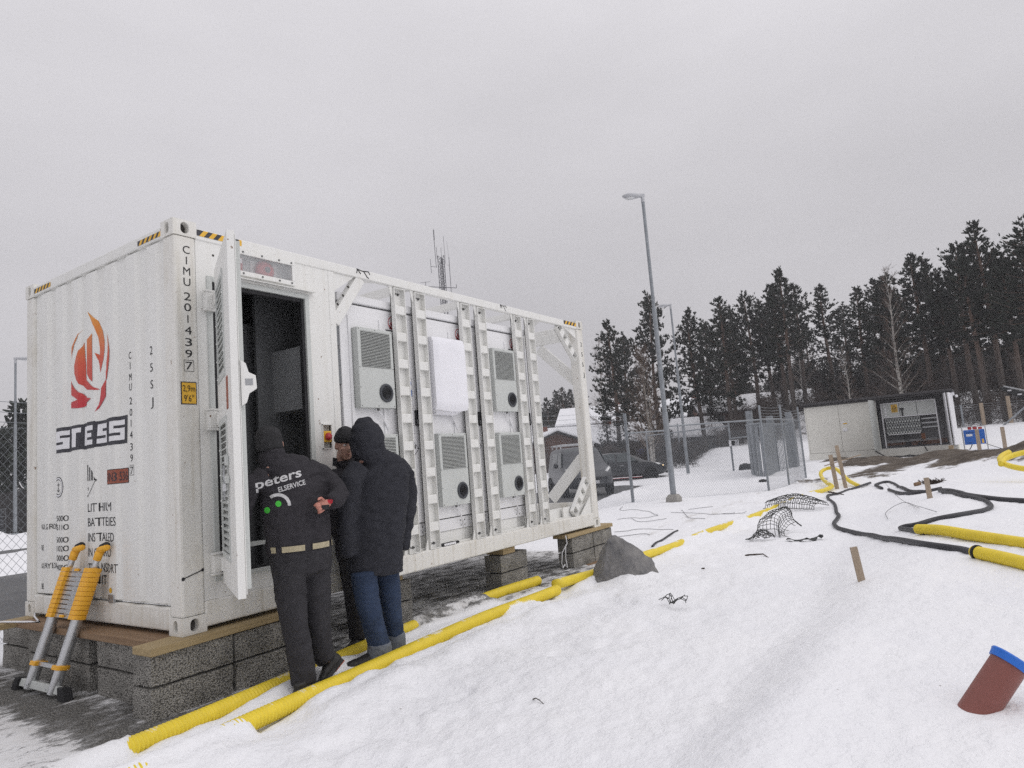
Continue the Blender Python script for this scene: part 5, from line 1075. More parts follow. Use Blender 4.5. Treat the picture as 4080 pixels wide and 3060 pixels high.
def head(mb, c, F, U=(0, 0, 1)):
    hp, F, A, U = head_frame(c, F, U); e = lambda p, f, a, u: mb.ell(hp(*p), F*f, A*a, U*u, 18, 11)
    e((-.012, 0, .04), .098, .076, .088); e((.028, 0, -.035), .062, .060, .082); e((.052, 0, -.094), .030, .033, .024); e((.02, 0, -.075), .055, .052, .04)
    mb.loft([(hp(.083, 0, .022), .010, .010), (hp(.100, 0, -.004), .011, .011), (hp(.112, 0, -.026), .0155, .0125)], A, 10, .5)
    for s in (1, -1): e((.092, s*.013, -.030), .012, .009, .008); e((.076, s*.031, .034), .014, .026, .0085); e((.060, s*.043, -.022), .022, .020, .018); e((-.005, s*.078, -.005), .022, .010, .034)
    e((.083, 0, -.060), .013, .026, .0062); e((.082, 0, -.070), .013, .022, .0065)
    mb.loft([(hp(-.02, 0, -.05), .056, .058), (hp(-.035, 0, -.12), .058, .060), (hp(-.045, 0, -.175), .066, .066)], A, 14, .2)
def face_bits(par, c, F, U=(0, 0, 1)):
    hp, F, A, U = head_frame(c, F, U)
    for s in (1, -1):
        mb = MB(); mb.ell(hp(.0765, s*.031, .012), F*.0125, A*.0125, U*.0105, 12, 8); ey = part('eye', mb, PRINTW, par, smooth=True)
        mb = MB(); mb.ell(hp(.086, s*.031, .012), F*.0042, A*.0058, U*.0058, 10, 6); part('iris', mb, mat('iris_grey', (.03, .035, .04), .2) if 'iris_grey' not in bpy.data.materials else bpy.data.materials['iris_grey'], ey, smooth=True)
        mb = MB(); mb.loft([(hp(.088, s*.014, .034), .005, .003), (hp(.090, s*.032, .038), .005, .003), (hp(.078, s*.052, .033), .004, .002)], U, 6, .3); part('eyebrow', mb, bpy.data.materials['fair_brow'], par, smooth=True)
        mb = MB(); mb.loft([(hp(.0865, s*.021, .020), .0035, .002), (hp(.0885, s*.032, .0235), .004, .002), (hp(.080, s*.045, .018), .0035, .002)], U, 6, .3); part('eyelid', mb, SKIN, par, smooth=True)
    mb = MB(); mb.loft([(hp(.083, .026, -.066), .002, .002), (hp(.0955, .0, -.0645), .0026, .002), (hp(.083, -.026, -.066), .002, .002)], U, 6, .3); part('mouth_line', mb, bpy.data.materials['lip'], par, smooth=True)
mat('lip', (.20, .075, .07), .5); mat('fair_brow', (.20, .13, .09), .8)
def cap(name, par, c, F, U, m, brim=.008, top=.142, roll=True):
    hp, F, A, U = head_frame(c, F, U); mb = MB(); ch = []
    for u, r in ((brim, 1.0), (brim+.03, 1.03), (.075, 1.0), (.108, .86), (top-.012, .58), (top, .25)): ch.append((hp(-.012, 0, u), .088*r, .112*r))
    mb.loft(ch, A, 20, .25); 
    return organic(name, mb, .007, m, par, 3, .0025, (28, 28, 20))
def shoe(par, heel, toe, m=SHOE, upv=(0, 0, 1), k=1.0, sole_m=None, trim=None):
    "low work shoe between heel and toe points (sole level)"
    h, t = Vector(heel), Vector(toe); d = (t-h); ln = d.length; d.normalize(); u = Vector(upv); u = (u-d*u.dot(d)).normalized(); s = u.cross(d)
    P = lambda a, b: h+d*a*ln+u*b
    mb = MB(); mb.loft([(P(.04, .045), .034*k, .040), (P(.16, .052), .039*k, .050), (P(.33, .060), .041*k, .054), (P(.50, .052), .044*k, .042), (P(.68, .042), .050*k, .032), (P(.86, .036), .046*k, .027), (P(.95, .033), .034*k, .022)], s, 16, .5)
    mb.loft([(P(.17, .05), .037*k, .045), (P(.15, .11), .037*k, .048)], s, 14, .2)
    o = organic('shoe', mb, .008, m, par, 3, .003, (16, 16, 16))
    mb = MB(); lo = []; 
    for a, w in ((0, .026), (.05, .034), (.2, .038), (.38, .034), (.55, .043), (.72, .050), (.88, .044), (.97, .026), (1.0, .012)): lo.append((a, w*k))
    pts = [h+d*a*ln+s*w for a, w in lo]+[h+d*a*ln-s*w for a, w in lo[::-1]]
    mb.prism([p-u*.002 for p in pts], u*.026); part('sole', mb, sole_m or SOLE, o, bevel=.004)
    if trim:
        mb = MB(); mb.prism([h+d*a*ln+s*w*.8 for a, w in lo[:4]]+[h+d*a*ln-s*w*.8 for a, w in lo[:4][::-1]], -u*.005); part('heel_pad', mb, trim, o)
    return o
def drape(pf, org, U, Vv, D, bvh, o0, off=.004, step=.02):
    "throw flat lettering along D on to a garment"
    org, U, Vv, D = Vector(org), Vector(U).normalized(), Vector(Vv).normalized(), Vector(D).normalized(); pts = [(u, v, 0) for u, v in pf[0]]
    us = [p[0] for p in pts]; vs_ = [p[1] for p in pts]
    pl = [((x, 0, 0), (1, 0, 0)) for x in np.arange(min(us), max(us), step)]+[((0, y, 0), (0, 1, 0)) for y in np.arange(min(vs_), max(vs_), step)]
    P, F = cut_grid(pts, pf[1], pl); out = []
    for p in P:
        w = org+U*p.x+Vv*p.y-D*.6; hit = bvh.ray_cast(w-o0, D); q = (hit[0]+o0-D*off) if hit[0] is not None else w+D*.6; out.append(q)
    mb = MB(); mb.add(out, F); return mb

def person(label, loc, mb):
    o = organic('person', mb, .012, [SKIN], None, 3, loc=loc); return tag(o, label, 'person')

# --- first man: logo jacket, leaning in the doorway
LAT = Vector((.95, -.31, 0)).normalized()
HD1, HF1 = Vector((.455, -.395, 1.232)), Vector((.78, .62, -.05))
body = MB(); head(body, HD1, HF1, (-.10, .05, 1))
body.loft([((.55, -.52, .48), .15, .10), ((.56, -.49, .9), .15, .09), ((.54, -.44, 1.0), .10, .06)], LAT, 14)
body.loft([((.665, -.54, .40), .06, .06), ((.650, -.56, .02), .05, .05), ((.69, -.555, -.24), .04, .04), ((.72, -.58, -.30), .03, .03)], LAT, 10); body.loft([((.455, -.54, .40), .06, .06), ((.452, -.575, .02), .05, .05), ((.472, -.62, -.38), .04, .04)], LAT, 10)
body.loft([((.36, -.43, 1.02), .05, .05), ((.255, -.40, .945), .045, .045), ((.245, -.33, .78), .04, .04), ((.265, -.27, .68), .035, .035), ((.33, -.17, .50), .027, .027), ((.36, -.13, .42), .024, .024)], LAT, 10)
body.loft([((.72, -.445, 1.045), .05, .05), ((.80, -.50, .99), .05, .05), ((.825, -.59, .91), .045, .045), ((.815, -.665, .85), .04, .04), ((.745, -.705, .815), .032, .032), ((.66, -.722, .80), .026, .026)], LAT, 10)
hand(body, (.36, -.13, .42), (.22, .25, -1), (.3, 1, .2), -1, .35)
man1 = person('man in black jacket with white company lettering, leaning into the open container doorway', (.5, -.58, -.45), body)
hm = MB(); hand(hm, (.645, -.722, .795), (-.93, -.06, -.28), (.1, -1, .25), -1, 1.0, 1.0)
organic('hand', hm, .0045, SKINR, man1, 2)
mb = MB()
mb.loft([((.56, -.525, .475), .218, .150), ((.565, -.51, .56), .225, .158), ((.575, -.49, .70), .232, .165), ((.575, -.465, .86), .238, .160), ((.565, -.445, .98), .225, .140), ((.545, -.425, 1.06), .165, .115), ((.50, -.41, 1.11), .085, .085)], LAT, 24, .15)
mb.loft([((.50, -.425, 1.04), .10, .10), ((.452, -.425, 1.095), .098, .098), ((.440, -.425, 1.15), .090, .094), ((.440, -.42, 1.198), .086, .092)], LAT, 16, .1)
mb.loft([((.36, -.43, 1.02), .075, .075), ((.255, -.40, .945), .075, .075), ((.245, -.33, .78), .066, .066), ((.265, -.27, .68), .062, .062), ((.33, -.17, .50), .050, .050), ((.355, -.14, .445), .046, .046)], LAT, 16, .2)
mb.loft([((.72, -.445, 1.045), .082, .082), ((.80, -.50, .99), .082, .08), ((.825, -.59, .91), .074, .074), ((.815, -.665, .85), .070, .070), ((.745, -.705, .815), .060, .060), ((.672, -.722, .80), .052, .052)], LAT, 16, .2)
jk = organic('jacket', mb, .011, JACK, man1, 4, .011, (7, 7, 15), seed=2)
mb = MB()
mb.loft([((.56, -.53, .53), .208, .142), ((.562, -.535, .43), .212, .150), ((.565, -.54, .34), .205, .145)], LAT, 20, .2)
mb.loft([((.455, -.54, .40), .112, .125), ((.448, -.55, .20), .100, .110), ((.452, -.575, .02), .086, .092), ((.462, -.60, -.14), .082, .086), ((.470, -.615, -.27), .080, .085), ((.472, -.62, -.36), .082, .088)], LAT, 18, .15)
mb.loft([((.665, -.54, .40), .112, .125), ((.655, -.55, .20), .104, .115), ((.650, -.56, .02), .090, .098), ((.665, -.56, -.12), .082, .086), ((.690, -.555, -.235), .076, .082), ((.712, -.570, -.285), .070, .074)], LAT, 18, .15)
organic('trousers', mb, .010, TROU, man1, 4, .007, (8, 8, 12), seed=5)
cap('beanie', man1, HD1+Vector((-.014, -.006, -.006)), HF1, (-.16, .0, 1), KNIT, -.030, .140)
mb = MB(); 
for k in range(26):
    a0, a1 = 2*PI*k/26, 2*PI*(k+1)/26
    if k % 4 == 3: continue
    def bp_(a, z): return Vector((.5615, -.532, .518))+LAT*.222*math.cos(a)+Vector((.31, .95, 0))*.158*math.sin(a)+Vector((0, 0, z))
    mb.add([bp_(a0, -.019), bp_(a1, -.019), bp_(a1, .019), bp_(a0, .019)], [(0, 1, 2, 3)])
part('belt', mb, BELT, man1)
shoe(man1, (.352, -.685, -.442), (.640, -.615, -.446))
sh2 = shoe(man1, (.815, -.625, -.315), (.640, -.600, -.445), upv=(-.62, .55, .35), trim=SHOEO)
o0 = LOC[jk.name]; bvh = BVHTree.FromPolygons([v.co for v in jk.data.vertices], [p.vertices for p in jk.data.polygons])
VD = Vector((.60, .80, -.02)); UU = Vector((.79, -.61, 0)); tl = .225
UX = (UU*math.cos(tl)+Vector((0, 0, 1))*math.sin(tl)).normalized(); VX = VD.cross(UX)*-1
if VX.z < 0: VX = -VX
PO = Vector((.150, -.62, .935))
def logo(name, pf, dx, dz, m): part(name, drape(pf, PO+UX*dx+VX*dz, UX, VX, VD, bvh, o0), m, jk)
logo('company_name', text2d('peters', .062, .315, shear=.12, bold=.018), .0, .0, REFL)
logo('company_name', text2d('ELSERVICE', .034, .185, shear=.05, bold=.02), .138, -.062, REFL)
arc = []
for i in range(15): a = PI*.62-PI*.70*i/14; arc.append((.088*math.cos(a), .088*math.sin(a)))
arc += [(p[0]*.76, p[1]*.76) for p in arc[::-1]]; logo('company_emblem', (arc, [(i, i+1, 28-i, 29-i) for i in range(14)]), .105, -.150, REFL)
for dx, dz in ((.035, -.155), (.115, -.135)): logo('company_emblem', ([(.019*math.cos(2*PI*i/20), .021*math.sin(2*PI*i/20)) for i in range(20)], [tuple(range(20))]), dx, dz, GREENP)
# what he holds behind his back
mb = MB(); hc = Vector((.565, -.765, .775)); mb.obox(hc, UU*.050, Vector((0, 0, 1))*.016+UU*.004, VD*.016); mb.loft([(hc-UU*.045+Vector((0, 0, -.01)), .026, .02), (hc-UU*.02+Vector((0, 0, -.005)), .024, .019)], (0, 0, 1), 10, .4)
single('hand_tool', mb, RUBBER, 'small black tool held behind the back of the man in the lettered jacket', 'tool', bevel=.004)
mb = MB(); cc = hc+UU*.05+Vector((0, 0, .022)); pts = [cc+UU*.012*math.sin(i*1.7)+UU*.004*i*.3+Vector((0, 0, .016*math.cos(i*2.1)+.012))-VD*.012 for i in range(14)]; mb.tube(spline(pts, .008), .0028, 5)
single('red_cord', mb, mat('red_cord_print', (.60, .03, .05), .6), 'tangled red cord looped round the hand with the black tool', 'cord', smooth=True)

# --- second man: long hooded parka, back to the camera
L2 = Vector((.75, -.66, 0)).normalized(); F2 = Vector((.60, .80, 0)); C2 = lambda s, y=-.55, z=0: Vector(((s+.694*y)/.72, y, z))
body = MB(); head(body, (1.235, -.50, 1.235), (.45, .9, -.1))
body.loft([((1.30, -.55, .3), .16, .1), ((1.33, -.55, 1.0), .16, .1)], L2, 12)
for q in ([C2(1.185, -.56, .25), C2(1.200, -.56, .05), C2(1.232, -.565, -.14), C2(1.268, -.578, -.36)], [C2(1.355, -.54, .25), C2(1.37, -.54, .05), C2(1.382, -.52, -.14), C2(1.394, -.51, -.36)]): body.loft([(a, .06-.008*i, .06-.008*i) for i, a in enumerate(q)], L2, 10)
SL2 = [[C2(1.19, z=1.02), C2(1.130, z=.93), C2(1.095, -.53, .74), C2(1.078, -.52, .58), C2(1.082, -.51, .47)], [C2(1.48, z=1.02), C2(1.545, z=.94), C2(1.568, z=.80), C2(1.545, -.56, .64), C2(1.505, -.57, .47)]]
for q in SL2: body.loft([(a, .045-.006*i, .045-.006*i) for i, a in enumerate(q)], L2, 10)
hand(body, SL2[0][-1], (0, .1, -1), (.6, .6, 0), 1, .7, .8); hand(body, SL2[1][-1], (-.1, .1, -1), (-.6, .6, 0), -1, .7, .8)
man2 = person('man in long dark hooded parka and blue jeans, seen from behind', (1.27, -.55, -.45), body)
mb = MB()
mb.loft([(C2(1.268, z=.215), .212, .165), (C2(1.275, z=.40), .218, .172), (C2(1.298, z=.60), .228, .178), (C2(1.325, z=.82), .240, .175), (C2(1.34, z=.97), .236, .155), (C2(1.335, z=1.06), .185, .125), (C2(1.315, z=1.11), .11, .10)], L2, 26, .06)
hc2 = C2(1.275, -.53)
mb.loft([(hc2+Vector((.02, -.0, 1.08)), .120, .125), (hc2+Vector((.0, .0, 1.16)), .134, .142), (hc2+Vector((-.01, .01, 1.25)), .136, .148), (hc2+Vector((-.005, .01, 1.33)), .118, .132), (hc2+Vector((.0, .0, 1.385)), .080, .096), (hc2+Vector((.01, -.01, 1.405)), .03, .04)], L2, 22, .4)
mb.loft([(C2(1.19, z=1.02), .09, .09), (C2(1.130, z=.93), .088, .088), (C2(1.095, -.53, .74), .080, .082), (C2(1.078, -.52, .58), .072, .074), (C2(1.082, -.51, .43), .064, .066), (C2(1.09, -.51, .385), .064, .066)], L2, 16, .12)
mb.loft([(C2(1.48, z=1.02), .09, .09), (C2(1.545, z=.94), .088, .088), (C2(1.568, z=.80), .080, .084), (C2(1.545, -.56, .64), .074, .078), (C2(1.505, -.57, .46), .066, .068), (C2(1.482, -.57, .36), .060, .062)], L2, 16, .12)
organic('parka', mb, .012, COAT, man2, 4, .013, (6, 6, 9), seed=9)
mb = MB()
mb.loft([(C2(1.185, -.56, .25), .098, .110), (C2(1.200, -.56, .05), .092, .100), (C2(1.232, -.565, -.14), .082, .088), (C2(1.262, -.575, -.27), .080, .084), (C2(1.270, -.58, -.315), .081, .085)], L2, 18, .12)
mb.loft([(C2(1.355, -.54, .25), .098, .110), (C2(1.37, -.54, .05), .088, .098), (C2(1.382, -.52, -.14), .076, .084), (C2(1.392, -.51, -.26), .074, .080), (C2(1.394, -.51, -.31), .074, .080)], L2, 18, .12)
organic('jeans', mb, .010, DENIM, man2, 4, .006, (8, 8, 16), seed=4)
for s_, y, z, r in ((1.272, -.582, -.345, .092), (1.396, -.51, -.335, .082)):
    mb = MB(); mb.loft([(C2(s_, y, z-.058), r*.97, r), (C2(s_, y, z), r, r*1.02), (C2(s_, y, z+.048), r*.96, r*.98)], L2, 20, .1); organic('turn_up', mb, .008, DENIMI, man2, 2, .004, (18, 18, 18))
shoe(man2, (1.325, -.61, -.448), (.960, -.475, -.440), k=1.12); shoe(man2, (1.52, -.52, -.448), (1.21, -.42, -.444), k=1.1)

# --- third man: half hidden between the other two, facing the camera
HD3, HF3 = Vector((1.345, -.165, 1.222)), Vector((-.38, -.90, -.12)); L3 = Vector((.92, -.39, 0))
body = MB(); head(body, HD3, HF3, (.04, -.08, 1)); body.loft([((1.46, -.12, .3), .15, .08), ((1.45, -.12, 1.0), .15, .08)], L3, 12)
for q in ([(1.385, -.11, .34), (1.415, -.10, .05), (1.455, -.07, -.2), (1.47, -.06, -.36)], [(1.545, -.13, .34), (1.575, -.12, .05), (1.60, -.11, -.2), (1.61, -.10, -.36)]): body.loft([(a, .055-.007*i, .055-.007*i) for i, a in enumerate(q)], L3, 10)
SL3 = [[(1.31, -.11, 1.0), (1.235, -.11, .90), (1.20, -.14, .74), (1.20, -.17, .63)], [(1.58, -.15, 1.0), (1.66, -.15, .88), (1.69, -.17, .7), (1.68, -.18, .55)]]
for q in SL3: body.loft([(a, .04-.005*i, .04-.005*i) for i, a in enumerate(q)], L3, 10)
hand(body, (1.20, -.17, .66), (.3, -.1, -1), (.5, .5, 0), 1, .8, .8); hand(body, (1.68, -.18, .60), (.1, .1, -1), (-.5, .5, 0), -1, .8, .8)
man3 = person('man in black beanie whose face shows between the two other men', (1.48, -.09, -.45), body); face_bits(man3, HD3, HF3, (.04, -.08, 1))
mb = MB()
mb.loft([((1.47, -.125, .28), .19, .115), ((1.465, -.13, .60), .20, .125), ((1.45, -.13, .86), .205, .125), ((1.43, -.135, 1.0), .185, .11), ((1.40, -.14, 1.06), .12, .09)], L3, 22, .1)
mb.loft([((1.395, -.14, 1.05), .098, .092), ((1.37, -.15, 1.115), .090, .090)], L3, 16, .1)
mb.loft([((1.31, -.11, 1.0), .07, .07), ((1.235, -.11, .90), .066, .066), ((1.20, -.14, .74), .058, .058), ((1.205, -.17, .56), .055, .055), ((1.215, -.175, .50), .05, .05)], L3, 14, .15); mb.loft([((1.58, -.15, 1.0), .07, .07), ((1.66, -.15, .88), .066, .066), ((1.69, -.17, .7), .058, .058), ((1.68, -.18, .45), .052, .052)], L3, 14, .15)
organic('coat', mb, .011, JACK, man3, 4, .006, (7, 7, 12), seed=12)
mb = MB(); hp, a_, b_, c_ = head_frame(HD3, HF3); mb.prism([hp(.03, .085, -.165), hp(.05, .095, -.10), hp(-.02, .105, -.095), hp(-.03, .10, -.16)], Vector((.006, .006, 0))); mb.prism([hp(.03, -.085, -.165), hp(.055, -.085, -.095), hp(-.02, -.10, -.09), hp(-.03, -.10, -.16)], Vector((.006, .006, 0))); part('collar', mb, JACK, man3, bevel=.002)
mb = MB()
mb.loft([((1.385, -.11, .34), .10, .10), ((1.415, -.10, .05), .085, .09), ((1.455, -.07, -.2), .072, .075), ((1.47, -.06, -.36), .070, .074)], L3, 16, .15); mb.loft([((1.545, -.13, .34), .10, .10), ((1.575, -.12, .05), .085, .09), ((1.60, -.11, -.2), .072, .075), ((1.61, -.10, -.36), .070, .074)], L3, 16, .15)
organic('trousers', mb, .011, TROU, man3, 4, .006, (8, 8, 12), seed=15)
cap('beanie', man3, HD3+Vector((-.004, -.01, 0)), HF3, (.06, .10, 1), KNIT, .036, .158)
shoe(man3, (1.53, -.04, -.452), (1.30, -.13, -.445)); shoe(man3, (1.66, -.06, -.452), (1.52, -.32, -.448))

# ---------------------------------------------------------------- fences
def link_mesh(par, p0, p1, z0a, z0b, h, cell=.072, r=.0021, kind='stuff'):
    "chain-link fabric: crossing diagonal wires over the rectangle p0-p1"
    p0, p1 = Vector((*p0, 0)), Vector((*p1, 0)); Ld = (p1-p0).length; t = (p1-p0)/Ld; nrm = Vector((-t.y, t.x, 0)); mb = MB()
    sl = .82; k0 = int(h/sl/cell)+1
    def pt(u, z): return p0+t*u+Vector((0, 0, z0a+(z0b-z0a)*u/Ld+z))
    for sg in (1, -1):
        for i in range(-k0-1, int(Ld/cell)+k0+2):
            u0 = i*cell; za, zb = 0, h
            ua = u0; ub = u0+sg*h*sl
            # clip to the panel
            def cl(ua, za, ub, zb):
                if ua == ub: return None
                ts = [0, 1]
                for lim in (0, Ld):
                    q = (lim-ua)/(ub-ua)
                    if 0 < q < 1: ts.append(q)
                ts.sort(); best = None
                for a, b in zip(ts, ts[1:]):
                    m_ = ua+(ub-ua)*(a+b)/2
                    if -1e-6 <= m_ <= Ld+1e-6: best = (a, b)
                return best
            c = cl(ua, za, ub, zb)
            if c is None or c[1]-c[0] < .01: continue
            a, b = pt(ua+(ub-ua)*c[0], h*c[0]), pt(ua+(ub-ua)*c[1], h*c[1])
            d = (b-a).normalized(); s = d.cross(nrm); o = nrm*.001*sg
            mb.add([a+s*r+o, a-s*r+o, a+nrm*r*1.4*sg+o, b+s*r+o, b-s*r+o, b+nrm*r*1.4*sg+o], [(0, 1, 4, 3), (1, 2, 5, 4), (2, 0, 3, 5)])
    for z in (.01, h-.01): mb.tube([pt(0, z), pt(Ld, z)], r*1.1, 4)
    o = part('chain_link_mesh', mb, GALV, par, kind=kind); return o
def barb(par, pts, z, r=.003):
    mb = MB(); P = []
    for a, b in zip(pts, pts[1:]):
        a, b = Vector(a), Vector(b); k = max(2, int((b-a).length/.5))
        for i in range(k): u = i/k; P.append(a.lerp(b, u)+Vector((0, 0, z-.05*math.sin(u*PI)*(b-a).length/3)))
    P.append(Vector(pts[-1])+Vector((0, 0, z))); mb.tube(P, r, 4)
    for a, b in zip(P, P[1:]):
        k = max(1, int((b-a).length/.16))
        for i in range(k):
            c = a.lerp(b, (i+.5)/k); d = Vector((.2, .3, 1)).normalized(); mb.tube([c-d*.018, c+d*.018], r*.7, 3, False)
    part('barbed_wire', mb, GALV, par)
def post(par, x, y, z0, z1, r=.026, m=None, name='fence_post', sq=False):
    mb = MB()
    if sq: mb.box(x-r, x+r, y-r, y+r, z0, z1)
    else: mb.tube([(x, y, z0), (x, y, z1)], r, 12)
    o = part(name, mb, m or GALV, par); 
    if not sq: smooth_by_angle(o)
    return o
# rear fence behind the container
FY_ = 3.84
f1 = thing('chain_link_fence', 'long chain link fence with barbed wire running behind the container', 'fence', (6, FY_, -.45))
for x in (-6.2, -3.0, .18, 3.3, 6.45, 9.58, 12.72, 15.48): post(f1, x, FY_, -.5, 2.10, .034, sq=True)
link_mesh(f1, (-6.2, FY_), (15.48, FY_), -.43, -.45, 2.19, .080, .0018)
for z in (2.03, 1.92, 1.815): barb(f1, [(-6.2, FY_, 0), (.18, FY_, 0), (9.58, FY_, 0), (12.72, FY_, 0), (15.48, FY_, 0)], z)
# gate line from the corner post past the tall lamp to the turnstile yard
f2 = thing('chain_link_fence', 'chain link fence with top tube between the corner post and the turnstile yard', 'fence', (17, 2.3, -.45))
A_, B_, C_, D_ = (15.48, 3.84), (18.42, .84), (20.2, .66), (24.27, .97)
M_ = (16.33, 2.96)
post(f2, *B_, -.5, 2.07, .034); post(f2, *C_, -.5, 2.1, .032); post(f2, *D_, -.5, 2.15, .034)
for a, b, h in ((A_, M_, 1.965), (M_, B_, 2.08), (B_, C_, 2.09), (C_, D_, 2.09)):
    link_mesh(f2, a, b, -.45, -.45, h, .075, .0018); mb = MB(); mb.tube([(*a, -.45+h+.01), (*b, -.45+h+.01)], .024, 10); smooth_by_angle(part('top_tube', mb, GALV, f2))
for z in (2.02, 1.93, 1.84, 1.75): barb(f2, [(*B_, 0), (*C_, 0), (*D_, 0)], z, .004)
# inner yard fence with the card reader post
f3 = thing('chain_link_fence', 'low inner chain link fence with a card reader post beside the turnstile', 'fence', (29.5, 5, -.45))
for a, b, h in (((33.5, 11.0), (29.83, 5.25), 2.25), ((29.83, 5.25), (28.9, 3.95), 2.05)): link_mesh(f3, a, b, -.45, -.45, h, .09, .0022)
post(f3, 29.83, 5.24, -.5, 1.98, .045); post(f3, 33.5, 11.0, -.5, 1.95, .045)
mb = MB(); mb.tube([(33.5, 11.0, 1.82), (29.83, 5.25, 1.85)], .03, 8); part('top_tube', mb, GALV, f3); mb = MB(); mb.tube([(29.83, 5.25, 1.25), (28.9, 3.95, 1.28)], .03, 8); part('top_tube', mb, GALV, f3)
mb = MB()
c = Vector((29.55, 5.0, 1.03)); u_ = Vector((.62, -.78, 0)); w_ = Vector((-.78, -.62, 0))
for q in ((0, 0, .17, .26, .02), ): pass
for s_ in (-1, 1): mb.obox(c+Vector((0, 0, .125*s_)), u_*.19, w_*.11, Vector((0, 0, .012))); mb.obox(c+u_*.18*s_, u_*.012, w_*.11, Vector((0, 0, .13)))
mb.obox(c-w_*.10+u_*.13, u_*.07, w_*.11, Vector((0, 0, .12))); rd = part('reader_hood', mb, PRINTW, f3); mb = MB(); mb.obox(c-w_*.09-u_*.03, u_*.10, w_*.01, Vector((0, 0, .11))); part('reader_face', mb, RUBBER, rd)
def box_thing(name, x, y, s, h, label, cat): mb = MB(); z = gh(x, y); mb.lathe([(s*.55, 0), (s*.6, h*.2), (s*.5, h*.8), (s*.42, h)], (x, y, z-.03), (0, 0, 1), 8); mb.lathe([(s*.2, h), (s*.2, h*1.12)], (x, y, z-.03), (0, 0, 1), 8); return single(name, mb, RUBBER, label, cat)
box_thing('rubber_block', 30.4, 4.85, .55, .30, 'dark rubber fence foot on the snow below the card reader', 'block'); box_thing('rubber_block', 22.7, 2.1, .28, .12, 'small dark stub in the snow just inside the fence', 'block')
# far right fence by the wood
f4 = thing('chain_link_fence', 'chain link fence with timber posts along the wood, right of the kiosk', 'fence', (45, -4.5, .9))
FP = [(44.5, 1.5), (45, -3.70), (45, -4.68), (45, -5.95), (45, -7.6), (45, -9.4)]
for i, (x, y) in enumerate(FP): post(f4, x, y, .5, 2.45 if i == 3 else 2.2, .10 if i in (2, 3) else .055, WOODZ if i in (2, 3) else GALV)
for a, b in zip(FP, FP[1:]): link_mesh(f4, a, b, .35, .35, 1.55, .13, .003)
for z in (2.15, 2.02): barb(f4, [(*p, 0) for p in FP], z, .006)
mb = MB(); mb.tube([(44, -4.62, .05), (44, -6.6, 1.72)], .045, 8); part('fence_brace', mb, GALV, f4)

# ---------------------------------------------------------------- lamp posts
LH = mat('lamp_head_grey', (.50, .51, .53), .5); LGL = mat('lamp_glass', (.70, .71, .72), .2)
def lamp(x, y, z0, h, hd, label, base_block=True, k=1.0):
    l = thing('street_lamp', label, 'street lamp', (x, y, z0), 'grey steel street lamps round the site')
    secs = [(0, .27, .078), (.27, .62, .064), (.62, 1.0, .047)]
    for a, b, r in secs: mb = MB(); mb.tube([(x, y, z0+.2+(h-.2)*a), (x, y, z0+.2+(h-.2)*b-.03), (x, y, z0+.2+(h-.2)*b)], [r*k, r*k*.97, r*k*.86], 16); smooth_by_angle(part('pole', mb, GALV, l))
    if base_block:
        mb = MB(); s = .165; mb.add([(x+a*s*q, y+b*s*q, z0+z) for q, z in ((1.06, -.1), (1.0, .13), (.66, .215)) for a, b in ((-1, -1), (1, -1), (1, 1), (-1, 1))], [(i*4+j, i*4+(j+1) % 4, i*4+4+(j+1) % 4, i*4+4+j) for i in range(2) for j in range(4)]+[(8, 9, 10, 11)]); part('concrete_base', mb, mat('cast_concrete', (.30, .29, .27), .9, na=.2, ns=9, bump=.004) if 'cast_concrete' not in bpy.data.materials else bpy.data.materials['cast_concrete'], l, bevel=.01)
    else:
        mb = MB(); mb.lathe([(.20, -.1), (.20, .05), (.10, .16)], (x, y, z0), (0, 0, 1), 14); part('concrete_base', mb, GALV, l)
    d = Vector((*hd, 0)).normalized(); s = Vector((-d.y, d.x, 0)); t = Vector((x, y, z0+h))
    mb = MB(); mb.tube([t-Vector((0, 0, .12)), t+Vector((0, 0, .09))], .055*k, 10); mb.obox(t+Vector((0, 0, .08))+d*.05, d*.10, s*.05, Vector((0, 0, .04))); hb = part('lamp_bracket', mb, LH, l)
    mb = MB(); c = t+d*.30+Vector((0, 0, .06)); ch = []
    for u, w, v in ((-.22, .06, .05), (-.14, .09, .07), (0, .13, .08), (.14, .135, .075), (.24, .10, .05), (.30, .04, .02)): ch.append((c+d*u+Vector((0, 0, .02-.10*(u+.3)*.25)), w*k, v*k))
    mb.loft(ch, s, 16, .3); hh = part('lamp_head', mb, LH, l, smooth=True)
    mb = MB(); mb.ell(c+d*.08-Vector((0, 0, .06)), d*.15, s*.09, Vector((0, 0, .035)), 16, 8); part('lamp_lens', mb, LGL, hh, smooth=True)
    return l
lamp(15.29, 2.55, -.45, 8.55, (-.72, .70), 'tall grey lamp post on a concrete base in front of the fence corner')
lamp(29.5, 7.32, -.45, 8.4, (-.55, .83), 'farther grey lamp post standing in the fenced snowy yard', False)
lamp(9.15, 28.02, -.45, 7.2, (.75, -.65), 'grey lamp post across the road beyond the container end wall', False, .9)
mb = MB(); mb.tube([(44.9, 13.43, -.4), (44.9, 13.43, 2.75)], .05, 8); single('steel_post', mb, GALV, 'thin bare steel post in the snowy yard behind the fence', 'post')

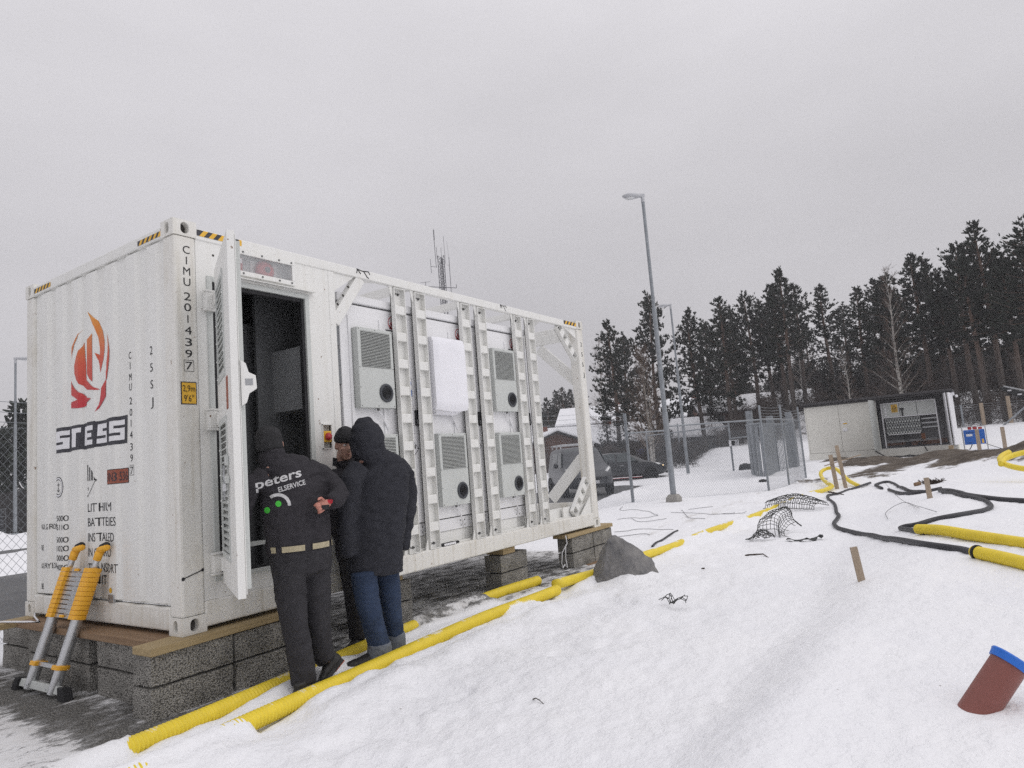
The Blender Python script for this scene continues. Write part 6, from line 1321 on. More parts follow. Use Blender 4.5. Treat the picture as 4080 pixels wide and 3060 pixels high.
# ---------------------------------------------------------------- full height turnstile
tn = thing('turnstile', 'galvanised full height turnstile gate with barred cage in the fence line', 'turnstile', (27.5, 2.9, -.45))
def bars(par, a, b, n, z0, z1, w, name='cage_bar'):
    a, b = Vector((*a, 0)), Vector((*b, 0)); t = (b-a).normalized(); nr = Vector((-t.y, t.x, 0)); o = None
    for i in range(n):
        c = a.lerp(b, (i+.5)/n)
        if o is None: mb = MB(); mb.obox(c+Vector((0, 0, (z0+z1)/2)), t*w/2, nr*.012, Vector((0, 0, (z1-z0)/2))); o = part(name, mb, GALV, par); c0 = c
        else: k = dup(o, par); k.location = c-c0
tl_, tm, trr, tb = (28.85, 3.98), (25.43, 2.66), (27.96, 2.76), (30.8, 2.74)
arc_ = []
for i in range(13):
    u = i/12; a = Vector(tl_).lerp(Vector(tm), u); arc_.append((a.x-.55*math.sin(u*PI), a.y+.20*math.sin(u*PI)))
mb = MB()
for i, (x, y) in enumerate(arc_[:-1]):
    x2, y2 = arc_[i+1]; 
    if i % 2 == 0: mb.obox(((x+x2)/2, (y+y2)/2, .62), Vector(((x2-x)/2, (y2-y)/2, 0)), Vector((.01, .012, 0)), Vector((0, 0, 1.08)))
    else: mb.tube([((x+x2)/2, (y+y2)/2, -.42), ((x+x2)/2, (y+y2)/2, 1.72)], .022, 6)
part('drum_shell', mb, GALV, tn)
mb = MB(); mb.tube([(*p, 1.72) for p in arc_], .04, 6); mb.tube([(*p, -.40) for p in arc_], .04, 6); part('shell_rim', mb, GALV, tn)
mb = MB(); a, b = Vector((*tm, 0)), Vector((*trr, 0)); t = (b-a).normalized(); nr = Vector((-t.y, t.x, 0)); mb.obox((a+b)/2+Vector((0, 0, .66)), (b-a)/2, nr*.008, Vector((0, 0, 1.02)))
for i in range(34): z = -.32+.058*i; mb.obox((a+b)/2+Vector((0, 0, z)), (b-a)/2, nr*.02, Vector((0, 0, .010)))
part('screen_panel', mb, GALV, tn)
mb = MB()
for z in (-.36, 1.70): mb.beam((*tm, z), (*trr, z), .06, .06); mb.beam((*trr, z), (*tb, z), .06, .06); mb.beam((*tl_, z), (*tb, z), .06, .06)
for p, z1 in ((tm, 1.74), (trr, 1.76), (tb, 1.95)): mb.beam((*p, -.45), (*p, z1), .09, .09, (1, 0, 0))
part('turnstile_frame', mb, GALV, tn)
bars(tn, trr, tb, 12, -.35, 1.70, .045)
mb = MB(); mb.box(30.55, 31.0, 2.55, 2.95, -.45, 1.78); part('side_column', mb, GALV, tn)
for p, z1 in ((tl_, 2.40), (tb, 2.25), ((29.2, 3.2), 2.1)): mb = MB(); mb.box(p[0]-.14, p[0]+.14, p[1]-.12, p[1]+.12, 1.3 if z1 < 2.2 else -.45, z1); part('corner_column', mb, GALV, tn)
mb = MB(); mb.box(28.2, 31.0, 2.2, 3.4, -.44, -.36); part('floor_plate', mb, GALV, tn)

# ---------------------------------------------------------------- switchgear kiosk
KW = mat('kiosk_cream_render', (.76, .75, .69), .7, na=.04, ns=2); KR = mat('kiosk_dark_roof', (.055, .052, .055), .6, na=.1, ns=6); KI = mat('kiosk_dark_inside', (.26, .26, .27), .7); COPP = mat('copper_bar', (.20, .09, .05), .4, .7)
X0 = 36.15; kz = -.23
kk = thing('switchgear_kiosk', 'cream electrical substation kiosk with dark roof and open doors showing switchgear', 'kiosk', (37.4, -.2, kz))
mb = MB(); mb.box(X0-.02, X0+2.5, -3.54, 3.11, kz-.25, .145); part('plinth', mb, KW, kk, bevel=.01)
mb = MB()
for a in ((X0, X0+2.45, 3.03, 3.09, .145, 2.60), (X0, X0+2.45, -3.52, -3.46, .145, 2.60), (X0+2.39, X0+2.45, -3.46, 3.03, .145, 2.60), (X0, X0+.06, -.30, -.22, .145, 2.60), (X0+.02, X0+.06, -.22, 3.03, .145, 2.60), (X0, X0+.06, -3.46, -3.22, .145, 2.60)): mb.box(*a)
part('wall', mb, KW, kk)
mb = MB(); mb.box(X0+1.1, X0+1.14, -3.4, -.25, .15, 2.58); mb.box(X0+.07, X0+1.1, -.25, -.21, .15, 2.58); mb.box(X0+.07, X0+1.1, -3.45, -3.41, .15, 2.58); mb.box(X0+.1, X0+2.3, -3.4, -.25, .15, .17); part('inside_lining', mb, KI, kk)
for y0, y1 in ((1.452, 3.015), (-.015, 1.437)): mb = MB(); mb.box(X0-.03, X0+.015, y0, y1, .155, 2.565); part('door', mb, KW, kk, bevel=.004)
mb = MB(); mb.box(X0-.035, X0-.03, 1.20, 1.37, 1.58, 1.68, 0); mb.box(X0-.036, X0-.035, 1.10, 1.30, 1.55, 1.60, 1); part('warning_label', mb, [PRINTW, YELP], kk); mb = MB(); mb.box(X0-.06, X0-.03, 1.12, 1.33, 1.18, 1.34); part('lock_plate', mb, PRINTW, kk, bevel=.006)
for x0, y0, x1, y1 in ((36.13, -.25, 35.05, -.135), (36.13, -3.22, 35.35, -3.315), (36.35, -3.56, 35.30, -3.42)):
    mb = MB(); mb.beam((x0, y0, 1.36), (x1, y1, 1.36), 2.42, .05, (0, 1, 0)) if False else mb.obox(((x0+x1)/2, (y0+y1)/2, 1.36), Vector(((x1-x0)/2, (y1-y0)/2, 0)), Vector((-(y1-y0), x1-x0, 0)).normalized()*.025, Vector((0, 0, 1.23))); lf = part('open_door', mb, PRINTW if y0 < -3 else GREYM, kk, bevel=.006)
mb = MB(); mb.box(X0-.25, X0+2.75, -3.62, 3.20, 2.68, 2.79); mb.box(X0-.12, X0+2.6, -3.58, 3.15, 2.585, 2.68); part('roof', mb, KR, kk, bevel=.01)
mb = MB(); mb.box(X0-.2, X0-.12, -3.68, -3.58, 2.45, 2.6); mb.lathe([(.05, 0), (.06, .08), (.03, .12)], (X0-.15, -3.75, 2.35), (0, 0, 1), 10); part('outside_light', mb, PRINTW, kk)
xs = X0+.35
mb = MB()
for a in ((-.52, -.46, .18, 2.40), (-2.86, -2.80, .18, 2.40)): mb.box(xs, xs+.05, a[1] if a[1] < a[0] else a[0], max(a[0], a[1]), a[2], a[3])
for z in (2.36, 1.66): mb.box(xs, xs+.05, -2.80, -.52, z, z+.05)
part('switchboard_frame', mb, PRINTW, kk)
for y0, y1 in ((-1.27, -.53), (-2.02, -1.29), (-2.79, -2.04)): mb = MB(); mb.box(xs+.01, xs+.04, y0, y1, 1.715, 2.355); part('switchboard_door', mb, GREYM, kk, bevel=.005)
mb = MB(); mb.box(xs-.002, xs+.006, -1.20, -.93, 1.92, 2.31, 0); tri = [(-1.165, 2.12), (-.965, 2.12), (-1.065, 2.285)]; mb.add([(xs-.006, y, z) for y, z in tri], [(0, 1, 2)], 1); cy_ = 2.175
mb.add([(xs-.008, -1.065+(y+1.065)*.66, cy_+(z-cy_)*.66) for y, z in tri], [(0, 1, 2)], 0); mb.add([(xs-.009, -1.06, 2.215), (xs-.009, -1.075, 2.17), (xs-.009, -1.055, 2.17), (xs-.009, -1.07, 2.135), (xs-.009, -1.08, 2.16), (xs-.009, -1.06, 2.185)], [(0, 1, 2, 3, 4, 5)], 1)
for z in (2.09, 2.05, 2.0, 1.965): mb.box(xs-.005, xs-.002, -1.17, -.96, z-.009, z+.009, 1)
part('warning_sign', mb, [YELP, BLACK], kk)
for q, z in enumerate((2.26, 2.08, 1.95, 1.80)): mb = MB(); mb.box(xs-.01, xs+.01, -.71, -.59, z-.05, z+.05); part('meter', mb, PRINTW, kk, bevel=.01)
mb = MB(); mb.box(xs-.04, xs, -1.42, -1.36, 1.72, 2.05); mb.box(xs-.02, xs+.012, -1.47, -1.31, 2.0, 2.1); part('switch_handle', mb, RUBBER, kk)
fz = None
for r in range(3):
    for i in range(13):
        y, z = -.66-.116*i, 1.50-.265*r
        if fz is None:
            mb = MB(); mb.box(xs-.06, xs+.02, y-.050, y+.050, z-.12, z+.12, 1); mb.box(xs-.085, xs-.06, y-.048, y-.034, z-.03, z+.115); mb.box(xs-.085, xs-.06, y+.034, y+.048, z-.03, z+.115); mb.box(xs-.085, xs-.06, y-.034, y+.034, z+.098, z+.115); mb.box(xs-.085, xs-.06, y-.034, y+.034, z-.11, z-.03)
            fz = part('fuse_switch', mb, [GREYM, DKGREY], kk); fy, fzz = y, z
        else: k = dup(fz, kk); k.location = (0, y-fy, z-fzz)
for i in range(12): mb = MB(); mb.box(xs-.09, xs-.06, -.72-.116*i-.05, -.72-.116*i+.045, .80, .845); part('label_strip', mb, PRINTW, kk)
for z in (1.46, 1.25, 1.04): mb = MB(); mb.box(xs+.0, xs+.03, -2.80, -2.16, z, z+.06); part('busbar', mb, STEEL, kk)
mb = MB()
for z, y0 in ((.36, -.4), (.30, -.5), (.25, -1.6), (.42, -1.7)): mb.tube([(xs+.2, y0, z), (xs+.22, -3.1, z+.03)], .02, 6)
mb.box(xs+.1, xs+.13, -2.22, -2.05, .42, .78); part('copper_bar', mb, COPP, kk)
mb = MB()
for y in (-1.30, -1.38, -1.46): mb.tube(spline([(xs+.05, y, .80), (xs+.1, y-.05, .5), (xs+.15, y-.12, .2)], .1), .03, 6)
mb.tube(spline([(xs-.3, -3.10, 1.05), (xs-.25, -3.0, .6), (xs-.2, -3.02, .2)], .1), .018, 6); mb.tube(spline([(xs-.1, -1.9, .35), (xs-.2, -2.1, .2), (xs-.5, -2.2, .05), (xs-.55, -2.25, -.08)], .1), .025, 6); mb.tube(spline([(xs+.1, -2.1, .5), (xs, -1.95, .3), (xs-.1, -1.8, .2)], .1), .03, 6)
part('loose_cable', mb, CABLE, kk)
mb = MB(); mb.box(xs+.1, xs+.12, -2.7, -.6, .5, .52); mb.box(xs-.1, xs-.07, -2.78, -.55, .44, .46); part('cable_rail', mb, STEEL, kk)
mb = MB(); mb.tube(spline([(X0-.05, -.02, .08), (X0-.3, -.35, -.15), (X0-.7, -.75, -.36)], .1), .03, 8); single('black_cable', mb, CABLE, 'short black cable running down the kiosk plinth below its doors', 'cable', 'loose cables by the kiosk', smooth=True)
mb = MB(); mb.tube(spline([(34.8, -3.6, -.15), (34.6, -3.1, -.2), (34.3, -2.7, -.28), (34.2, -2.2, -.30), (34.2, -1.2, -.33)], .12), .06, 8); mb.tube(spline([(34.6, -3.5, -.05), (34.9, -3.0, -.1), (34.8, -2.5, -.28)], .12), .04, 8); single('black_cable', mb, CABLE, 'thick black cables lying in the dirt before the kiosk', 'cable', 'loose cables by the kiosk', smooth=True)
def sheet_strip(y0, y1, label):
    mb = MB(); k = 16; P = []
    for i in range(k+1):
        y = y0+(y1-y0)*i/k; w = .02*noise.noise((y*3, 1, 2)); P += [(34.5+w*4, y, -.40), (35.2, y, -.32+w), (35.75+w, y, -.23+w*2)]
    mb.add(P, [(i*3+j, i*3+j+1, i*3+j+4, i*3+j+3) for i in range(k) for j in range(2)]); o = single('ground_sheet', mb, mat('black_geotextile', (.035, .035, .037), .75, na=.2, ns=10) if 'black_geotextile' not in bpy.data.materials else bpy.data.materials['black_geotextile'], label, 'ground cloth', 'black ground cloth along the kiosk'); s = o.modifiers.new('t', 'SOLIDIFY'); s.thickness = .02
sheet_strip(1.0, -.75, 'black ground cloth below the kiosk doors that are shut'); sheet_strip(-.80, -3.0, 'black ground cloth below the open switchgear doors')
mb = MB(); mb.box(35.3, 35.6, -3.35, -3.15, -.08, .12); single('wooden_block', mb, WOODN, 'small wooden block on the dirt at the kiosk corner', 'block', bevel=.01)
# blue distribution cabinet behind timber stakes
BL = mat('blue_cabinet_enamel', (.02, .13, .50), .4, na=.05, ns=6)
gx = 33.7
gs = thing('distribution_cabinet', 'bright blue power distribution cabinet on a tube stand with red sockets on top', 'electric cabinet', (gx+.2, -4.2, -.22))
mb = MB(); mb.box(gx, gx+.40, -4.62, -3.84, .14, .78); part('cabinet_case', mb, BL, gs, bevel=.02)
mb = MB()
for y in (-3.80, -4.66):
    for x in (gx-.02, gx+.42): mb.tube([(x, y, -.24), (x, y, .80)], .018, 8)
    mb.tube(spline([(gx-.02, y, .80), (gx+.05, y, .93), (gx+.35, y, .93), (gx+.42, y, .80)], .05), .018, 8)
for x in (gx+.02, gx+.38): mb.tube([(x, -3.80, .92), (x, -4.66, .92)], .018, 8)
part('tube_stand', mb, STEEL, gs)
for y0, y1, z1 in ((-4.16, -4.02, .94), (-4.36, -4.2, .90), (-4.55, -4.40, .88)): mb = MB(); mb.box(gx+.02, gx+.2, y0, y1, .79, z1); part('red_socket', mb, RED, gs, bevel=.02)
mb = MB(); mb.box(gx+.02, gx+.06, -4.38, -4.2, .92, .98); part('label_plate', mb, PRINTW, gs)
mb = MB(); mb.box(gx-.003, gx, -4.16, -3.93, .50, .60); part('cabinet_sticker', mb, PRINTW, gs); mb = MB(); mb.box(gx-.003, gx, -4.55, -4.48, .18, .36); part('hazard_sticker', mb, YELP, gs)
for q, s_, z, h, w in ((0, 'BLAKLADER', .64, .05, .30), (1, 'CEE 63', .20, .04, .18)):
    mb = MB()
    if q == 1: place2d(mb, text2d('ENP 63', h, w), (gx-.004, -3.94, z), (0, -1, 0), (0, 0, 1)); part('lettering', mb, BLACK, gs)
    else:
        place2d(mb, text2d('BLASTROM', h, w), (gx-.004, -3.93, z), (0, -1, 0), (0, 0, 1)); part('lettering', mb, BLACK, gs)
mb = MB(); mb.tube(spline([(gx+.1, -4.1, .14), (gx-.2, -4.0, -.05), (gx-.4, -3.8, -.18), (gx-.1, -3.4, -.2), (gx+.6, -3.2, -.16)], .1), .02, 6); mb.tube(spline([(gx+.1, -4.6, .14), (gx-.2, -4.9, 0), (gx-.5, -5.3, -.18)], .1), .012, 6); part('supply_cable', mb, CABLE, gs)
tf = thing('batter_board', 'timber batter board of two stakes and a rail in front of the blue cabinet', 'timber frame', (33, -4.4, -.4))
for y, z0, z1 in ((-4.345, -.6, .79), (-5.245, -.5, .81)): mb = MB(); mb.box(32.97, 33.03, y-.075, y+.075, z0, z1); part('stake', mb, WOODZ, tf, bevel=.004)
mb = MB(); mb.beam((32.94, -3.30, -.36), (32.94, -5.06, -.235), .03, .12, (1, 0, 0)); part('rail', mb, WOODZ, tf, bevel=.004)
ex = thing('excavator_arm', 'black excavator boom resting behind the fence at the right edge of the wood', 'excavator', (47, -6.4, 2.0))
EXM = mat('excavator_black', (.02, .022, .022), .5, na=.2, ns=6)
mb = MB(); mb.loft([((47, -5.75, 3.02), .10, .10), ((47, -6.2, 2.82), .10, .19), ((47, -6.9, 2.35), .10, .22), ((47, -7.9, 1.55), .10, .26)], (1, 0, 0), 8, .1); part('boom', mb, EXM, ex)
mb = MB(); mb.tube([(46.8, -5.9, 3.1), (46.8, -6.9, 2.7)], .05, 8); part('hydraulic_ram', mb, STEEL, ex)
for q in range(3): mb = MB(); mb.box(46.88, 46.895, -6.25-.45*q, -6.05-.45*q, 2.78-.28*q, 2.86-.28*q); part('reflector', mb, PRINTW, ex)

# ---------------------------------------------------------------- vehicles
def vehicle(name, label, cat, loc, rz, st, wid, paint_, wheel_x, wr, glass, group=None, plate=None, snow=False, lampz=.75, rack=False, chrome=True, hlx=None, z0=.0):
    "st: stations (x, z_sill, z_belt, z_roof or None, half width at belt, half width at roof); front is +x"
    v = thing(name, label, cat, (0, 0, 0), group); v.location = (loc[0], loc[1], loc[2]); v.rotation_euler = (0, 0, rz)
    mb = MB(); n = len(st); vs = []
    for x, zs, zb, zr, hb, hr in st:
        zr = zb+.012 if zr is None else zr
        h2 = hb if zr > zb+.1 else hb*.96
        half = [(0, zs), (hb*.86, zs), (hb*.985, zs+.14), (hb*1.0, (zs+zb)/2+.05), (hb*.985, zb-.03), (hb*.955, zb), (hr+(hb*.93-hr)*.5, (zb+zr)/2+.02), (hr, zr-.05), (hr*.86, zr-.005), (0, zr+.012)]
        ring = half+[(-y, z) for y, z in half[-2:0:-1]]; vs += [(x, y, z) for y, z in ring]
    m = len(half)+len(half)-2; fs = [(i*m+j, i*m+(j+1) % m, (i+1)*m+(j+1) % m, (i+1)*m+j) for i in range(n-1) for j in range(m)]+[tuple(range(m)), tuple(range((n-1)*m, n*m))[::-1]]
    fs = [f[::-1] for f in fs]; mb.add(vs, fs); b = part('body', mb, paint_, v, smooth=True, local=True); s = b.modifiers.new('s', 'SUBSURF'); s.levels = 1; s.render_levels = 2
    for pts, nm in glass:
        for sd in ((1, -1) if nm == 'side_window' else (0,)):
            q = [(x, y*(sd or 1), z) for x, y, z in pts]; mb = MB(); mb.add(q, [tuple(range(len(q)))]); g = part(nm, mb, GLASSD, v, local=True); so_ = g.modifiers.new('t', 'SOLIDIFY'); so_.thickness = .02; so_.offset = 0
    for x in wheel_x:
        for sd in (1, -1):
            y = sd*(wid-.06); mb = MB(); mb.lathe([(wr*.6, -.10), (wr*.95, -.10), (wr, -.06), (wr, .06), (wr*.95, .10), (wr*.6, .10)], (x, y, wr), (0, sd, 0), 20); w = part('wheel', mb, TYRE, v, local=True); smooth_by_angle(w)
            mb = MB(); mb.lathe([(wr*.62, .085), (wr*.60, .075), (wr*.16, .07), (wr*.14, .095), (0, .095)], (x, y, wr), (0, sd, 0), 14, cap=False)
            for k in range(5): d_ = Vector((math.cos(k*2*PI/5), 0, math.sin(k*2*PI/5))); c = Vector((x, y+sd*.085, wr)); mb.beam(c+d_*wr*.1, c+d_*wr*.6, .035, .02, (0, 1, 0))
            part('rim', mb, STEEL, w, local=True)
            mb = MB(); mb.lathe([(wr*1.13, -.02), (wr*1.13, .035)], (x, sd*(wid-.005), wr*1.0), (0, sd, 0), 22); part('wheel_arch', mb, TYRE, v, local=True)
    return v
def vpart(v, name, mb, m, par=None, **k): return part(name, mb, m, par or v, local=True, **k)
# grey van, nose towards the camera
vst = [(-2.05, .45, 1.0, 1.62, .80, .62), (-2.0, .32, 1.02, 1.74, .86, .70), (-1.2, .28, 1.02, 1.80, .90, .74), (0, .28, 1.02, 1.81, .90, .74), (.60, .28, 1.03, 1.76, .90, .72), (.98, .28, 1.04, 1.50, .90, .72), (1.32, .28, 1.05, 1.10, .89, .76), (1.75, .26, .98, None, .87, .74), (2.02, .28, .88, None, .82, .66), (2.14, .34, .74, None, .70, .56), (2.18, .42, .66, None, .58, .48)]
vg = [([(1.30, -.66, 1.125), (1.30, .66, 1.125), (.66, .60, 1.70), (.66, -.60, 1.70)], 'windscreen'), ([(1.12, .872, 1.08), (.30, .875, 1.08), (.30, .765, 1.62), (.72, .755, 1.62)], 'side_window'), ([(.20, .876, 1.08), (-.75, .876, 1.08), (-.75, .775, 1.62), (.20, .766, 1.62)], 'side_window')]
vfw = Vector((-.86, -.51, 0)); VAN_RZ = math.atan2(-.51*math.cos(R(10))-.86*math.sin(R(10))*1, -.86*math.cos(R(10))+.51*math.sin(R(10)))
VAN_RZ = math.atan2(-.66, -.75)
def vloc(front, rz, half): return (front[0]-math.cos(rz)*half, front[1]-math.sin(rz)*half, -.468)
van = vehicle('parked_van', 'dark grey van with roof rack parked nose-on behind the chain link fence', 'van', vloc((19.35, 7.15), VAN_RZ, 2.15), VAN_RZ, vst, .90, CARG, (1.30, -1.35), .315, vg)
for s_ in (1, -1):
    mb = MB(); mb.loft([((2.0, s_*.60, .80), .09, .06), ((1.83, s_*.74, .90), .10, .08), ((1.62, s_*.82, .99), .04, .03)], (0, 0, 1), 10, .3); vpart(van, 'headlight', mb, LENS, smooth=True)
    mb = MB(); mb.ell((.98, s_*1.04, 1.16), (.05, 0, 0), (0, .10, 0), (0, 0, .10)); vpart(van, 'wing_mirror', mb, CARG, smooth=True)
    mb = MB(); mb.tube([(.3, s_*.62, 1.93), (-1.7, s_*.62, 1.93)], .02, 6); vpart(van, 'rack_rail', mb, ALU)
for x in (.2, -.7, -1.6):
    mb = MB(); mb.box(x-.03, x+.03, -.70, .70, 1.89, 1.95); mb.box(x-.03, x+.03, -.66, -.62, 1.78, 1.9); mb.box(x-.03, x+.03, .62, .66, 1.78, 1.9); vpart(van, 'rack_bar', mb, ALU)
mb = MB(); mb.box(2.10, 2.20, -.46, .46, .30, .42); mb.box(2.14, 2.205, -.40, .40, .56, .66); vpart(van, 'grille', mb, RUBBER, bevel=.02)
mb = MB(); mb.box(2.195, 2.215, -.26, .26, .44, .55); pl = vpart(van, 'number_plate', mb, PRINTW)
mb = MB(); place2d(mb, text2d('055', .075, .20), (2.2165, .03, .458), (0, 1, 0), (0, 0, 1)); vpart(van, 'lettering', mb, BLACK, pl)
mb = MB(); mb.obox((1.28, .0, 1.12), (.01, 0, .0), (0, .5, .02), (.0, 0, .006)); vpart(van, 'wiper', mb, RUBBER)
# black car behind it, side on
cst = [(-2.1, .50, .85, None, .66, .5), (-2.0, .34, .92, 1.05, .80, .60), (-1.5, .26, .95, 1.36, .86, .60), (-.7, .24, .94, 1.47, .88, .62), (.1, .24, .93, 1.46, .88, .61), (.62, .24, .93, 1.28, .88, .62), (1.08, .24, .94, 1.0, .87, .70), (1.5, .24, .88, None, .85, .72), (1.9, .26, .76, None, .78, .62), (2.1, .34, .62, None, .64, .50), (2.16, .42, .54, None, .5, .4)]
cg = [([(1.02, -.62, 1.00), (1.02, .62, 1.00), (.20, .56, 1.43), (.20, -.56, 1.43)], 'windscreen'), ([(.78, .845, .985), (-.25, .85, .985), (-.25, .655, 1.41), (.18, .655, 1.405)], 'side_window'), ([(-.35, .85, .985), (-1.25, .84, 1.0), (-1.05, .66, 1.37), (-.35, .655, 1.41)], 'side_window')]
CAR_RZ = math.atan2(-.80, .42)
car = vehicle('parked_car', 'black hatchback with a lit headlamp parked side-on behind the grey van', 'car', (28.75, 10.4, -.45), CAR_RZ, cst, .88, CARB, (1.32, -1.28), .31, cg)
HLIT = mat('lit_headlamp', (1.0, .72, .38), .3, emis=1.2)
for s_ in (1, -1):
    mb = MB(); mb.loft([((1.98, s_*.60, .66), .06, .05), ((1.72, s_*.74, .76), .075, .06), ((1.45, s_*.80, .85), .03, .02)], (0, 0, 1), 10, .3); h = vpart(car, 'headlight', mb, LENS, smooth=True)
    mb = MB(); mb.ell((1.90, s_*.69, .69), (.07, 0, 0), (0, .05, 0), (0, 0, .04)); vpart(car, 'bulb', mb, HLIT, h, smooth=True)
    mb = MB(); mb.ell((.68, s_*.98, 1.02), (.05, 0, 0), (0, .09, 0), (0, 0, .07)); vpart(car, 'wing_mirror', mb, CARB, smooth=True)
    mb = MB(); mb.box(-.12, .06, s_*.885-.01, s_*.885+.01, .80, .83); vpart(car, 'door_handle', mb, STEEL)
    mb = MB(); mb.box(-.9, .9, s_*.80-.05, s_*.80+.05, .20, .22); vpart(car, 'sill_strip', mb, RED)
mb = MB(); mb.box(2.08, 2.17, -.4, .4, .30, .42); vpart(car, 'grille', mb, RUBBER, bevel=.02)
# cars far off in the lot
BCAR = mat('blue_car_paint', (.02, .05, .20), .35); SCAR = mat('silver_car_paint', (.28, .29, .31), .35, .3)
for i, (x, y, m_, lab) in enumerate(((51.5, 19.6, BCAR, 'small blue car parked far off below the long low house'), (53, 18.2, SCAR, 'silver car parked far off beside the blue one'), (58, 24.6, mat('yellow_green_car_paint', (.32, .36, .03), .4), 'yellow green car far off, mostly hidden behind the grey van'))):
    vehicle('parked_car', lab, 'car', (x, y, bz(x, y)+.02 if i < 2 else bz(x, y)+.1), math.atan2(-.8, -.5), cst, .88, m_, (1.32, -1.28), .31, cg, group='cars parked far behind the fences')

# ---------------------------------------------------------------- houses on the slope
BRK = mat('brown_timber_cladding', (.13, .065, .045), .85, na=.25, ns=8, stretch=(1, 1, .3)); BRKG = mat('grey_brown_wall', (.10, .085, .075), .85, na=.2, ns=3); BRICK = mat('dull_red_brick', (.20, .075, .05), .9, na=.25, ns=25); EAVE = mat('dark_eaves', (.03, .028, .028), .8); WINF = mat('window_frame_white', (.5, .5, .5), .6)
def house(x, y, rz, L_, W_, hw, hr, label, z=None, m=None, wins=4, ov=.5):
    z = bz(x, y)-.2 if z is None else z
    h = thing('house', label, 'house', (0, 0, 0), 'low houses on the snowy slope'); h.location = (x, y, z); h.rotation_euler = (0, 0, rz); a, b = L_/2, W_/2
    mb = MB(); mb.prism([(-a, -b, 0), (-a, b, 0), (-a, b, hw), (-a, 0, hw+hr*(b/(b+ov))), (-a, -b, hw)], (L_, 0, 0)); part('wall', mb, m or BRK, h, local=True)
    mb = MB(); rz_ = hw-hr*ov/(b+ov)
    mb.prism([(-a-ov, -b-ov, rz_), (-a-ov, 0, hw+hr*b/(b+ov)+.02), (-a-ov, b+ov, rz_), (-a-ov, b+ov, rz_+.14), (-a-ov, 0, hw+hr*b/(b+ov)+.16), (-a-ov, -b-ov, rz_+.14)], (L_+2*ov, 0, 0)); r = part('roof', mb, EAVE, h, local=True)
    mb = MB(); mb.prism([(-a-ov*.9, -b-ov*.95, rz_+.15), (-a-ov*.9, 0, hw+hr*b/(b+ov)+.17), (-a-ov*.9, b+ov*.95, rz_+.15), (-a-ov*.9, b+ov*.9, rz_+.36), (-a-ov*.9, 0, hw+hr*b/(b+ov)+.40), (-a-ov*.9, -b-ov*.9, rz_+.36)], (L_+1.8*ov, 0, 0)); part('roof_snow', mb, SNOWM, r, local=True, bevel=.05)
    mb = MB(); mb.box(a*.2, a*.2+.7, -.4, .4, hw+hr*.4, hw+hr+.7); part('chimney', mb, BRICK, r, local=True)
    for i in range(wins):
        u = -a+L_*(i+.5)/wins
        for sd in (-1, 1):
            mb = MB(); mb.box(u-.7, u+.7, sd*b-.04, sd*b+.04, hw-1.6, hw-.4); w = part('window', mb, WINF, h, local=True); mb = MB(); mb.box(u-.6, u+.6, sd*b-.06, sd*b+.06, hw-1.52, hw-.48); part('pane', mb, GLASSD, w, local=True)
    mb = MB(); mb.box(-a-.04, -a+.04, -.5, .5, 0, 2.05); part('door', mb, EAVE, h, local=True)
    return h
vv = math.atan2(.55, .83)
house(52.5, 29.2, vv+.15, 10, 6.5, 2.3, 1.45, 'small house with brown gable facing the fence, seen through the frame bay')
house(62, 25.2, vv+PI/2+.05, 17, 9, 2.4, 1.9, 'long low house with wide snowy roof behind the parked cars', m=BRKG, wins=6)
house(80, 32, vv+PI/2-.2, 19, 11, 3.8, 2.4, 'higher snowy roofed house behind the bare birch', m=BRK, wins=6)
house(82.5, 23.0, vv+PI/2+.15, 16, 10, 3.2, 2.2, 'snow covered house among the pine trunks beyond the yard', m=BRK, wins=5)
house(73.5, 15.6, vv+PI/2-.1, 12, 8, 2.6, 1.7, 'brown house low behind the yard fence between trunks', m=BRK, wins=4)

# ---------------------------------------------------------------- trees
NEED = mat('pine_needles', (.032, .038, .030), .85, na=.4, ns=.7, spec=.15); NEED2 = mat('dense_spruce_needles', (.032, .038, .031), .85, na=.4, ns=.8, spec=.15)
def bark(name, c0, c1, z0, z1):
    m = bpy.data.materials.new(name); m.use_nodes = True; t = m.node_tree; b = t.nodes['Principled BSDF']; b.inputs['Roughness'].default_value = .9
    tc = nd(t, 'ShaderNodeTexCoord'); s = nd(t, 'ShaderNodeSeparateXYZ'); t.links.new(tc.outputs['Object'], s.inputs[0]); r = nd(t, 'ShaderNodeMapRange'); r.inputs[1].default_value = z0; r.inputs[2].default_value = z1; t.links.new(s.outputs[2], r.inputs[0])
    x = nd(t, 'ShaderNodeMix', data_type='RGBA'); t.links.new(r.outputs[0], x.inputs[0]); x.inputs[6].default_value = (*c0, 1); x.inputs[7].default_value = (*c1, 1)
    n = nd(t, 'ShaderNodeTexNoise', Scale=3.0, Detail=6.0); t.links.new(tc.outputs['Object'], n.inputs['Vector']); v = nd(t, 'ShaderNodeVectorMath', operation='SCALE'); t.links.new(x.outputs[2], v.inputs[0]); q = nd(t, 'ShaderNodeMapRange'); q.inputs[3].default_value = .55; q.inputs[4].default_value = 1.45; t.links.new(n.outputs[0], q.inputs[0]); t.links.new(q.outputs[0], v.inputs['Scale']); t.links.new(v.outputs[0], b.inputs['Base Color']); return m
PBARK = bark('pine_bark', (.090, .078, .070), (.135, .085, .062), 2.5, 8.0)
BIRB = mat('birch_bark', (.42, .40, .37), .8, ns=5, na=.01, col2=(.04, .035, .03), thr=(.50, .60), stretch=(1, 1, 2.2)); TWIGM = mat('birch_twigs', (.10, .070, .055), .9); TWIGL = mat('pale_birch_branches', (.27, .23, .19), .85)
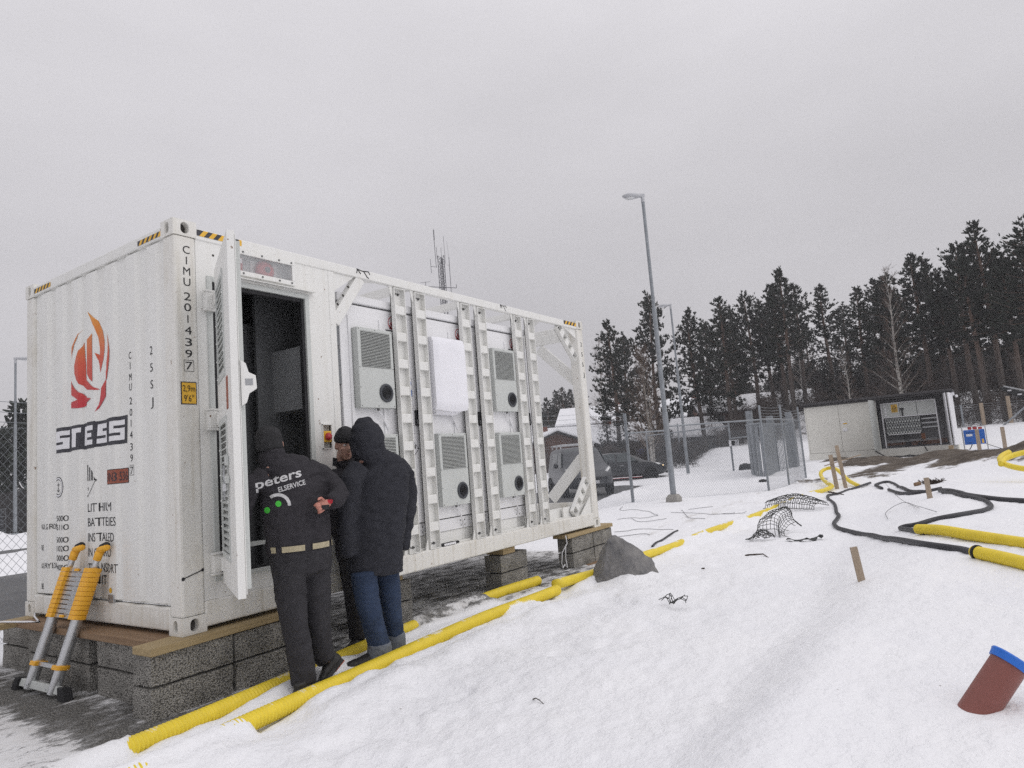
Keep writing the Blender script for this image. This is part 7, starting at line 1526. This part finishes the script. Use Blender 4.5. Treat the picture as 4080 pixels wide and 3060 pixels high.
def pine_mesh(seed, H_, c0, rad, dense=1.0):
    rnd = random.Random(seed); tr = MB(); cr = MB(); P = []; k = 9; lx_, ly_ = rnd.uniform(-.03, .03), rnd.uniform(-.03, .03)
    for i in range(k+1): u = i/k; P.append(Vector((lx_*H_*u+.10*math.sin(u*5+seed), ly_*H_*u+.10*math.cos(u*4+seed), H_*u)))
    tr.tube(P, [.20*(1-u/k)**.75*(H_/13)+.018 for u in range(k+1)], 7)
    def at(z): u = min(.999, z/H_)*k; i = int(u); return P[i].lerp(P[i+1], u-i)
    # dead stubs below the crown
    for q in range(16): z = rnd.uniform(.18, c0)*H_; a = rnd.uniform(0, 2*PI); p = at(z); l = rnd.uniform(.3, 1.4); tr.tube([p, p+Vector((math.cos(a)*l, math.sin(a)*l, rnd.uniform(-.1, .3)))], [.022, .006], 3)
    nb = int(58*dense)
    for q in range(nb):
        u = (q+rnd.random())/nb; z = (c0+(1-c0)*u**.92)*H_; a = q*2.4+rnd.uniform(-.5, .5)
        sh = math.sin(min(1, (1-u)*1.35+.07)*PI/2)*(1 if u > .12 else .55+3*u); L_ = rad*sh*rnd.uniform(.55, 1.15)*(1 if rnd.random() < .85 else 1.25); p = at(z)
        el = -.12+.75*u+rnd.uniform(-.15, .2); d = Vector((math.cos(a)*math.cos(el), math.sin(a)*math.cos(el), math.sin(el))); pts = [p, p+d*L_*.5, p+d*L_+Vector((0, 0, L_*.16))]
        tr.tube(pts, [.035*(1-u*.6), .02, .007], 4, False)
        nt_ = max(5, int(L_*9*dense))
        for w in range(nt_):
            s_ = (.18 if u > .3 else .38)+(.82 if u > .3 else .62)*rnd.random()**.8; b0 = p+d*L_*s_+Vector((0, 0, .16*L_*s_*s_)); spread = .13*L_*(.35+s_)
            b0 += Vector((rnd.gauss(0, spread*.6), rnd.gauss(0, spread*.6), rnd.gauss(0, .08+.03*L_)))
            dd = (d*.6+Vector((rnd.uniform(-1, 1), rnd.uniform(-1, 1), rnd.uniform(.1, 1.0)))).normalized()
            for n_ in range(5):
                e = (dd+Vector((rnd.uniform(-1, 1), rnd.uniform(-1, 1), rnd.uniform(-.5, .9)))*.75).normalized(); l = rnd.uniform(.18, .32); s2 = e.cross(Vector((rnd.uniform(-1, 1), rnd.uniform(-1, 1), rnd.uniform(-1, 1)))).normalized()*rnd.uniform(.04, .07)
                cr.add([b0-s2, b0+s2, b0+e*l+s2*.5, b0+e*l-s2*.3], [(0, 1, 2, 3)])
    return tr.mesh('pine_trunk'), cr.mesh('pine_crown')
def spruce_mesh(seed, H_, rad):
    rnd = random.Random(seed); tr = MB(); cr = MB(); tr.tube([(0, 0, 0), (.03, .02, H_)], [.16, .02], 6)
    nb = 90
    for q in range(nb):
        u = (q+rnd.random())/nb; z = (.04+.95*u)*H_; a = q*2.4; L_ = rad*(1-u)**.85*rnd.uniform(.75, 1.1)+.1; d = Vector((math.cos(a), math.sin(a), -.25+.5*u))
        for w in range(max(3, int(L_*11))):
            s_ = rnd.random()**.7; b0 = Vector((0, 0, z))+d*L_*s_+Vector((rnd.gauss(0, .1), rnd.gauss(0, .1), rnd.gauss(0, .08)))
            for n_ in range(4): e = (d+Vector((rnd.uniform(-1, 1), rnd.uniform(-1, 1), rnd.uniform(-.9, .3)))).normalized(); s2 = e.cross(Vector((0, 0, 1))).normalized()*.06; l = rnd.uniform(.18, .34); cr.add([b0-s2, b0+s2, b0+e*l], [(0, 1, 2)])
    return tr.mesh('spruce_trunk'), cr.mesh('spruce_crown')
def birch_mesh(seed, H_, spread, fan=False):
    rnd = random.Random(seed); tr = MB(); br = MB(); tw = MB(); P = [Vector((.10*math.sin(i*.9+seed)*i/8, .08*math.cos(i*.7)*i/8, H_*i/10)) for i in range(11)]; r0 = .12*(H_/9)
    tr.tube(P, [r0*(1-i/10.5) for i in range(11)], 7)
    if fan: tr.tube([p+Vector((.25+.05*i, -.3-.04*i, 0)) if i else p+Vector((.1, -.1, 0)) for i, p in enumerate(P[:9])], [r0*.7*(1-i/9.5) for i in range(9)], 6)
    nb = 58 if fan else 44
    for q in range(nb):
        u = .12+.86*(q+rnd.random())/nb; i = min(9, int(u*10)); p = P[i].lerp(P[i+1], u*10-i); a = q*2.4+rnd.uniform(-.4, .4); L_ = spread*(1-u*.72)*rnd.uniform(.6, 1.15); el = (.75 if fan else .6)+.45*u
        d = Vector((math.cos(a)*math.cos(el), math.sin(a)*math.cos(el), math.sin(el))); pts = [p+d*L_*t_+Vector((0, 0, .10*L_*t_*t_)) for t_ in (0, .35, .7, 1)]; br.tube(pts, [.030*(1-u*.5)*(H_/9), .02, .012, .005], 4, False)
        for w in range(13 if fan else 9):
            t_ = .25+.75*rnd.random(); b0 = p+d*L_*t_+Vector((0, 0, .10*L_*t_*t_)); e = (d+Vector((rnd.uniform(-1, 1), rnd.uniform(-1, 1), rnd.uniform(-.5, .7)))*.75).normalized(); l = rnd.uniform(.35, .95)*min(1.3, L_*.5+.2); tw.tube([b0, b0+e*l*.6, b0+e*l+Vector((0, 0, -.12*l))], [.010, .007, .004], 3, False)
            for z_ in range(3): t2 = rnd.random(); f = (e+Vector((rnd.uniform(-1, 1), rnd.uniform(-1, 1), rnd.uniform(-.6, .6)))*.8).normalized(); tw.tube([b0+e*l*t2, b0+e*l*t2+f*l*.5], [.007, .003], 3, False)
    return tr.mesh('birch_trunk'), br.mesh('birch_branch'), tw.mesh('birch_twig')
PV = [pine_mesh(11+i, 13, c0, rd, dn) for i, (c0, rd, dn) in enumerate(((.28, 2.15, 1.25), (.40, 1.95, 1.2), (.45, 1.75, 1.1), (.32, 2.15, 1.25), (.14, 2.6, 1.4), (.50, 1.5, 1.0), (.36, 1.9, 1.2)))]
for a, b in PV: a.materials.append(PBARK); b.materials.append(NEED)
def put_tree(kind, x, y, h, var, label, rz, group, sc=1.0):
    z = bz(x, y)-.1; t = thing({'p': 'pine_tree', 's': 'spruce_tree', 'b': 'birch_tree'}[kind], label, 'tree', (0, 0, 0), group); t.location = (x, y, z); t.rotation_euler = (0, 0, rz)
    for nm, me in var:
        o = bpy.data.objects.new(nm, me); COL.objects.link(o); o.parent = t
    t.scale = (sc*h[1], sc*h[1], h[0]); return t
PINES = [(53.3, 22.2, 12.9, 0, 'pine nearest the far end of the container, with a forked top'), (58.5, 20.4, 15.7, 4, 'tall broad pine right behind the tall lamp post'), (59.9, 16.7, 13.3, 3, 'pine behind the shorter lamp post'), (56.9, 13.0, 12.7, 0, 'slim pointed pine between the shorter lamp and the yard'), (63.3, 12.4, 13.2, 1, 'pine with bare lower trunk above the card reader'), (67.5, 11.9, 12.1, 3, 'pine half hidden above the turnstile yard'), (58.1, 8.0, 13.3, 1, 'tallest pine of the clump above the turnstile'), (70.6, 11.8, 13.5, 6, 'pine close behind the tallest one above the turnstile'), (74.4, 17.0, 14.6, 6, 'pine far behind the yard fence, narrow crown'), (68.8, 18.4, 13.1, 4, 'bushy pine filling the gap beside the shorter lamp post'), (70.1, 28.9, 13.6, 4, 'pine behind the forked one at the container end'),
 (62.6, 5.7, 11.4, 5, 'lone thin pine standing against the sky gap'), (59.0, 2.6, 10.6, 2, 'pine above the closed kiosk doors'), (67.1, 2.1, 11.1, 3, 'dense pine behind the closed kiosk doors'), (57.2, .4, 11.2, 3, 'pine with a dark bushy top beside the white birch'), (55.3, -1.8, 12.1, 1, 'pine with glowing orange trunk above the open switchgear'), (59.4, -2.7, 11.8, 3, 'spreading pine next to the orange trunk'), (53.4, -4.5, 11.9, 1, 'pine above the blue cabinet, broad crown'), (59.4, -5.1, 12.2, 6, 'pine behind the broad crowned one above the blue cabinet'), (51.4, -6.0, 12.8, 2, 'tallest pine of all, thin top, near the edge of the wood'), (57.4, -7.0, 11.3, 3, 'pine just behind the tallest one'), (47.3, -7.8, 11.1, 1, 'thick trunked pine closest to the excavator boom'), (55.2, -9.1, 13.2, 0, 'pine at the very end of the wood, crown cut by the frame'), (67.3, -8.2, 10.8, 4, 'pine deep in the wood behind the excavator boom'), (72.4, -2.7, 9.2, 4, 'pine deep in the wood behind the blue cabinet'), (77.2, 1.0, 10.7, 0, 'far pine glimpsed between trunks behind the kiosk roof'), (81.6, 7.0, 11.4, 4, 'far pine low in the sky gap beside the lone thin one'), (85.9, 11.7, 10.7, 0, 'far pine at the back of the turnstile clump'),
 (54.2, -3.3, 10.2, 5, 'slender pine with a bare pole of a trunk near the blue cabinet'), (50.2, -4.9, 10.6, 5, 'slender bare trunked pine beside the tallest one'), (49.6, -6.9, 10.0, 2, 'slender pine leaning over the fence brace'), (61.5, .9, 10.8, 5, 'slender pine behind the middle of the kiosk'), (60.4, 9.3, 11.5, 5, 'slender red trunked pine over the turnstile'), (64.4, 14.8, 12.0, 2, 'bare poled pine behind the yard'), (66.0, 8.6, 12.2, 5, 'slim pine left of the lone thin one, orange bark')]
rnd = random.Random(5)
PG = 'pines on the slope behind the site'
for i, (x, y, h, v, lab) in enumerate(PINES): put_tree('p', x, y, ((h+.2)/13, 1), [('trunk', PV[v][0]), ('crown', PV[v][1])], lab.replace(' left of ', ' beside '), rnd.uniform(0, 6.28), PG, 1.05 if h > 11 else .92)
for i, (x, y, h) in enumerate(((83, 47.3, 9.8), (92.3, 51.1, 11.7), (84.2, 45.1, 11.1), (80.4, 41.7, 10.2), (89.7, 45.5, 10.5), (88, 49, 9), (86, 39, 9.5), (78, 38.5, 9))):
    put_tree('p', x, y, ((h-bz(x, y))/13, .8), [('trunk', PV[i % 7][0]), ('crown', PV[(i*3) % 7][1])], 'small dark pine far off, seen through the open frame bay', rnd.uniform(0, 6.28), 'small pines seen through the frame bay')
# deeper rows, only glimpsed between the trunks
for i in range(46):
    u = rnd.random(); y = -16+46*u; x = 78+rnd.uniform(0, 24)+.2*y
    put_tree('p', x, y, (rnd.uniform(.36, .50), .8), [('trunk', PV[i % 7][0]), ('crown', PV[(i*5+2) % 7][1])], 'dark pine deep in the wood, only glimpsed between nearer trunks', rnd.uniform(0, 6.28), 'pines deep in the wood')
S1 = spruce_mesh(4, 6, 1.7); S1[0].materials.append(PBARK); S1[1].materials.append(NEED2)
SP = [(56.6, 5.0, .9, 'small spruce at the foot of the lone thin pine'), (59, 3.6, .95, 'spruce behind the kiosk roof, nearest the sky gap'), (63, -.5, .75, 'low spruce behind the middle of the kiosk'), (61, -6.5, .7, 'low spruce between trunks behind the blue cabinet'), (60.2, 11.2, .62, 'low spruce behind the turnstile'), (52.5, 21.0, .85, 'dark spruce under the forked pine'), (55.5, 19.0, .8, 'dark spruce behind the tall lamp post'), (54.0, 23.6, .9, 'dark spruce beside the container corner'), (66, 17.5, .9, 'spruce behind the shorter lamp post'), (70, 7.5, .85, 'spruce in the gap between the two clumps')]
for x, y, k, lab in SP: put_tree('s', x, y, (k, k), [('trunk', S1[0]), ('crown', S1[1])], lab, rnd.uniform(0, 6), 'spruces among the pines')
B1 = birch_mesh(3, 9, 3.0, True); B2 = birch_mesh(8, 11, 2.4)
for b, mm in ((B1, (BIRB, TWIGL, TWIGM)), (B2, (BIRB, BIRB, TWIGM))):
    for me, m in zip(b, mm): me.materials.append(m)
BG = 'bare birches'
for x, y, h, b, H0, lab in ((36.1, 11.9, 7.2, B1, 9, 'bare birch with fanned pale branches right behind the tall lamp post'), (49.2, -.5, 10.9, B2, 11, 'slim white trunked bare birch above the open switchgear'), (60, 26.7, 12.6, B2, 11, 'bare birch with fine twigs at the container corner'), (75.9, 10.7, 12.5, B2, 11, 'far bare birch behind the turnstile clump'), (47.5, 2.4, 6.0, B2, 11, 'small bent bare birch behind the closed kiosk doors')):
    put_tree('b', x, y, (h/H0, h/H0), [('trunk', b[0]), ('branch', b[1]), ('twig', b[2])], lab, rnd.uniform(0, 6), BG)
def wood_mass(name, pts, hmin, hmax, seed, m, n=260, w=.10, lmin=.3, lmax=.7):
    rnd_ = random.Random(seed); v = []; f = []
    for x, y, r in pts:
        z0 = bz(x, y); hh = rnd_.uniform(hmin, hmax)
        for i in range(n):
            u = rnd_.random()**.8; a = rnd_.uniform(0, 2*PI); q = r*(1-u)**.6*rnd_.random()**.5; c = Vector((x+q*math.cos(a), y+q*math.sin(a), z0+.1+hh*u)); e = Vector((rnd_.gauss(0, 1), rnd_.gauss(0, 1), rnd_.gauss(.3, 1))).normalized(); s = e.cross(Vector((rnd_.gauss(0, 1), rnd_.gauss(0, 1), rnd_.gauss(0, 1)))).normalized()*w; l = rnd_.uniform(lmin, lmax); k = len(v); v += [c-s, c+s, c+e*l+s*.3, c+e*l-s*.3]; f.append((k, k+1, k+2, k+3))
    mb = MB(); mb.v = [tuple(p) for p in v]; mb.f = f; mb.m = [0]*len(f); o = part(name, mb, m); o['kind'] = 'stuff'; return o
rnd = random.Random(21)
wood_mass('distant_forest', [(92+rnd.uniform(0, 40)+.15*y, y, 3.2) for y in np.linspace(-32, 60, 120)], 3.5, 7.0, 2, NEED2, 330, .22, .5, 1.1)
wood_mass('distant_forest', [(-34+i*1.05, 50+rnd.uniform(0, 16), 2.6) for i in range(66)], 5.5, 9.0, 3, NEED2, 330, .17, .4, .9)
wood_mass('undergrowth', [(rnd.uniform(52, 72), rnd.uniform(-13, 14), 1.7) for i in range(120)], 1.2, 3.4, 4, mat('bare_undergrowth', (.055, .042, .036), .9, na=.4, ns=1), 190, .022, .4, 1.0)
wood_mass('undergrowth', [(45.7+rnd.uniform(0, 6)+.1*y, y, 1.3) for y in np.linspace(-12, 3, 40)], .6, 1.8, 8, bpy.data.materials['bare_undergrowth'], 130, .016, .3, .8)
wood_mass('undergrowth', [(rnd.uniform(44, 60), rnd.uniform(14, 30), 1.4) for i in range(46)], .8, 2.4, 5, bpy.data.materials['bare_undergrowth'], 170, .016, .4, .9)
wood_mass('hedge', [(39+.05*i, 13.5+.42*i-.5*(i % 3), .9) for i in range(-6, 14)], .9, 1.5, 6, bpy.data.materials['bare_undergrowth'], 260, .018, .25, .6)
# ---------------------------------------------------------------- radio mast far off
rm = thing('radio_mast', 'tall lattice radio mast with antennas rising behind the container frame', 'mast', (82.7, 65.0, 2)); MS = mat('mast_steel', (.10, .10, .11), .6, .4)
mx_, my_ = 82.7, 65.0; u_ = Vector((.63, -.78, 0)); w_ = Vector((.78, .63, 0)); cs = [Vector((mx_, my_, 0))+u_*.52*a+w_*.52*b for a, b in ((-1, -.6), (1, -.6), (0, 1.1))]
mb = MB()
for c in cs: mb.tube([c+Vector((0, 0, 2)), c+Vector((0, 0, 35.4))], .06, 5)
for i in range(38):
    z = 2+.88*i
    for a, b in ((0, 1), (1, 2), (2, 0)): mb.tube([cs[a]+Vector((0, 0, z)), cs[b]+Vector((0, 0, z+.88))], .028, 3); mb.tube([cs[b]+Vector((0, 0, z)), cs[a]+Vector((0, 0, z+.88))], .028, 3)
part('lattice_tower', mb, MS, rm)
c0 = Vector((mx_, my_, 0)); A = lambda a, z, b=0: c0+u_*a+w_*b+Vector((0, 0, z))
for pts, r in (([A(-.85, 33.5), A(-.95, 40.0)], .05), ([A(-1.02, 38.2), A(-.85, 38.2), A(-.85, 39.9)], .035), ([A(-.65, 35), A(-.65, 37)], .035), ([A(.1, 34), A(.1, 36.8)], .035), ([A(.7, 34), A(.62, 38.8)], .03), ([A(.95, 33.8), A(1.3, 33.8)], .03), ([A(1.3, 27.2), A(1.3, 35.2)], .05), ([A(1.3, 35.2), A(1.1, 37.9)], .015), ([A(-.85, 33.6), A(-1.7, 33.7)], .04), ([A(-1.7, 32.6), A(-1.75, 35.0)], .04), ([A(-2.75, 30.4), A(2.2, 29.9)], .06), ([A(2.2, 29.9), A(2.2, 30.5)], .05), ([A(-2.75, 29.2), A(-2.75, 31.2)], .05), ([A(-4.0, 29.6), A(-2.75, 29.5)], .03), ([A(-3.6, 31.1), A(-2.0, 31.2)], .03), ([A(.25, 27), A(.2, 35)], .10), ([A(-.2, 27), A(-.2, 34.5)], .06)):
    mb = MB(); mb.tube(pts, r, 5); part('antenna', mb, MS, rm)
# ---------------------------------------------------------------- beyond the road, left of the container
GAB = thing('gabion_wall', 'grey gabion wall of stacked stone baskets across the road', 'wall', (5, 29, -.45)); sm_ = None; rg = random.Random(9); GM = mat('gabion_stone', (.075, .078, .085), .9, na=.4, ns=4)
vars_ = []
for q in range(4):
    bm = bmesh.new(); bmesh.ops.create_icosphere(bm, subdivisions=1, radius=.5); mb = MB(); mb.add([(v.co.x*rg.uniform(.8, 1.1), v.co.y*rg.uniform(.7, 1), v.co.z*rg.uniform(.65, 1)) for v in bm.verts], [tuple(v.index for v in f.verts) for f in bm.faces]); bm.free(); vars_.append(mb.mesh('stone')); vars_[-1].materials.append(GM)
for r in range(6):
    for i in range(32):
        o = bpy.data.objects.new('stone', vars_[(r*3+i) % 4]); COL.objects.link(o); o.parent = GAB; s = rg.uniform(.22, .30); o.scale = (s, s, s*.85); o.location = (-3.4+.232*i+rg.uniform(-.04, .04), -.6+rg.uniform(-.05, .05), .1+.185*r); o.rotation_euler = (rg.uniform(0, 6), rg.uniform(0, 6), rg.uniform(0, 6))
mb = MB(); mb.box(1.4, 8.9, 28.5, 29.5, -.5, .62); part('basket_core', mb, GM, GAB)
mb = MB()
for i in range(26): mb.tube([(1.4+.3*i, 28.22, -.45), (1.4+.3*i, 28.22, .72)], .008, 3)
for z in (-.2, .1, .4, .7): mb.tube([(1.4, 28.22, z), (8.9, 28.22, z)], .008, 3)
part('wire_basket', mb, GALV, GAB, kind='stuff')
mb = MB(); mb.box(10.3, 10.5, 30, 40, -.5, 1.4); single('timber_fence', mb, EAVE, 'dark timber fence behind the snow bank across the road', 'fence')

# ---------------------------------------------------------------- damp air
hz = MB(); hz.box(-75, 150, -75, 120, -1.9, 44); ho = part('haze', hz, [], kind='stuff'); hm_ = bpy.data.materials.new('damp_air'); hm_.use_nodes = True; t_ = hm_.node_tree; t_.nodes.clear()
pv = t_.nodes.new('ShaderNodeVolumePrincipled'); pv.inputs['Color'].default_value = (.95, .95, 1, 1); pv.inputs['Density'].default_value = HAZE; pv.inputs['Anisotropy'].default_value = 0; om = t_.nodes.new('ShaderNodeOutputMaterial'); t_.links.new(pv.outputs[0], om.inputs['Volume']); ho.data.materials.append(hm_)
